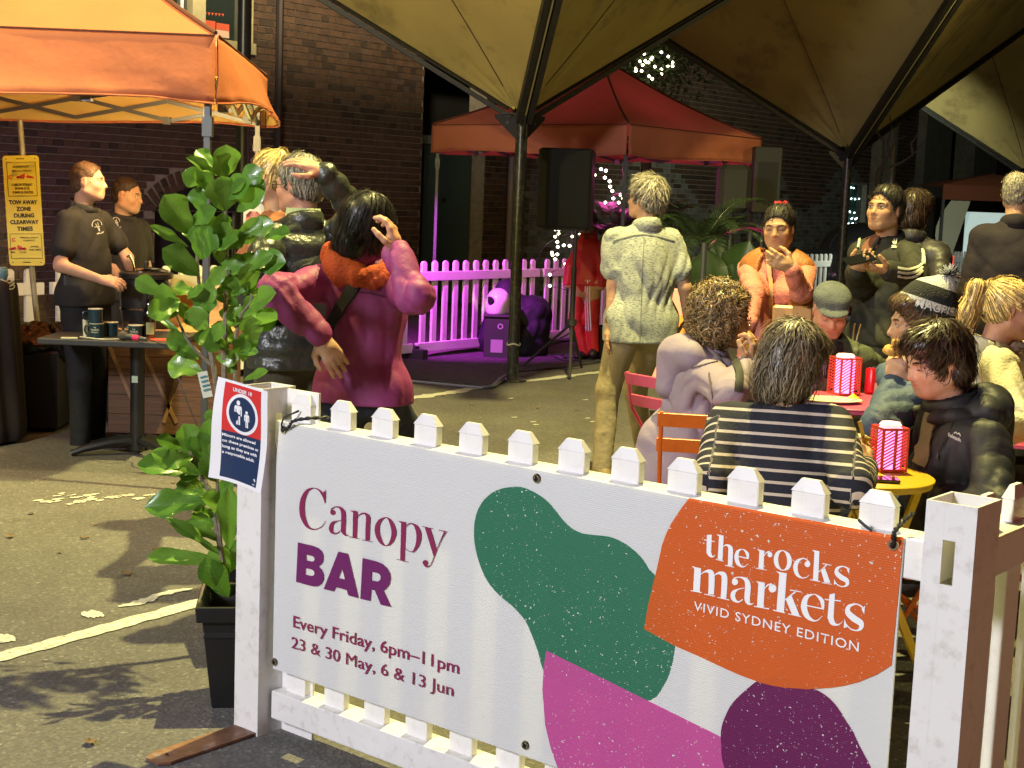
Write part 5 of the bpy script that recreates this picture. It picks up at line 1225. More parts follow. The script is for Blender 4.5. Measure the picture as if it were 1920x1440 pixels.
# ================================================================== THE PEOPLE
def ribbon(name, pts, wd, m, root, nrm=None, th=.004, n=6):
    """flat band along world points, its face turned to nrm"""
    sp_ = [Vector(q) for q in smoothpath([tuple(p) for p in pts], n)]; P_ = []
    for i, p in enumerate(sp_):
        d = (sp_[min(i + 1, len(sp_) - 1)] - sp_[max(i - 1, 0)]).normalized(); nn = Vector(nrm(p) if callable(nrm) else (nrm or (0, -1, 0))); s_ = d.cross(nn).normalized(); nn = s_.cross(d)
        P_.append([p - s_ * wd / 2, p - s_ * wd / 2 + nn * th, p + s_ * wd / 2 + nn * th, p + s_ * wd / 2])
    return MB().grid(P_).build(name, m, root, world=True, smooth=True)
def snap(o, px, py, off=.004):
    """point on mesh object o seen at a photo pixel"""
    me = o.data; Mx = rootm(o.parent) @ o.matrix_parent_inverse if o.parent else rootm(o)
    if 'bvh' not in snap.__dict__: snap.bvh = {}
    if o.name not in snap.bvh:
        snap.bvh[o.name] = BVHTree.FromPolygons([tuple(Mx @ v.co) for v in me.vertices], [tuple(p.vertices) for p in me.polygons])
    d = ray(px, py).normalized(); loc, nrm, _, _ = snap.bvh[o.name].ray_cast(CO, d)
    if loc is None:
        dd = (rootm(o.parent).translation - CO).length; loc, nrm, _, _ = snap.bvh[o.name].find_nearest(CO + d * dd)
    if nrm.dot(d) > 0: nrm = -nrm
    return loc + nrm * off, nrm
def onto(name, o, path, wd, m, root, off=.006, n=4, th=.004):
    pp = smoothpath([tuple(q) for q in path], n); pts = [snap(o, q[0], q[1], off) for q in pp]
    P_ = []
    for i, (p, nn) in enumerate(pts):
        d = (pts[min(i + 1, len(pts) - 1)][0] - pts[max(i - 1, 0)][0]).normalized(); s_ = d.cross(nn).normalized(); row = []; bv = snap.bvh[o.name]
        for q in np.linspace(-.5, .5, 3 if wd < .03 else 7):
            e = p + s_ * (wd * float(q)); l_, n_, _, dd = bv.find_nearest(e)
            if l_ is not None and dd < .05: e = l_ + (nn if n_.dot(nn) < .2 else (n_ if n_.dot(nn) > 0 else -n_)) * (off + th)
            row.append(e)
        P_.append([row[0] - nn * (off + th)] + row + [row[-1] - nn * (off + th)])
    return MB().grid(P_).build(name, m, root, world=True, smooth=True)
def child(p, nm): return [c for c in p['root'].children if c.name.startswith(nm)][0]

hm_brown = hairmat('hair_brown', (.085, .045, .022)); hm_black = hairmat('hair_black', (.012, .010, .010)); hm_dbrown = hairmat('hair_dark_brown', (.030, .016, .010))
hm_grey = hairmat('hair_grey', (.26, .23, .18)); hm_lgrey = hairmat('hair_salt_pepper', (.22, .20, .155)); hm_blonde = hairmat('hair_blonde', (.52, .36, .14)); hm_curl = hairmat('hair_curly_brown', (.20, .13, .060)); hm_mix = hairmat('hair_grey_brown', (.145, .115, .08))
hm_dk2 = hairmat('hair_black_grey', (.022, .018, .015))
c_black = cloth('black_cotton', (.014, .013, .013)); c_blkpant = cloth('black_trousers', (.010, .010, .012)); m_shoeblk = mat('black_shoe', (.014, .014, .016), .45)
# -- vendor in black polo at the soup stall
P = person('bartender in black polo, reaching to the soup kettle, nearest the yellow sign', (165, 340), 8.8, 112, yaw=-26, pitch=2, skin='pale', hair='crop', hairm=hm_brown, top=c_black, sleeves='short', legm=c_blkpant, shoe=m_shoeblk, wid=1.08, belly=.02,
    ov={'elR': (113, 498, 'n'), 'wrR': (188, 524, 'n'), 'elL': (250, 500, 'f'), 'wrL': (245, 540, 'f'), 'ankR': (150, 832, 8.75), 'kneeR': (150, 705, 8.7), 'ankL': (178, 826, 9.0)}, hands={'R': dict(d=(1, .1, -.15), n=(.1, .6, -.7), curl=.5), 'L': None}, topname='polo_shirt', hem=.86, n_str=1500, wr_amp=.008)
m_logo = mat('white_embroidery', (.55, .55, .5), .8)
def polo_logo(P, cx, cy, s_, o=None):
    o = o or child(P, 'polo'); mb = MB()
    def seg(a, b_, wd=.0035):
        p, n1 = snap(o, cx + a[0] * s_, cy + a[1] * s_, .004); q, n2 = snap(o, cx + b_[0] * s_, cy + b_[1] * s_, .004); mb.bar(p, q, wd, .002, up=n1)
    arc_ = [(1.0 * math.cos(R(a)) - .1, -1.1 * math.sin(R(a)) - .3) for a in range(0, 200, 22)]
    for a, b_ in zip(arc_[:-1], arc_[1:]): seg(a, b_)
    for a, b_ in (((-.4, -.6), (.2, .5)), ((.0, -.9), (.35, .4)), ((-.6, .1), (.5, .0)), ((.1, .3), (.45, 1.0)), ((.3, .2), (.5, .9)), ((-.1, 1.45), (1.3, 1.05)), ((-.1, 1.6), (1.2, 1.25))): seg(a, b_, .003)
    mb.build('shirt_emblem', m_logo, P['root'], world=True)
polo_logo(P, 182, 425, 9); vendor = P
ww = at(215, 350, 8.8)
MB().tube([P['J']['pel'] + P['right'] * .17 + Vector((0, 0, .0)), P['J']['pel'] + P['right'] * .18 + Vector((0, 0, .10)), P['J']['pel'] + P['right'] * .19 + Vector((0.02, 0, .22))], [.022, .02, .004], 8).build('radio', m_blk, P['root'], world=True, smooth=True)
P = person('second bartender in black polo, half hidden behind the first', (238, 366), 9.7, 125, yaw=-25, pitch=-6, skin='warm', hair='crop', hairm=hm_dbrown, top=c_black, sleeves='short', legm=c_blkpant, shoe=m_shoeblk, wid=1.1, topname='polo_shirt', n_str=1200,
    ov={'elR': (215, 520, 'f'), 'wrR': (260, 560, 'n')}, hands={'R': None, 'L': None})
polo_logo(P, 218, 418, 7)
# -- couple
P = person('blonde woman in profile, hair tied back, standing beyond the man in the padded jacket', (506, 333), 6.75, 280, yaw=0, pitch=-2, skin='warm', hair='updo', hairm=hm_blonde, top=cloth('rust_cloth', (.25, .08, .03)), legm=c_blkpant, shoe=m_shoeblk, female=True, n_str=1500, sh_drop=.02, eyes='open', collar=False,
    ov={'elL': (478, 500, 'n'), 'wrL': (440, 520, 'n'), 'elR': (500, 520, 'f'), 'wrR': (450, 545, 'f')}, hands={'L': dict(curl=.6), 'R': None})
m_puff = mat('shiny_black_puffer', (.032, .035, .028), .36, bump=.5, bscale=45, spec=.7, var=.3, vscale=10); m_ptrs = cloth('dark_olive_trousers', (.055, .045, .025))
P = person('grey haired man in glossy black padded jacket scratching his head', (561, 345), 6.1, 322, yaw=-28, pitch=-4, tilt=-4, skin='ruddy', hair='short', hairm=hm_lgrey, top=m_puff, sleeves='long', legm=m_ptrs, shoe=m_shoeblk, wid=1.12, topk=.034, puffs=.085, wr_amp=.008, n_str=2200, glasses='dark',
    ov={'elR': (668, 398, 'n'), 'wrR': (606, 322, 'n', .95), 'elL': (478, 540, 'n'), 'wrL': (455, 600, 'f')}, hands={'R': dict(d=(-.85, -.1, .35), n=(-.1, .5, -.9), curl=.35, thumb=.3), 'L': None}, hem=.86)
puffer = P
m_strapb = mat('black_webbing', (.012, .012, .013), .7)
onto('bag_strap', child(P, 'jacket'), [(655, 470), (600, 500), (555, 530), (505, 560), (488, 590)], .09, m_strapb, P['root'], off=.012)
m_teeg = cloth('pale_green_collar', (.35, .42, .24)); cm = MB(); rr = []
for i in range(25):
    a_ = 2 * math.pi * i / 24; o_ = P['right'] * math.cos(a_) * .073 + P['fwd'] * math.sin(a_) * .073; rr.append([P['J']['neck'] + o_ * 1.1 + Vector((0, 0, .0)), P['J']['neck'] + o_ * .92 + Vector((0, 0, .075))])
cm.grid(rr).build('shirt_collar', m_teeg, P['root'], world=True, smooth=True, angle=180, thick=.006)
# -- woman in the plum rain jacket
m_plum = cloth('plum_rain_jacket', (.25, .038, .16), .58, bump=.15, bs=90, spec=.35, var=.1); m_scarf = cloth('orange_red_scarf', (.42, .06, .015), .9, .7, 90)
P = person('woman in plum rain jacket seen from behind, hand on hip, dark bob', (690, 425), 5.55, 18, yaw=12, pitch=-8, tilt=12, skin='pale', hair='bob', hairm=hm_black, top=m_plum, legm=cloth('navy_jeans', (.015, .02, .045)), shoe=m_shoeblk, female=True, wid=1.04, topk=.036, wr_amp=.013, belly=.012, hem=.80, skirt=.035, n_str=2600, noface=True, hh=.005, h=.0075,
    ov={'elL': (518, 548, 'n', 1.12), 'wrL': (603, 632, 'n', 1.05), 'elR': (778, 556, 'n', 1.05), 'wrR': (742, 470, 'f', .95), 'kneeR': (752, 800, 5.75), 'ankR': (790, 960, 5.9)},
    hands={'L': dict(d=(.55, -.15, -.85), n=(-.3, 1, .2), curl=.25, thumb=.2), 'R': dict(d=(-.2, 0, 1), n=(-1, .2, 0), curl=.7)})
pj = child(P, 'jacket')
onto('bag_strap', pj, [(690, 505), (670, 530), (650, 560), (632, 590), (620, 612)], .045, m_strapb, P['root'], off=.010)
onto('seam', pj, [(640, 552), (680, 548), (722, 556)], .005, mat('plum_seam', (.10, .01, .04), .7), P['root'], off=.001)
sc_ = Field(N_(P['J']['neck']) - .3, N_(P['J']['neck']) + .3, .007); nk = P['J']['neck']; rt, fw = P['right'], P['fwd']
sp_ = [nk + rt * (.13 * math.cos(a)) + fw * (.10 * math.sin(a)) + Vector((0, 0, .025 - .05 * (math.sin(a) < 0) * abs(math.sin(a)) - .025 * math.cos(a))) for a in np.linspace(0, 6.28, 14)]
for a_, b_ in zip(sp_[:-1], sp_[1:]): sc_.cone(a_, b_, .033, .033, .03, flat=((0, 0, 1), .75))
sc_.noise(.012, 40, 5); np_mesh('scarf', sc_.mesh(), m_scarf, P['root'])
# -- man in pale patterned shirt
m_shirt = cloth('pale_patterned_shirt', (.42, .44, .36), .8, .08, 300); t, N, L, b = nodes_of(m_shirt)
tc = N.new('ShaderNodeTexCoord'); mp = N.new('ShaderNodeMapping'); mp.inputs['Scale'].default_value = (38, 38, 120); L.new(tc.outputs['Object'], mp.inputs[0]); nz = N.new('ShaderNodeTexNoise'); nz.inputs['Scale'].default_value = 1.6; nz.inputs['Detail'].default_value = 2; L.new(mp.outputs[0], nz.inputs['Vector'])
rp = N.new('ShaderNodeValToRGB'); rp.color_ramp.elements[0].position = .38; rp.color_ramp.elements[0].color = (.17, .19, .18, 1); rp.color_ramp.elements[1].position = .5; rp.color_ramp.elements[1].color = (.36, .38, .33, 1); L.new(nz.outputs[0], rp.inputs[0]); L.new(rp.outputs[0], b.inputs['Base Color'])
m_chino = cloth('khaki_chinos', (.34, .28, .18), .85, .35, 40)
P = person('tall man in pale patterned short sleeved shirt and khaki trousers, back turned', (1211, 372), 8.45, 345, yaw=-42, pitch=3, skin='warm', hair='messy', hairm=hm_grey, top=m_shirt, sleeves='short', legm=m_chino, shoe=mat('tan_shoe', (.2, .14, .07), .6), wid=1.14, belly=.03, topk=.028, wr_amp=.014, n_str=2600, glasses='dark', hem=.80, skirt=.03,
    ov={'shL': (1152, 448, 8.4), 'elL': (1150, 560, 'n', .95), 'wrL': (1142, 628, 'f', .95), 'elR': (1288, 555, 'f'), 'wrR': (1290, 600, 'f', .8), 'kneeL': (1140, 730, 8.4), 'ankL': (1128, 880, 8.35), 'ankR': (1215, 880, 9.0), 'kneeR': (1190, 730, 8.8)},
    hands={'L': dict(d=(-.15, -.1, -1), n=(1, 0, 0), curl=.2), 'R': dict(curl=.7)}, h=.008)
m_ss = mat('shirt_seam', (.16, .17, .15), .8); sj_ = child(P, 'jacket'); onto('seam', sj_, [(1150, 452), (1205, 440), (1265, 452)], .005, m_ss, P['root'], off=.001); onto('seam', sj_, [(1208, 445), (1204, 520), (1200, 640)], .004, m_ss, P['root'], off=.001); onto('seam', sj_, [(1140, 655), (1190, 664), (1245, 660)], .005, m_ss, P['root'], off=.001)
q_ = P['J']['wrL']; q2_ = P['J']['elL']; a_ = q2_.lerp(q_, .86); d_ = (q_ - q2_).normalized()
MB().lathe([(.030, -.014), (.033, -.014), (.033, .014), (.030, .014)], a_, 20, rot=d_.to_track_quat('Z', 'Y').to_matrix()).build('leather_wrist_band', mat('brown_leather', (.16, .07, .02), .5), P['root'], world=True, smooth=True)
# -- woman in pink jumper and tan gilet
m_pinkj = cloth('salmon_knit', (.60, .20, .15), .9, .6, 90); t, N, L, b = nodes_of(m_pinkj)
m_gilet = cloth('rust_brown_gilet', (.30, .10, .02), .55, .5, 50)
P = person('woman in salmon pink jumper and rust brown gilet, hand at her chest', (1460, 427), 7.7, 198, yaw=4, pitch=-6, tilt=2, skin='tan', hair='updo', hairm=hm_dk2, top=m_pinkj, legm=c_blkpant, shoe=m_shoeblk, female=True, topk=.022, wid=.9, hem=.72, skirt=.03, eyes='closed', n_str=1500, h=.008, wr_amp=.009,
    ov={'elR': (1412, 548, 'n'), 'wrR': (1405, 610, 'n'), 'elL': (1503, 548, 'n'), 'wrL': (1484, 503, 'n', .95)}, hands={'L': dict(d=(-.9, -.15, .42), n=(.2, 1, .1), curl=.55), 'R': None}, topname='jumper', collar=False)
J = P['J']; gF = Field(N_(J['pel']) - .45, N_(J['neck']) + .35, .008); tk = .045; RTl = [list(r_) for r_ in Matrix((P['right'], P['fwd'], Vector((0, 0, 1)))).transposed()]
gF.ell(J['ch'], (.158 + tk, .112 + tk, .19 + tk), RTl, .05); gF.ell(J['pel'].lerp(J['ch'], .4), (.150 + tk, .110 + tk, .26), RTl, .05); gF.cone(J['shR'].lerp(J['shL'], .15), J['shL'].lerp(J['shR'], .15), .082, .082, .06)
for s_ in (-1, 1): gF.cone(J['neck'] + P['right'] * s_ * .07 + Vector((0, 0, .0)), J['neck'] + P['right'] * s_ * .15 + P['fwd'] * .03 + Vector((0, 0, -.04)), .055, .050, .03)
gF.noise(.010, 28, 8)
c0 = J['ch'] + P['fwd'] * .20
gF.cone(c0 + Vector((0, 0, .26)), c0 - Vector((0, 0, .50)), .085, .10, .01, mode='sub', flat=(list(P['fwd']), .35)); gF.cone(J['neck'] - Vector((0, 0, .03)), P['C'], .085, .10, .01, mode='sub'); gF.cut((0, 0, J['pel'].z - .14), (0, 0, -1))
gF.cone(J['neck'] + P['fwd'] * .08 - Vector((0, 0, .02)), J['neck'] + P['fwd'] * .25, .07, .08, .01, mode='sub')
np_mesh('gilet', gF.mesh(), m_gilet, P['root'])
m_tanl = mat('tan_leather', (.52, .30, .13), .45); jm = child(P, 'jumper')
onto('bag_strap', jm, [(1441, 478), (1443, 510), (1445, 545), (1447, 590)], .022, m_tanl, P['root'], off=.016)
bg_ = snap(jm, 1478, 592, .06)[0]
tag(MB().box((0, 0, 0), (.21, .06, .13), bev=.012).build('handbag', m_tanl, loc=bg_, rotz=R(-10)), 'small tan leather handbag hanging in front of the woman in pink', 'handbag')
MB().tube([P['T']((.0 + .028 * math.cos(a), -.055 + .028 * math.sin(a), .122 + .006 * math.sin(5 * a))) for a in np.linspace(0, 6.28, 25)[:-1]], .010, 6, closed=True).build('scrunchie', mat('red_scrunchie', (.6, .01, .03), .7), P['root'], world=True, smooth=True)
# -- man in olive track top with phone
m_track = cloth('olive_track_top', (.028, .028, .020), .7, .12, 90, spec=.25)
P = person('man in dark track top with white stripes looking up from his phone', (1660, 392), 7.5, 230, yaw=-2, pitch=5, tilt=0, skin='tan', hair='short', hairm=hm_dk2, top=m_track, legm=cloth('dark_olive_cargo', (.045, .045, .03)), shoe=m_shoeblk, wid=.95, topk=.034, belly=.01, wr_amp=.014, glasses='forehead', n_str=1500, hem=.92, h=.008,
    ov={'elL': (1718, 520, 'n', 1.0), 'wrL': (1662, 508, 'n', 1.0), 'elR': (1612, 535, 'n'), 'wrR': (1604, 508, 'n', .8)}, hands={'L': dict(d=(-.85, -.3, .15), n=(-.1, .1, 1), curl=.55), 'R': dict(d=(.2, -.5, .3), n=(.3, 0, .9), curl=.5)})
tj = child(P, 'jacket'); m_wst = mat('white_stripe', (.62, .60, .48), .7)
for k_ in range(3):
    o_ = 7.5 * k_
    onto('sleeve_stripe', tj, [(1682, 502 + o_), (1700, 505 + o_), (1718, 502 + o_), (1729, 495 + o_ * .8)], .011, m_wst, P['root'], off=.003)
onto('sleeve_stripe', tj, [(1722, 432), (1728, 455), (1731, 480), (1731, 495)], .016, m_wst, P['root'], off=.003)
onto('shirt_front', tj, [(1640, 425), (1636, 440), (1633, 455), (1631, 470)], .10, cloth('brown_tee', (.16, .06, .035)), P['root'], off=.004)
onto('white_piping', tj, [(1676, 416), (1662, 424), (1652, 434), (1647, 442)], .012, m_wst, P['root'], off=.008); onto('white_piping', tj, [(1614, 446), (1610, 466)], .008, m_wst, P['root'], off=.008)
onto('bag_strap', tj, [(1668, 420), (1650, 450), (1632, 475)], .018, m_strapb, P['root'], off=.014)
lg = MB()
for a_, b_ in (((1672, 462), (1680, 462)), ((1672, 465), (1682, 465)), ((1676, 449), (1677, 459)), ((1681, 449), (1679, 459)), ((1673, 453), (1676, 459))):
    p_, n1 = snap(tj, *a_, .006); q__, n2 = snap(tj, *b_, .006); lg.bar(p_, q__, .006, .003, up=n1)
lg.build('chest_emblem', m_wst, P['root'], world=True)
ph = snap(child(P, 'body'), 1618, 492, .0)[0]; ph = at(1612, 486, P['J']['wrL'].y - .07)
m_phone = mat('phone_black', (.01, .01, .012), .12, coat=1, spec=.8)
tag(MB().box((0, 0, 0), (.15, .075, .010), Matrix.Rotation(R(18), 3, 'Z') @ Matrix.Rotation(R(-12), 3, 'Y') @ Matrix.Rotation(R(25), 3, 'X'), bev=.003).build('smartphone', m_phone, loc=ph), 'dark phone held by the man in the striped track top', 'phone')
# -- behind: woman in dark padded coat, man in dark jacket, stage performer
m_coat = mat('dark_padded_coat', (.022, .019, .022), .5, bump=.3, bscale=40, var=.2, vscale=8)
P = person('person in dark padded coat with back turned, right behind the man with the phone', (1716, 396), 8.6, 25, yaw=10, skin='warm', hair='womanshort', hairm=hm_dbrown, top=m_coat, legm=c_blkpant, shoe=m_shoeblk, female=True, topk=.04, puffs=.10, hem=.55, skirt=.04, noface=True, n_str=1200, h=.010, hh=.006,
    ov={'elR': (1765, 540, 'n'), 'wrR': (1780, 600, 'n')}, hands={'R': None, 'L': None})
m_djk = cloth('plum_black_jacket', (.022, .017, .022), .8, .15, 90, spec=.2)
P = person('balding man in plain dark jacket with back turned at the right edge', (1908, 361), 8.1, 12, yaw=22, skin='warm', hair='thin', hairm=hm_grey, top=m_djk, legm=c_blkpant, shoe=m_shoeblk, topk=.04, hem=.85, wid=1.12, noface=True, n_str=1200, h=.010, hh=.006, hands={'R': None, 'L': None})
m_redo = cloth('red_track_suit', (.50, .015, .02), .55, .3, 30)
P = person('performer in red track suit standing behind the loudspeaker', (1103, 415), 14.6, 200, skin='warm', hair='short', hairm=hm_dk2, top=m_redo, legm=m_redo, shoe=m_shoeblk, wid=.78, h=.012, hh=.008, n_str=300, ov={'shR': (1090, 465, 14.6), 'shL': (1120, 465, 14.6), 'ankR': (1095, 660, 14.6), 'ankL': (1112, 655, 14.6)}, hands={'R': None, 'L': None})
tr = child(P, 'trousers')
for k_ in range(3): onto('leg_stripe', tr, [(1098 + 4 * k_, 525), (1098 + 4 * k_, 570), (1100 + 4 * k_, 620)], .012, mat('stripe_white_b', (.75, .7, .8), .7) if 'stripe_white_b' not in bpy.data.materials else bpy.data.materials['stripe_white_b'], P['root'], off=.004)
# ------------------------------------------------------------------ seated group
m_lilac = cloth('lilac_raincoat', (.27, .215, .28), .65, .12, 90, spec=.3)
P = person('woman with curly hair in lilac raincoat, eating, on the pink chair', (1358, 597), 5.9, 84, 'sit', yaw=0, pitch=-4, skin='warm', hair='curly', hairm=hm_curl, top=m_lilac, legm=cloth('grey_jeans', (.07, .08, .10)), shoe=m_shoeblk, female=True, wid=1.02, topk=.045, hem=.25, wr_amp=.019, glasses='metal', n_str=3800, hh=.0045, mouth=1, h=.0075, belly=.03,
    ov={'elR': (1372, 742, 'n', 1.0), 'wrR': (1405, 688, 'f', .95), 'elL': (1420, 720, 'f'), 'wrL': (1415, 668, 'f', .9)}, hands={'R': dict(d=(.15, .1, 1), n=(-.8, .3, .2), curl=.9), 'L': dict(d=(-.2, 0, 1), n=(-1, 0, .2), curl=.8)})
J = P['J']; hd_ = Field(N_(J['neck']) - .35, N_(J['neck']) + .3, .007); bk = -P['fwd']; 
hd_.cone(J['neck'] + bk * .10 + P['right'] * .10 + Vector((0, 0, .02)), J['neck'] + bk * .10 - P['right'] * .10 + Vector((0, 0, .02)), .055, .055, .05); hd_.cone(J['neck'] + bk * .12 - Vector((0, 0, .0)), J['neck'] + bk * .15 - Vector((0, 0, .12)), .09, .06, .06)
for s_ in (-1, 1): hd_.cone(J['neck'] + bk * .08 + P['right'] * s_ * .11, J['neck'] + P['fwd'] * .05 + P['right'] * s_ * .10 - Vector((0, 0, .02)), .045, .03, .04)
hd_.noise(.012, 26, 3); hd_.cone(J['neck'], P['C'] + Vector((0, 0, .1)), .085, .12, .02, mode='sub'); np_mesh('hood', hd_.mesh(), m_lilac, P['root'])
lj_ = child(P, 'jacket'); m_ls = mat('lilac_seam', (.10, .07, .09), .8)
onto('seam', lj_, [(1262, 700), (1300, 690), (1345, 678)], .006, m_ls, P['root'], off=.001); onto('seam', lj_, [(1330, 700), (1338, 760), (1330, 820)], .005, m_ls, P['root'], off=.001); onto('bag_strap', lj_, [(1378, 672), (1386, 700), (1384, 735)], .03, m_strapb, P['root'], off=.006)
cf = Field(N_(J['pel']) - .6, N_(J['pel']) + .5, .010)     # the coat hanging over the chair
cf.cone(J['pel'] + Vector((0, 0, .1)), J['pel'] - Vector((0, 0, .28)) + bk * .04, .20, .25, .08); cf.cone(J['hipR'], J['kneeR'], .13, .10, .08); cf.cone(J['kneeR'] , J['kneeR'] - Vector((0, 0, .25)), .11, .12, .05); cf.noise(.02, 14, 4); cf.cut((0, 0, .22), (0, 0, -1)); np_mesh('coat_skirt', cf.mesh(), m_lilac, P['root'])
m_food = mat('fried_food', (.55, .30, .06), .7, var=.5, vscale=90, bump=.8, bscale=120)
fd = Field((-.06,) * 3, (.06,) * 3, .004)
for k_ in range(7): fd.ell((random.uniform(-.02, .02), random.uniform(-.02, .02), random.uniform(-.02, .02)), (.018, .012, .012), None, .01)
fd.noise(.004, 120, 2); FOOD = fd.mesh()
def foodbit(pos, s_, label):
    o = np_mesh('snack', FOOD, m_food, None, world=False); o.location = pos; o.scale = (s_,) * 3; return tag(o, label, 'food')
foodbit(at(1411, 645, J['wrL'].y - .02), .9, 'fried snack at the mouth of the curly haired woman')
# striped top
m_stripe = mat('navy_cream_stripes', (.01, .012, .03), .85, bump=.25, bscale=90); t, N, L, b = nodes_of(m_stripe)
at_n = N.new('ShaderNodeAttribute'); at_n.attribute_name = 'band'; mm = N.new('ShaderNodeMath'); mm.operation = 'MULTIPLY'; mm.inputs[1].default_value = 1 / .034; L.new(at_n.outputs['Fac'], mm.inputs[0]); fr = N.new('ShaderNodeMath'); fr.operation = 'FRACT'; L.new(mm.outputs[0], fr.inputs[0]); ls = N.new('ShaderNodeMath'); ls.operation = 'LESS_THAN'; ls.inputs[1].default_value = .25; L.new(fr.outputs[0], ls.inputs[0])
mx = N.new('ShaderNodeMix'); mx.data_type = 'RGBA'; L.new(ls.outputs[0], mx.inputs[0]); mx.inputs[6].default_value = (.008, .009, .022, 1); mx.inputs[7].default_value = (.50, .42, .36, 1); L.new(mx.outputs[2], b.inputs['Base Color'])
P = person('woman in navy and cream striped top with back turned, at the yellow table', (1485, 684), 4.25, 14, 'sit', yaw=14, pitch=-8, tilt=6, skin='pale', hair='womanshort', hairm=hm_mix, top=m_stripe, legm=cloth('navy_trousers', (.012, .014, .025)), shoe=m_shoeblk, female=True, wid=1.12, topk=.024, belly=.03, band=True, sh_drop=.03, noface=True, n_str=3600, hh=.0045, h=.007, wr_amp=.006, collar=False, topname='striped_top',
    ov={'shL': (1362, 795, 4.28), 'shR': (1562, 800, 4.15), 'elL': (1332, 905, 'n', .9), 'elR': (1598, 915, 'n', 1.0), 'wrR': (1620, 880, 'f', .9), 'wrL': (1400, 905, 'f')}, hands={'R': dict(curl=.5), 'L': None})
# man in cap
m_olv = mat('olive_padded_jacket', (.10, .11, .07), .42, bump=.4, bscale=50, var=.2, vscale=8, spec=.5); m_capw = cloth('grey_tweed', (.10, .11, .11), .95, .7, 160, var=.3)
P = person('man in grey flat cap with bowed head, drinking through a straw', (1558, 582), 6.7, 184, 'sit', yaw=0, pitch=-27, skin='ruddy', hair='crop', hairm=hm_grey, top=m_olv, legm=c_blkpant, shoe=m_shoeblk, wid=1.22, topk=.045, puffs=.09, eyes='closed', n_str=500, h=.008, belly=.03,
    ov={'elR': (1478, 700, 'f'), 'wrR': (1530, 722, 'n', .8), 'elL': (1650, 700, 'f'), 'wrL': (1604, 708, 'n', .8)}, hands={'L': dict(d=(-.6, -.5, 0), n=(-.5, .6, 0), curl=.8), 'R': dict(curl=.6)})
C, M = P['C'], P['M']; cp = Field(N_(C) - .2, N_(C) + .2, .005); T = P['T']; RM = [list(r_) for r_ in M]
cp.ell(T((0, -.012, .065)), (.088, .108, .060), RM, .02); cp.ell(T((0, .085, .045)), (.066, .058, .014), RM, .02); cp.cut(T((0, 0, .028)), M @ Vector((0, .0, -1))); cp.noise(.003, 70, 3); np_mesh('flat_cap', cp.mesh(), m_capw, P['root'])
jk = child(P, 'jacket'); onto('open_front', jk, [(1560, 640), (1562, 670), (1566, 705)], .10, c_black, P['root'], off=.006); onto('scarf', jk, [(1545, 622), (1553, 632), (1565, 630), (1575, 620)], .035, cloth('checked_scarf', (.30, .2, .22), .9, var=.8), P['root'], off=.012)
# person in the pompom beanie
m_denim = cloth('slate_blue_jacket', (.045, .075, .12), .7, .4, 60)
P = person('person in black and white pompom beanie and slate blue jacket, eating', (1722, 606), 5.25, 272, 'sit', yaw=0, pitch=-6, skin='warm', hair='womanshort', hairm=hm_brown, top=m_denim, legm=c_blkpant, shoe=m_shoeblk, female=True, wid=1.05, topk=.036, n_str=300, h=.0075, wr_amp=.014,
    ov={'shL': (1735, 735, 5.0), 'elL': (1650, 800, 'n', 1.0), 'wrL': (1676, 722, 'f', .95), 'elR': (1690, 760, 'f'), 'wrR': (1665, 700, 'f')}, hands={'L': dict(d=(.1, .1, 1), n=(.5, .6, 0), curl=.8), 'R': None})
C, M, T = P['C'], P['M'], P['T']; RM = [list(r_) for r_ in M]; bF = Field(N_(C) - .26, N_(C) + .26, .005)
bF.ell(T((0, -.030, .055)), (.094, .112, .105), RM, .02); bF.cone(T((0, -.06, .10)), T((0, -.10, .135)), .06, .035, .05); bF.cut(T((0, .0, .012)), M @ Vector((0, .45, -1))); bF.noise(.0015, 150, 4)
m_bean = mat('beanie_knit', (.02, .022, .02), .9, bump=.6, bscale=150); t, N, L, b = nodes_of(m_bean); at_n = N.new('ShaderNodeAttribute'); at_n.attribute_name = 'band'; rp = N.new('ShaderNodeValToRGB'); rp.color_ramp.interpolation = 'CONSTANT'; L.new(at_n.outputs['Fac'], rp.inputs[0])
els = rp.color_ramp.elements; 
for p_, c_ in ((.30, (.5, .5, .44)), (.42, (.012, .014, .012)), (.72, (.55, .55, .5))): e_ = els.new(p_); e_.color = (*c_, 1)
els[0].color = (.012, .02, .016, 1); els[-1].color = (.55, .55, .5, 1); L.new(rp.outputs[0], b.inputs['Base Color'])
VFb = bF.mesh(); ax_ = M @ Vector((0, -.42, 1)).normalized(); hh_ = (VFb[0] - N_(C)) @ N_(ax_); hh_ = (hh_ - hh_.min()) / (hh_.max() - hh_.min()); bean = np_mesh('beanie', VFb, m_bean, P['root'], attr=hh_)
pm = MB(); pc = T((0, -.115, .165)); r_ = random.Random(3)
for k_ in range(420):
    d = Vector((r_.gauss(0, 1), r_.gauss(0, 1), r_.gauss(0, 1))).normalized(); s_ = d.cross(Vector((.3, .5, .8))).normalized() * .0028; e_ = d * r_.uniform(.032, .046); pm.add([pc + s_, pc - s_, pc + e_ - s_ * .7, pc + e_ + s_ * .7], [(0, 1, 2, 3)], mi=r_.randrange(2))
o = pm.build('pompom', [m_strapb, mat('white_wool', (.6, .6, .52), .9)], P['root'], world=True); o['kind'] = 'stuff'
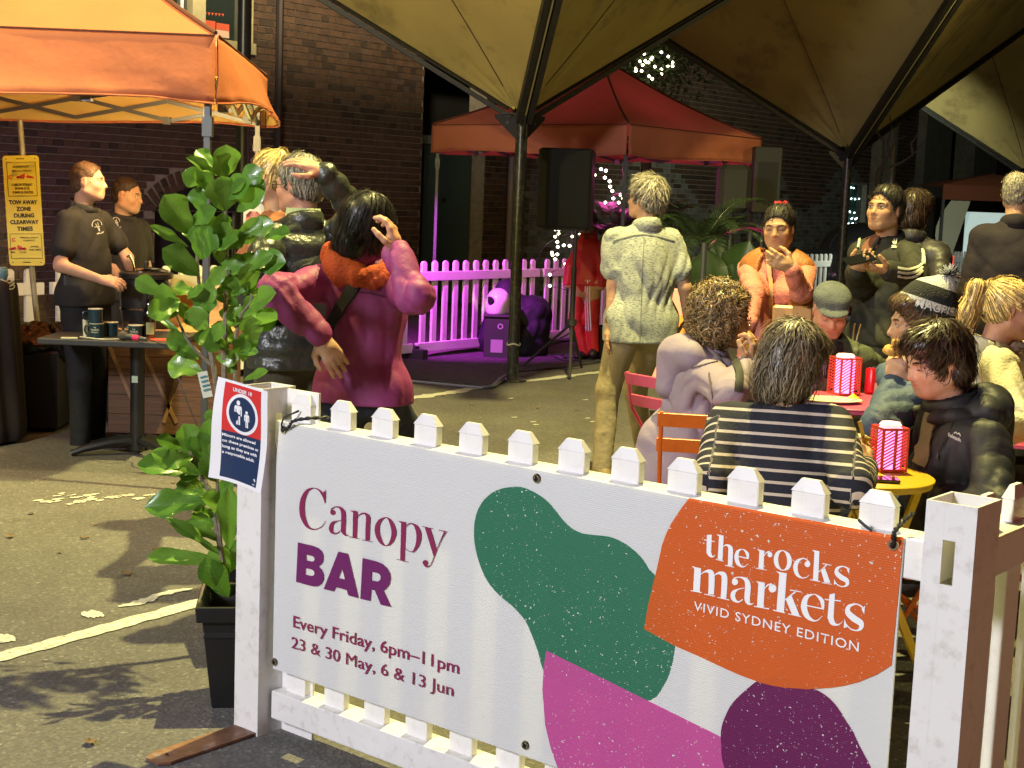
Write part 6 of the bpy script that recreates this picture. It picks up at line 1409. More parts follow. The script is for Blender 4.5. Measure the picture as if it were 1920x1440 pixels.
# MAGPIES knitted round the band
tmb = text_mesh('MAGPIES', None, .030, .01, 1.05); bv = BVHTree.FromPolygons([tuple(v) for v in VFb[0]], [tuple(f) for f in VFb[1]])
bm_ = bmesh.new(); bm_.from_mesh(tmb); bmesh.ops.triangulate(bm_, faces=bm_.faces[:]); bm_.to_mesh(tmb); bm_.free()
side_ = -P['right'] if True else P['right']; e1 = (M @ Vector((0, -1, -.32))).normalized(); e2 = (M @ Vector((0, -.40, 1))).normalized(); base_ = T((0, .052, .0765)) + (M @ Vector((-1, 0, 0))) * .16 + e1 * .022
def tob(x, y):
    p = base_ + e1 * x + e2 * y; d = M @ Vector((1, 0, 0)); l_, n_, _, _ = bv.ray_cast(p, d)
    return (l_ - d * .006) if l_ is not None else p + d * .12
map_mesh(tmb, tob); finish(tmb, 'lettering', mat('grey_knit', (.6, .6, .56), .9), P['root'], world=True)
foodbit(at(1677, 652, P['J']['wrL'].y), 1.1, 'crumbed snack in the hand of the person in the beanie')
# dark haired woman in the foreground right
m_shell = cloth('black_shell_jacket', (.016, .016, .018), .6, .12, 90, spec=.35)
P = person('woman with short dark hair in black hooded shell jacket, eating at the yellow table', (1756, 675), 4.78, 268, 'sit', yaw=-12, pitch=-18, tilt=-3, fat=1.04, skin='pale', hair='womanshort', hairm=hm_dbrown, top=m_shell, legm=c_blkpant, shoe=mat('white_sneaker', (.55, .54, .5), .6), female=True, wid=1.12, topk=.044, n_str=3800, hh=.004, h=.007, wr_amp=.013, eyes='closed', belly=.03, glasses=None,
    ov={'shL': (1850, 830, 4.62), 'elL': (1868, 960, 'n', 1.0), 'wrL': (1760, 935, 'f', .95), 'elR': (1730, 880, 'f', 1.0), 'wrR': (1652, 832, 'n', 1.0)}, hands={'R': dict(d=(-.85, .1, -.25), n=(.1, .3, -1), curl=.55, thumb=.8), 'L': None})
J = P['J']; bk = -P['fwd']; hd_ = Field(N_(J['neck']) - .35, N_(J['neck']) + .3, .007)
hd_.cone(J['neck'] + bk * .11 + P['right'] * .09, J['neck'] + bk * .11 - P['right'] * .09, .055, .055, .05); hd_.cone(J['neck'] + bk * .13, J['neck'] + bk * .16 - Vector((0, 0, .10)), .085, .06, .06)
for s_ in (-1, 1): hd_.cone(J['neck'] + bk * .08 + P['right'] * s_ * .11, J['neck'] + P['fwd'] * .09 + P['right'] * s_ * .075 - Vector((0, 0, .03)), .040, .022, .04)
hd_.noise(.014, 28, 3); hd_.cone(J['neck'], P['C'] + Vector((0, 0, .1)), .080, .12, .02, mode='sub'); np_mesh('hood', hd_.mesh(), m_shell, P['root'])
m_olt = cloth('olive_lining', (.17, .17, .09), .7, .3, 60); sj = child(P, 'jacket')
onto('zip_placket', sj, [(1748, 775), (1742, 800), (1735, 830), (1722, 870)], .055, m_olt, P['root'], off=.006)
p_, n1 = snap(sj, 1790, 775, .012); q__, n2 = snap(sj, 1762, 850, .012); MB().tube([p_, p_.lerp(q__, .5) + Vector((.01, -.01, 0)), q__], .0022, 5).build('draw_cord', m_strapb, P['root'], world=True); MB().tube([q__, q__ - Vector((.002, 0, .02))], [.004, .006], 6).build('cord_lock', m_blk, P['root'], world=True)
# woven word on the chest
def chest_word(o, txt, p0, p1, cap, m, root):
    me = text_mesh(txt, 1.0, None, .02); ys = cap
    def f(x, y):
        px = p0[0] + (p1[0] - p0[0]) * x; py = p0[1] + (p1[1] - p0[1]) * x - y * 0; w_ = max(v.co.x for v in me.vertices); 
        return px, py
    xs_ = [v.co.x for v in me.vertices]; ysx = [v.co.y for v in me.vertices]; h_ = max(ysx)
    co = []
    for v in me.vertices:
        px = p0[0] + (p1[0] - p0[0]) * v.co.x; py = p0[1] + (p1[1] - p0[1]) * v.co.x - v.co.y / h_ * cap; co.append(snap(o, px, py, .006)[0])
    for v, c_ in zip(me.vertices, co): v.co = c_
    me.update(); finish(me, 'lettering', m, root, world=True)
chest_word(sj, 'Kathmandu', (1780, 819), (1803, 829), 7, m_logo, P['root'])
lg = MB()
for a_, b_ in (((1790, 814), (1794, 811)), ((1794, 811), (1797, 815)), ((1797, 815), (1800, 813)), ((1800, 813), (1803, 818))):
    p_, n1 = snap(sj, *a_, .006); q__, n2 = snap(sj, *b_, .006); lg.bar(p_, q__, .003, .002, up=n1)
lg.build('chest_emblem', m_logo, P['root'], world=True)
# blonde ponytail
m_white = bpy.data.materials['white_vinyl']
m_hood = cloth('cream_hoodie', (.55, .52, .40), .9, .5, 90)
P = person('blonde woman with ponytail in cream hoodie, leaning away to the right', (1893, 580), 5.9, 96, 'sit', yaw=0, pitch=-8, skin='ruddy', hair='pony', hairm=hm_blonde, top=m_hood, legm=c_blkpant, shoe=m_shoeblk, female=True, wid=1.05, topk=.04, n_str=2600, h=.008, wr_amp=.014, ov={'ch': (1870, 720, 6.0), 'shR': (1880, 690, 5.75), 'elR': (1905, 800, 'n'), 'wrR': (1960, 760, 'f')}, hands={'R': None, 'L': None})
# ================================================================== FIDDLE-LEAF FIGS
m_leaf = bpy.data.materials.new('fig_leaf'); m_leaf.use_nodes = True; t, N, L, b = nodes_of(m_leaf)
uvn = N.new('ShaderNodeUVMap'); sx = N.new('ShaderNodeSeparateXYZ'); L.new(uvn.outputs[0], sx.inputs[0])
def mth(op, a, b_=None):
    n = N.new('ShaderNodeMath'); n.operation = op
    for i, q in enumerate((a, b_)):
        if q is None: continue
        if isinstance(q, (int, float)): n.inputs[i].default_value = q
        else: L.new(q, n.inputs[i])
    return n.outputs[0]
au = mth('ABSOLUTE', mth('SUBTRACT', sx.outputs[0], .5)); mid = mth('LESS_THAN', au, .018)
lat = mth('FRACT', mth('ADD', mth('MULTIPLY', sx.outputs[1], 7.5), mth('MULTIPLY', au, -4.2))); latm = mth('LESS_THAN', lat, .07)
vein = mth('MAXIMUM', mid, latm); oi = N.new('ShaderNodeObjectInfo')
tc = N.new('ShaderNodeTexCoord'); nz = N.new('ShaderNodeTexNoise'); nz.inputs['Scale'].default_value = 14; L.new(tc.outputs['Object'], nz.inputs['Vector'])
rp = N.new('ShaderNodeValToRGB'); rp.color_ramp.elements[0].color = (.055, .17, .020, 1); rp.color_ramp.elements[1].color = (.19, .36, .045, 1)
L.new(mth('ADD', mth('MULTIPLY', nz.outputs[0], .4), mth('MULTIPLY', oi.outputs['Random'], .6)), rp.inputs[0])
mxn = N.new('ShaderNodeMix'); mxn.data_type = 'RGBA'; L.new(mth('MULTIPLY', vein, .55), mxn.inputs[0]); L.new(rp.outputs[0], mxn.inputs[6]); mxn.inputs[7].default_value = (.16, .30, .06, 1)
L.new(mxn.outputs[2], b.inputs['Base Color']); b.inputs['Roughness'].default_value = .33; b.inputs['Coat Weight'].default_value = .15
bpn = N.new('ShaderNodeBump'); bpn.inputs['Strength'].default_value = .6; bpn.inputs['Distance'].default_value = .004; L.new(mth('SUBTRACT', 1, vein), bpn.inputs['Height']); L.new(bpn.outputs[0], b.inputs['Normal'])
ms = N.new('ShaderNodeMixShader'); trn = N.new('ShaderNodeBsdfTranslucent'); ms.inputs[0].default_value = .22; L.new(mxn.outputs[2], trn.inputs[0]); L.new(b.outputs[0], ms.inputs[1]); L.new(trn.outputs[0], ms.inputs[2]); L.new(ms.outputs[0], N['Material Output'].inputs[0])
def leaf_mesh(seed):
    r = random.Random(seed); nu, nv = 9, 13; vs, uv = [], []
    a, b_, cph = r.uniform(.10, .25), r.uniform(.04, .09), r.uniform(0, 6)
    for i in range(nu):
        for j in range(nv):
            u = i / (nu - 1) * 2 - 1; v = j / (nv - 1)
            w_ = .5 * (math.sin(math.pi * min(1, v ** 1.25)) ** .62) * (.62 + .5 * v) * (1 + .05 * math.sin(v * 14 + cph)); w_ *= (1 - .22 * math.exp(-((v - .42) / .13) ** 2))
            x = u * w_; z = a * abs(u) * w_ * 1.2 - .22 * v * v + b_ * math.sin(v * 11 + cph + 2 * u) * abs(u) ** 1.5 * w_ * 2
            vs.append((x, v, z)); uv.append(((u + 1) / 2, v))
    fs = [(i * nv + j, (i + 1) * nv + j, (i + 1) * nv + j + 1, i * nv + j + 1) for i in range(nu - 1) for j in range(nv - 1)]
    me = bpy.data.meshes.new('leaf'); me.from_pydata(vs, [], fs); l_ = me.uv_layers.new(name='UVMap')
    for p in me.polygons:
        for li in p.loop_indices: l_.data[li].uv = uv[me.loops[li].vertex_index]
    me.polygons.foreach_set('use_smooth', [True] * len(me.polygons)); me.materials.append(m_leaf); return me
LEAVES = [leaf_mesh(k) for k in range(7)]
m_bark = mat('fig_stem', (.20, .17, .12), .85, var=.35, vscale=60, bump=.5, bscale=90)
def put_leaf(root, bp, tp, wd, k, roll=0.0):
    """leaf from base point to tip point (world), width in metres"""
    bp, tp = Vector(bp), Vector(tp); d = tp - bp; Ln = d.length; y = d.normalized(); tocam = (CO - bp).normalized(); z = (tocam * 1.15 + Vector((0, 0, .40)) + Vector((random.uniform(-.5, .5), random.uniform(-.3, .3), random.uniform(-.3, .3)))); z = (z - y * z.dot(y)).normalized(); x = y.cross(z)
    Mx = Matrix((x * wd * 1.45, y * Ln, z * (Ln + wd) * .5)).transposed().to_4x4(); Mx.translation = bp
    o = bpy.data.objects.new('leaf', LEAVES[k % 7]); col.objects.link(o); o.parent = root; o.matrix_basis = Matrix.Translation(root.location).inverted() @ Mx; return o
def fig(label, base, Y, leaves, px, stems, grp, extra=[]):
    root = thing('fiddle_leaf_fig', label, 'plant', base, 0, grp)
    for pts, r0, r1 in stems:
        P_ = [at(*px(x, y), Y + dy) for x, y, dy in pts]; sp_ = smoothpath([tuple(q) for q in P_], 5); n = len(sp_)
        MB().tube(sp_, [r0 + (r1 - r0) * i / (n - 1) for i in range(n)], 7).build('trunk', m_bark, root, world=True, smooth=True)
    sc = Y / FPX; leaves = leaves + extra
    for k, (bx, by, tx, ty, wd) in enumerate(leaves):
        b0, t0 = px(bx, by), px(tx, ty); dy = random.uniform(-.10, .10); w_ = wd * (px(1, 0)[0] - px(0, 0)[0]) * sc
        put_leaf(root, at(b0[0], b0[1], Y + dy * .4), at(t0[0], t0[1], Y + dy - .05), w_ * .95, k)
    return root
UP = [(545,250,560,80,130),(555,255,520,135,120),(500,240,350,130,60),(600,310,740,200,110),(545,440,540,265,180),(610,440,745,330,90),(350,570,225,360,150),(350,510,470,430,90),(420,450,380,310,100),(340,640,140,520,50),(470,540,570,465,50),(580,625,745,485,75),(400,710,440,540,150),(520,740,500,560,100),(400,800,220,650,130),(600,790,790,670,90),(440,880,530,760,80),(415,1040,420,880,150),(620,970,505,870,90),(690,920,690,805,65),(680,990,800,890,110),(250,1035,190,860,100),(380,890,260,860,70),(290,1000,225,935,80),(330,1170,130,980,40),(640,1060,560,1020,50),(690,1070,765,1030,60),(660,1110,780,1085,40),(400,1270,280,1190,90),(420,1340,220,1280,130),(600,1250,660,1160,90),(490,1260,610,1270,80),(650,1390,765,1330,50),(620,880,520,830,60),(480,1200,390,1130,80),(340,1060,290,960,60),(600,1230,720,1220,50),(560,360,640,250,80),(470,380,400,220,70),(500,620,560,520,80),(450,300,400,210,60),(380,620,330,520,70),(560,900,620,820,60),(450,1180,520,1090,80),(330,930,400,870,60)]
pu = lambda x, y: (240 + x / 3, 250 + y / 3)
rx_ = random.Random(11); EX = []
for cx_, cy_, sx_, sy_, n_ in ((530, 300, 70, 110, 10), (470, 600, 110, 110, 14), (560, 830, 110, 110, 10), (330, 960, 90, 90, 8), (680, 980, 60, 70, 7), (500, 1120, 110, 90, 9), (620, 1230, 80, 70, 6)):
    for _ in range(n_ // 2 + 1):
        x_, y_ = rx_.gauss(cx_, sx_ * .8), rx_.gauss(cy_, sy_ * .8); dxx, dyy = x_ - cx_ + rx_.gauss(0, 40), -60 + rx_.gauss(0, 60); ll_ = math.hypot(dxx, dyy) + 1; Lx = rx_.uniform(120, 185)
        EX.append((x_, y_, x_ + dxx / ll_ * Lx, y_ + dyy / ll_ * Lx, rx_.uniform(80, 125)))
FY = 4.95
bs = at(487, 730, FY)
figA = fig('tall fiddle leaf fig rising behind the under 18 notice', (bs.x, FY, 0), FY, UP, pu,
    [([(503,1440,0),(470,1250,0),(430,1050,.02),(400,850,0),(385,620,0)], .011, .005), ([(540,1500,0),(545,1200,0),(555,700,.02),(550,420,0),(545,250,0)], .012, .005), ([(470,1300,0),(340,1170,-.02),(270,1010,0)], .008, .004), ([(600,1440,0),(615,1080,.02),(690,950,0),(690,900,0)], .008, .004), ([(555,900,0),(590,720,0),(600,600,0)], .006,.004), ([(503,1440,0),(600,1700,0),(700,2300,0)], .013, .016)], 'fiddle leaf figs in black pots', EX)
m_pot = mat('black_pot', (.012, .012, .013), .38, spec=.5)
def pot(root, base, s0, s1, h, yaw):
    M = Matrix.Translation(base) @ Matrix.Rotation(yaw, 4, 'Z'); q = MB(); th = .012
    def ring(r, z): return [M @ Vector((x * r, y * r, z)) for x, y in ((-1, -1), (1, -1), (1, 1), (-1, 1))]
    rs = [ring(s0, 0), ring(s1, h - .05), ring(s1 + .016, h - .05), ring(s1 + .02, h), ring(s1 + .004, h), ring(s1 - .012, h - .05), ring(s0 + .03, h * .7)]
    vs = [v for r_ in rs for v in r_]; fs = [(3, 2, 1, 0)]
    for k in range(len(rs) - 1):
        for i in range(4): fs.append((k * 4 + i, k * 4 + (i + 1) % 4, k * 4 + 4 + (i + 1) % 4, k * 4 + 4 + i))
    q.add(vs, fs); q.build('pot', m_pot, root, world=True, bevel=.004)
    MB().add(ring(s1 - .02, h * .72), [(0, 1, 2, 3)]).build('soil', mat('potting_soil', (.03, .02, .014), .95, bump=.8) if 'potting_soil' not in bpy.data.materials else bpy.data.materials['potting_soil'], root, world=True)
pot(figA, (bs.x + .03, FY + .02, 0), .10, .14, .32, R(20))
LO = [(390,650,35,575,120),(400,660,125,515,110),(400,620,300,365,150),(440,640,440,350,100),(290,500,160,440,75),(460,820,65,830,140),(440,790,250,730,90),(470,800,575,705,80),(510,1130,220,905,60),(510,1050,320,925,80),(530,1170,90,1115,95),(560,1380,425,1180,140),(560,1100,560,760,110),(430,620,260,640,110),(500,700,420,560,130),(480,760,250,700,110),(540,860,430,790,110),(520,980,350,880,90),(560,1250,470,1090,120),(430,560,400,430,110),(350,560,180,570,100),(500,540,520,400,110),(540,980,500,830,120),(560,700,540,560,110),(490,340,425,290,60),(520,1000,600,820,120),(500,620,470,420,110),(480,900,380,860,70),(540,1250,610,1050,110),(400,560,340,440,80)]
pl_x = lambda x, y: (250 + x / 3.13, 680 + y / 3.13)
LY = 4.55; bp_ = ground(410, 1330); bp_ = at(430, 1300, LY)
figB = fig('broad leaved fiddle leaf fig in the square black pot beside the left fence post', (bp_.x, LY, 0), LY, LO, pl_x,
    [([(590,1500,0),(560,1380,0),(520,1150,0),(460,820,0),(400,640,0),(330,520,0)], .011, .005), ([(520,1150,0),(500,900,0),(490,600,0),(480,400,0)], .008, .004)], 'fiddle leaf figs in black pots')
pbase = ground(452, 1318); pot(figB, (pbase.x - .0, pbase.y + .05, 0), .095, .125, .335, R(8))
tgm = mat('swing_tag_teal', (.05, .22, .28), .6); tw = MB(); q0_ = at(379, 697, 4.85); q1_ = at(390, 745, 4.85)
tw.bar(q0_, q1_, .034, .001, up=(0, -1, 0)); tg_ = tag(tw.build('swing_tag', mat('tag_paper', (.6, .62, .5), .6)), 'paper swing tag with teal print hanging from the tall fig', 'tag')
for k in range(4): MB().bar(at(381 + 2 * k, 705 + 8 * k, 4.845), at(382 + 2 * k, 708 + 8 * k, 4.845), .024, .0006, up=(0, -1, 0)).build('print_bar', tgm, tg_, world=True)

# ================================================================== LEFT: SIGN, STALL, TABLE
def on(Y): return lambda px, py: at(px, py, Y)
SY = 9.7; m_ysign = mat('yellow_sign', (.60, .50, .05), .45, var=.06, vscale=5); m_ink = mat('sign_black_ink', (.02, .018, .012), .5); m_inkr = mat('sign_red_ink', (.50, .03, .02), .5); m_cream2 = mat('sign_cream_field', (.48, .42, .25), .5)
b0 = at(73, 560, SY); sgn = thing('parking_sign', 'yellow clearway tow away zone sign on a thin pole at the left edge', 'sign', (b0.x, SY, 0))
MB().tube([(b0.x + .04, SY + .04, 0), at(62, 530, SY + .03), at(37, 225, SY + .03)], .019, 10).build('pole', mat('galvanised_pole', (.25, .24, .17), .5, metal=.3, var=.2, vscale=20), sgn, world=True, smooth=True)
def sp2(u_, v_, lay=0):
    tl, tr, br, bl = (4, 292), (72, 291), (84.5, 498), (18, 498); x = (tl[0] * (1 - u_) + tr[0] * u_) * (1 - v_) + (bl[0] * (1 - u_) + br[0] * u_) * v_; y = (tl[1] * (1 - u_) + tr[1] * u_) * (1 - v_) + (bl[1] * (1 - u_) + br[1] * u_) * v_
    return at(x, y, SY - .002 - lay * .0015)
me = filled([[(.08, 0), (.92, 0), (.97, .006), (1, .025), (1, .975), (.97, .994), (.92, 1), (.08, 1), (.03, .994), (0, .975), (0, .025), (.03, .006)]]); map_mesh(me, lambda x, y: sp2(x, y)); finish(me, 'sign_plate', m_ysign, sgn, world=True, thick=.003)
def sfill(u0, u1, v0, v1, m, lay=1, name='sign_field'): MB().add([sp2(u0, v0, lay), sp2(u1, v0, lay), sp2(u1, v1, lay), sp2(u0, v1, lay)], [(3, 2, 1, 0)]).build(name, m, sgn, world=True)
def sborder(u0, u1, v0, v1):
    e, f = .012, .004
    for a_ in ((u0, u1, v0, v0 + f), (u0, u1, v1 - f, v1), (u0, u0 + e, v0, v1), (u1 - e, u1, v0, v1)): sfill(*a_, m_ink, 3, 'sign_border')
sfill(.11, .90, .065, .235, m_cream2); sborder(.10, .91, .06, .37); sborder(.06, .95, .71, .935)
def stx(txt, uc, vb, hv, wu, m=m_ink, bold=.02):
    me = text_mesh(txt, wu, hv, bold); map_mesh(me, lambda x, y: sp2(uc - wu / 2 + x, vb - y, 4)); finish(me, 'lettering', m, sgn, world=True)
for a_ in (('CLEARWAY', .50, .112, .022, .46), ('SPECIAL EVENTS', .51, .146, .014, .54), ('CHECK STREET', .50, .275, .022, .58), ('SIGNS FOR', .50, .308, .021, .42), ('TIMES & DATES', .51, .345, .022, .58), ('TOW AWAY', .50, .442, .038, .78, m_ink, .03), ('ZONE', .50, .502, .038, .40, m_ink, .03), ('DURING', .50, .562, .038, .56, m_ink, .03), ('CLEARWAY', .50, .622, .038, .80, m_ink, .03), ('TIMES', .50, .682, .038, .44, m_ink, .03), ('SPECIAL EVENT', .60, .752, .014, .50), ('CLEARWAY', .60, .776, .013, .34), ('DATES', .74, .833, .014, .22), ('AND TIMES', .74, .862, .014, .34), ('TRK      132 701', .28, .885, .014, .44)): stx(*a_)
for uc, vc in ((.19, .195), (.17, .765)):
    MB().grid([[sp2(uc + .055 * math.cos(a) * q, vc + .018 * math.sin(a) * q, 4) for q in (.45, 1)] for a in np.linspace(.6, 5.7, 14)]).build('sign_symbol', m_inkr, sgn, world=True)
for (u_, v_) in ((.47, .19), (.50, .84)):
    k_ = MB(); s_ = 1 if u_ < .48 else -1
    for a_, b_ in (((-.12, .012), (.12, -.002)), ((-.10, .0), (.10, .016)), ((.0, -.004), (.12, -.020)), ((.18, -.006), (.36, .012)), ((.16, .004), (.30, .010))): 
        p_, q_ = sp2(u_ + s_ * a_[0] - (.12 if s_ < 0 else 0), v_ + a_[1], 4), sp2(u_ + s_ * b_[0] - (.12 if s_ < 0 else 0), v_ + b_[1], 4); k_.bar(p_, q_, .011, .001, up=(0, -1, 0))
    k_.build('sign_symbol', m_inkr, sgn, world=True)
for u_, v_ in ((.1, .03), (.9, .03), (.1, .97), (.9, .97)): MB().lathe([(0, 0), (.005, 0), (.004, .004), (0, .005)], sp2(u_, v_, 1), 8, rot=Matrix.Rotation(R(90), 3, 'X')).build('rivet', m_frame, sgn, world=True)
for v_ in (.03, .97): sfill(.38, .60, v_ - .004, v_ + .004, m_ink, 2, 'slot')

# stall counter with wooden front
m_ply = mat('lit_plywood', (.40, .23, .10), .6, var=.22, vscale=3, stretch=(1, 1, 9), bump=.15, bscale=30); m_wood = mat('dark_stained_boards', (.13, .058, .024), .6, var=.35, vscale=4, stretch=(.6, 1, 10), bump=.25, bscale=20, dirt=(.05, .02, .01), dscale=6, damt=.6); m_wood2 = mat('pale_scuffed_slat', (.26, .14, .06), .6, var=.3, vscale=12)
a0, a1 = at(203, 700, 8.85), at(425, 700, 8.85); cw = a1.x - a0.x
ctr = thing('stall_counter', 'rolling wooden box counter with brown board front carrying the soup kettle', 'counter', ((a0.x + a1.x) / 2, 9.12, 0))
for k in range(5):
    MB().box((0, -.26, .125 + .12 * k), (cw, .02, .118)).build('front_board', m_wood, ctr, bevel=.002)
MB().box((0, 0, .70), (cw + .02, .56, .03)).build('top_board', m_ply, ctr, bevel=.003); MB().box((0, .01, .38), (cw - .03, .50, .60)).build('carcass', m_wood, ctr)
for x0, x1 in ((-.36, -.16), (-.16, .06), (.1, -.02)): MB().bar((x0, -.272, .60 if x0 < .05 else .58), (x1, -.272, .14), .022, .004, up=(0, -1, 0)).build('diagonal_slat', m_wood2, ctr)
MB().box((.0, .27, .86), (cw, .02, .30)).build('back_board', m_ply, ctr)
for sx_ in (-1, 1):
    c_ = MB(); c_.box((sx_ * (cw / 2 - .06), -.2, .065), (.05, .05, .03)); c_.lathe([(0, -.012), (.028, -.012), (.028, .012), (0, .012)], (sx_ * (cw / 2 - .06), -.2, .028), 14, rot=Matrix.Rotation(R(90), 3, 'Y')); c_.build('castor', m_frame, ctr)
for k in range(2):
    ttx = MB(); x_ = -.25 + .30 * k; ttx.box((x_, .2, .97), (.28, .012, .13), bev=.008)
    tag(ttx.build('acrylic_screen', mat('frosted_acrylic_%d' % k, (.62, .64, .36), .35, trans=.3), loc=ctr.location, smooth=False), ['left frosted clear screen standing behind the soup kettle', 'right frosted clear screen standing behind the soup kettle'][k], 'screen', 'frosted screens behind the kettle')
kb = at(272, 640, 8.98); ket = thing('soup_kettle', 'round black soup kettle with shiny steel lid and ladle', 'soup kettle', (kb.x, 9.0, .715))
m_kb = mat('black_enamel', (.014, .014, .015), .32, spec=.6); m_chr = mat('chrome', (.6, .6, .55), .12, metal=1)
MB().lathe([(0, 0), (.135, 0), (.145, .03), (.158, .12), (.160, .20), (.152, .29), (.145, .31)], n=36).build('body', m_kb, ket, smooth=True)
MB().lathe([(.146, .308), (.166, .312), (.168, .34), (.150, .352), (.14, .352)], n=36).build('rim', m_kb, ket, smooth=True); MB().lathe([(.1585, .115), (.1625, .118), (.1585, .128)], n=36).build('band', m_chr, ket, smooth=True)
MB().lathe([(.142, .352), (.144, .358), (.10, .372), (.04, .380), (0, .381)], n=36).build('lid', m_chr, ket, smooth=True); MB().lathe([(.012, .38), (.02, .40), (.016, .415), (0, .418)], n=12).build('lid_knob', m_kb, ket, smooth=True)
MB().tube([(-.06, -.05, .36), (-.07, -.07, .42), (-.085, -.08, .45), (-.10, -.08, .44)], [.006, .007, .012, .008], 6).build('ladle', m_chr, ket, smooth=True)
# cafe table
tbY = 8.15; tb = at(197, 650, tbY); m_top = mat('black_laminate', (.022, .022, .024), .45); tz = .715
tabl = thing('cafe_table', 'square black topped pedestal table with enamel mugs on it', 'table', (tb.x, tbY + .33, 0)); hw = .39
MB().box((0, 0, tz - .018), (hw * 2, .66, .036)).build('tabletop', m_top, tabl, bevel=.006); lx = at(258, 700, tbY + .33).x - tb.x
MB().tube([(lx, 0, .03), (lx, 0, tz - .05)], .042, 16).build('leg', m_kb, tabl, smooth=True); MB().box((lx, 0, tz - .045), (.3, .06, .02)).build('bracket', m_frame, tabl)
MB().box((lx - .005, -.043, .46), (.035, .003, .04)).build('sticker', m_paper, tabl)
for a in (200, 320, 80, 150):
    d = Vector((math.cos(R(a)), math.sin(R(a)), 0)); MB().tube([Vector((lx, 0, .09)), Vector((lx, 0, .075)) + d * .16, Vector((lx, 0, .045)) + d * .30, Vector((lx, 0, .018)) + d * .38], [.030, .028, .022, .018], 8).build('foot', m_kb, tabl, smooth=True)
m_mug = mat('navy_enamel', (.015, .04, .055), .25, spec=.6); m_rimw = mat('white_enamel', (.62, .62, .45), .35)
def onT(px, dy=0): return Vector((at(px, 640, tbY + .15 + dy).x, tbY + .15 + dy, tz))
def mug(px, z, label, dy=0, ang=0, txt=False, r_=.041, h_=.082):
    q = onT(px, dy); g_ = thing('mug', label, 'mug', (q.x, q.y, z), R(ang), 'navy enamel mugs on the black table')
    MB().lathe([(0, .003), (r_, .003), (r_, h_), (r_ - .003, h_), (r_ - .004, .01), (0, .01)], n=28).build('cup', m_mug, g_, smooth=True)
    MB().lathe([(r_ + .0015, h_ - .002), (r_ + .002, h_ + .002), (r_ - .004, h_ + .002), (r_ - .004, h_ - .006)], n=28).build('rim', m_rimw, g_, smooth=True)
    MB().tube([(r_ - .002, 0, h_ * .8), (r_ + .025, 0, h_ * .8), (r_ + .03, 0, h_ * .5), (r_ + .022, 0, h_ * .25), (r_ - .002, 0, h_ * .22)], .004, 6).build('handle', m_mug, g_, smooth=True)
    if txt:
        for i, (w__, z_) in enumerate((('THE', .058), ('TALISKER', .043), ('DISTILLERY', .030))):
            me = text_mesh(w__, (.018, .052, .045)[i], (.006, .010, .007)[i], .01, align='CENTER')
            def cyl(x, y, z_=z_): a = x / r_ - math.pi / 2 - R(ang); return Vector(((r_ + .0012) * math.cos(a), (r_ + .0012) * math.sin(a), z_ + y))
            map_mesh(me, cyl); finish(me, 'lettering', m_rimw, g_)
mug(181, tz, 'navy enamel mug at the bottom of the stack of two, left on the black table', 0, 180, True); mug(179, tz + .084, 'navy enamel mug on top of the stack of two', 0, 200); mug(208, tz, 'navy enamel mug with its handle to the right, behind the stack', .1, 0); mug(254, tz, 'navy enamel mug with white print right of the microphone', -.02, 180, True)
q = onT(160, .02); tag(MB().lathe([(.012, 0), (.017, .10), (.019, .10)], q, 12).build('paper_cone', m_rimw, smooth=True), 'narrow pale paper cone left of the stacked mugs', 'paper cone')
q = onT(279, .02); bo = thing('beer_bottle', 'dark brown beer bottle with a green label on the black table', 'bottle', q)
MB().lathe([(0, 0), (.034, 0), (.036, .01), (.036, .13), (.030, .17), (.016, .20), (.014, .275), (.016, .278), (.016, .29), (.012, .292), (0, .292)], n=24).build('glass', mat('bottle_glass', (.012, .008, .006), .08, coat=1, spec=.8), bo, smooth=True)
MB().grid([[((.0368) * math.cos(a), (.0368) * math.sin(a), z_) for z_ in (.03, .10)] for a in np.linspace(R(-100), R(-20), 8)]).build('label', mat('bottle_label', (.25, .30, .14), .6), bo, smooth=True)
q = onT(230, -.12); mi_ = thing('microphone', 'grey microphone with a pink band lying on the black table', 'microphone', (q.x, q.y, tz + .03), R(-18))
MB().lathe([(0, -.028), (.018, -.024), (.028, -.008), (.028, .008), (.020, .024), (.016, .03)], (0, 0, 0), 18, rot=Matrix.Rotation(R(95), 3, 'Y')).build('grille', mat('mic_grille', (.09, .09, .08), .5, bump=1, bscale=400), mi_, smooth=True)
MB().tube([(.028, 0, -.002), (.07, 0, -.006), (.16, 0, -.012)], [.017, .015, .011], 12).build('handle', m_frame, mi_, smooth=True); MB().tube([(.07, 0, -.006), (.11, 0, -.009)], [.0165, .0155], 12).build('pink_band', mat('pink_tape', (.7, .02, .14), .6), mi_, smooth=True)
tag(MB().tube([tuple(v) for v in smoothpath([tuple(q + Vector((.16, -.05, .02))), tuple(q + Vector((.26, -.12, .005))), tuple(q + Vector((.34, -.05, .0))), tuple(q + Vector((.36, -.2, -.15))), tuple(q + Vector((.5, -.2, -.5)))], 6)], .004, 6).build('microphone_cable', m_blk, smooth=True), 'thin black cable running off the table from the microphone', 'cable')
q = onT(300, -.02); tag(MB().box((0, 0, .003), (.15, .10, .006)).build('menu_card', mat('red_card', (.5, .05, .03), .5), loc=q, rotz=R(8)), 'red printed card lying on the right of the black table', 'card')
q = onT(130, -.1); tag(MB().box((0, 0, .0025), (.09, .05, .005)).build('paper_slip', m_rimw, loc=q, rotz=R(12)), 'pale slip of paper at the left corner of the black table', 'paper')
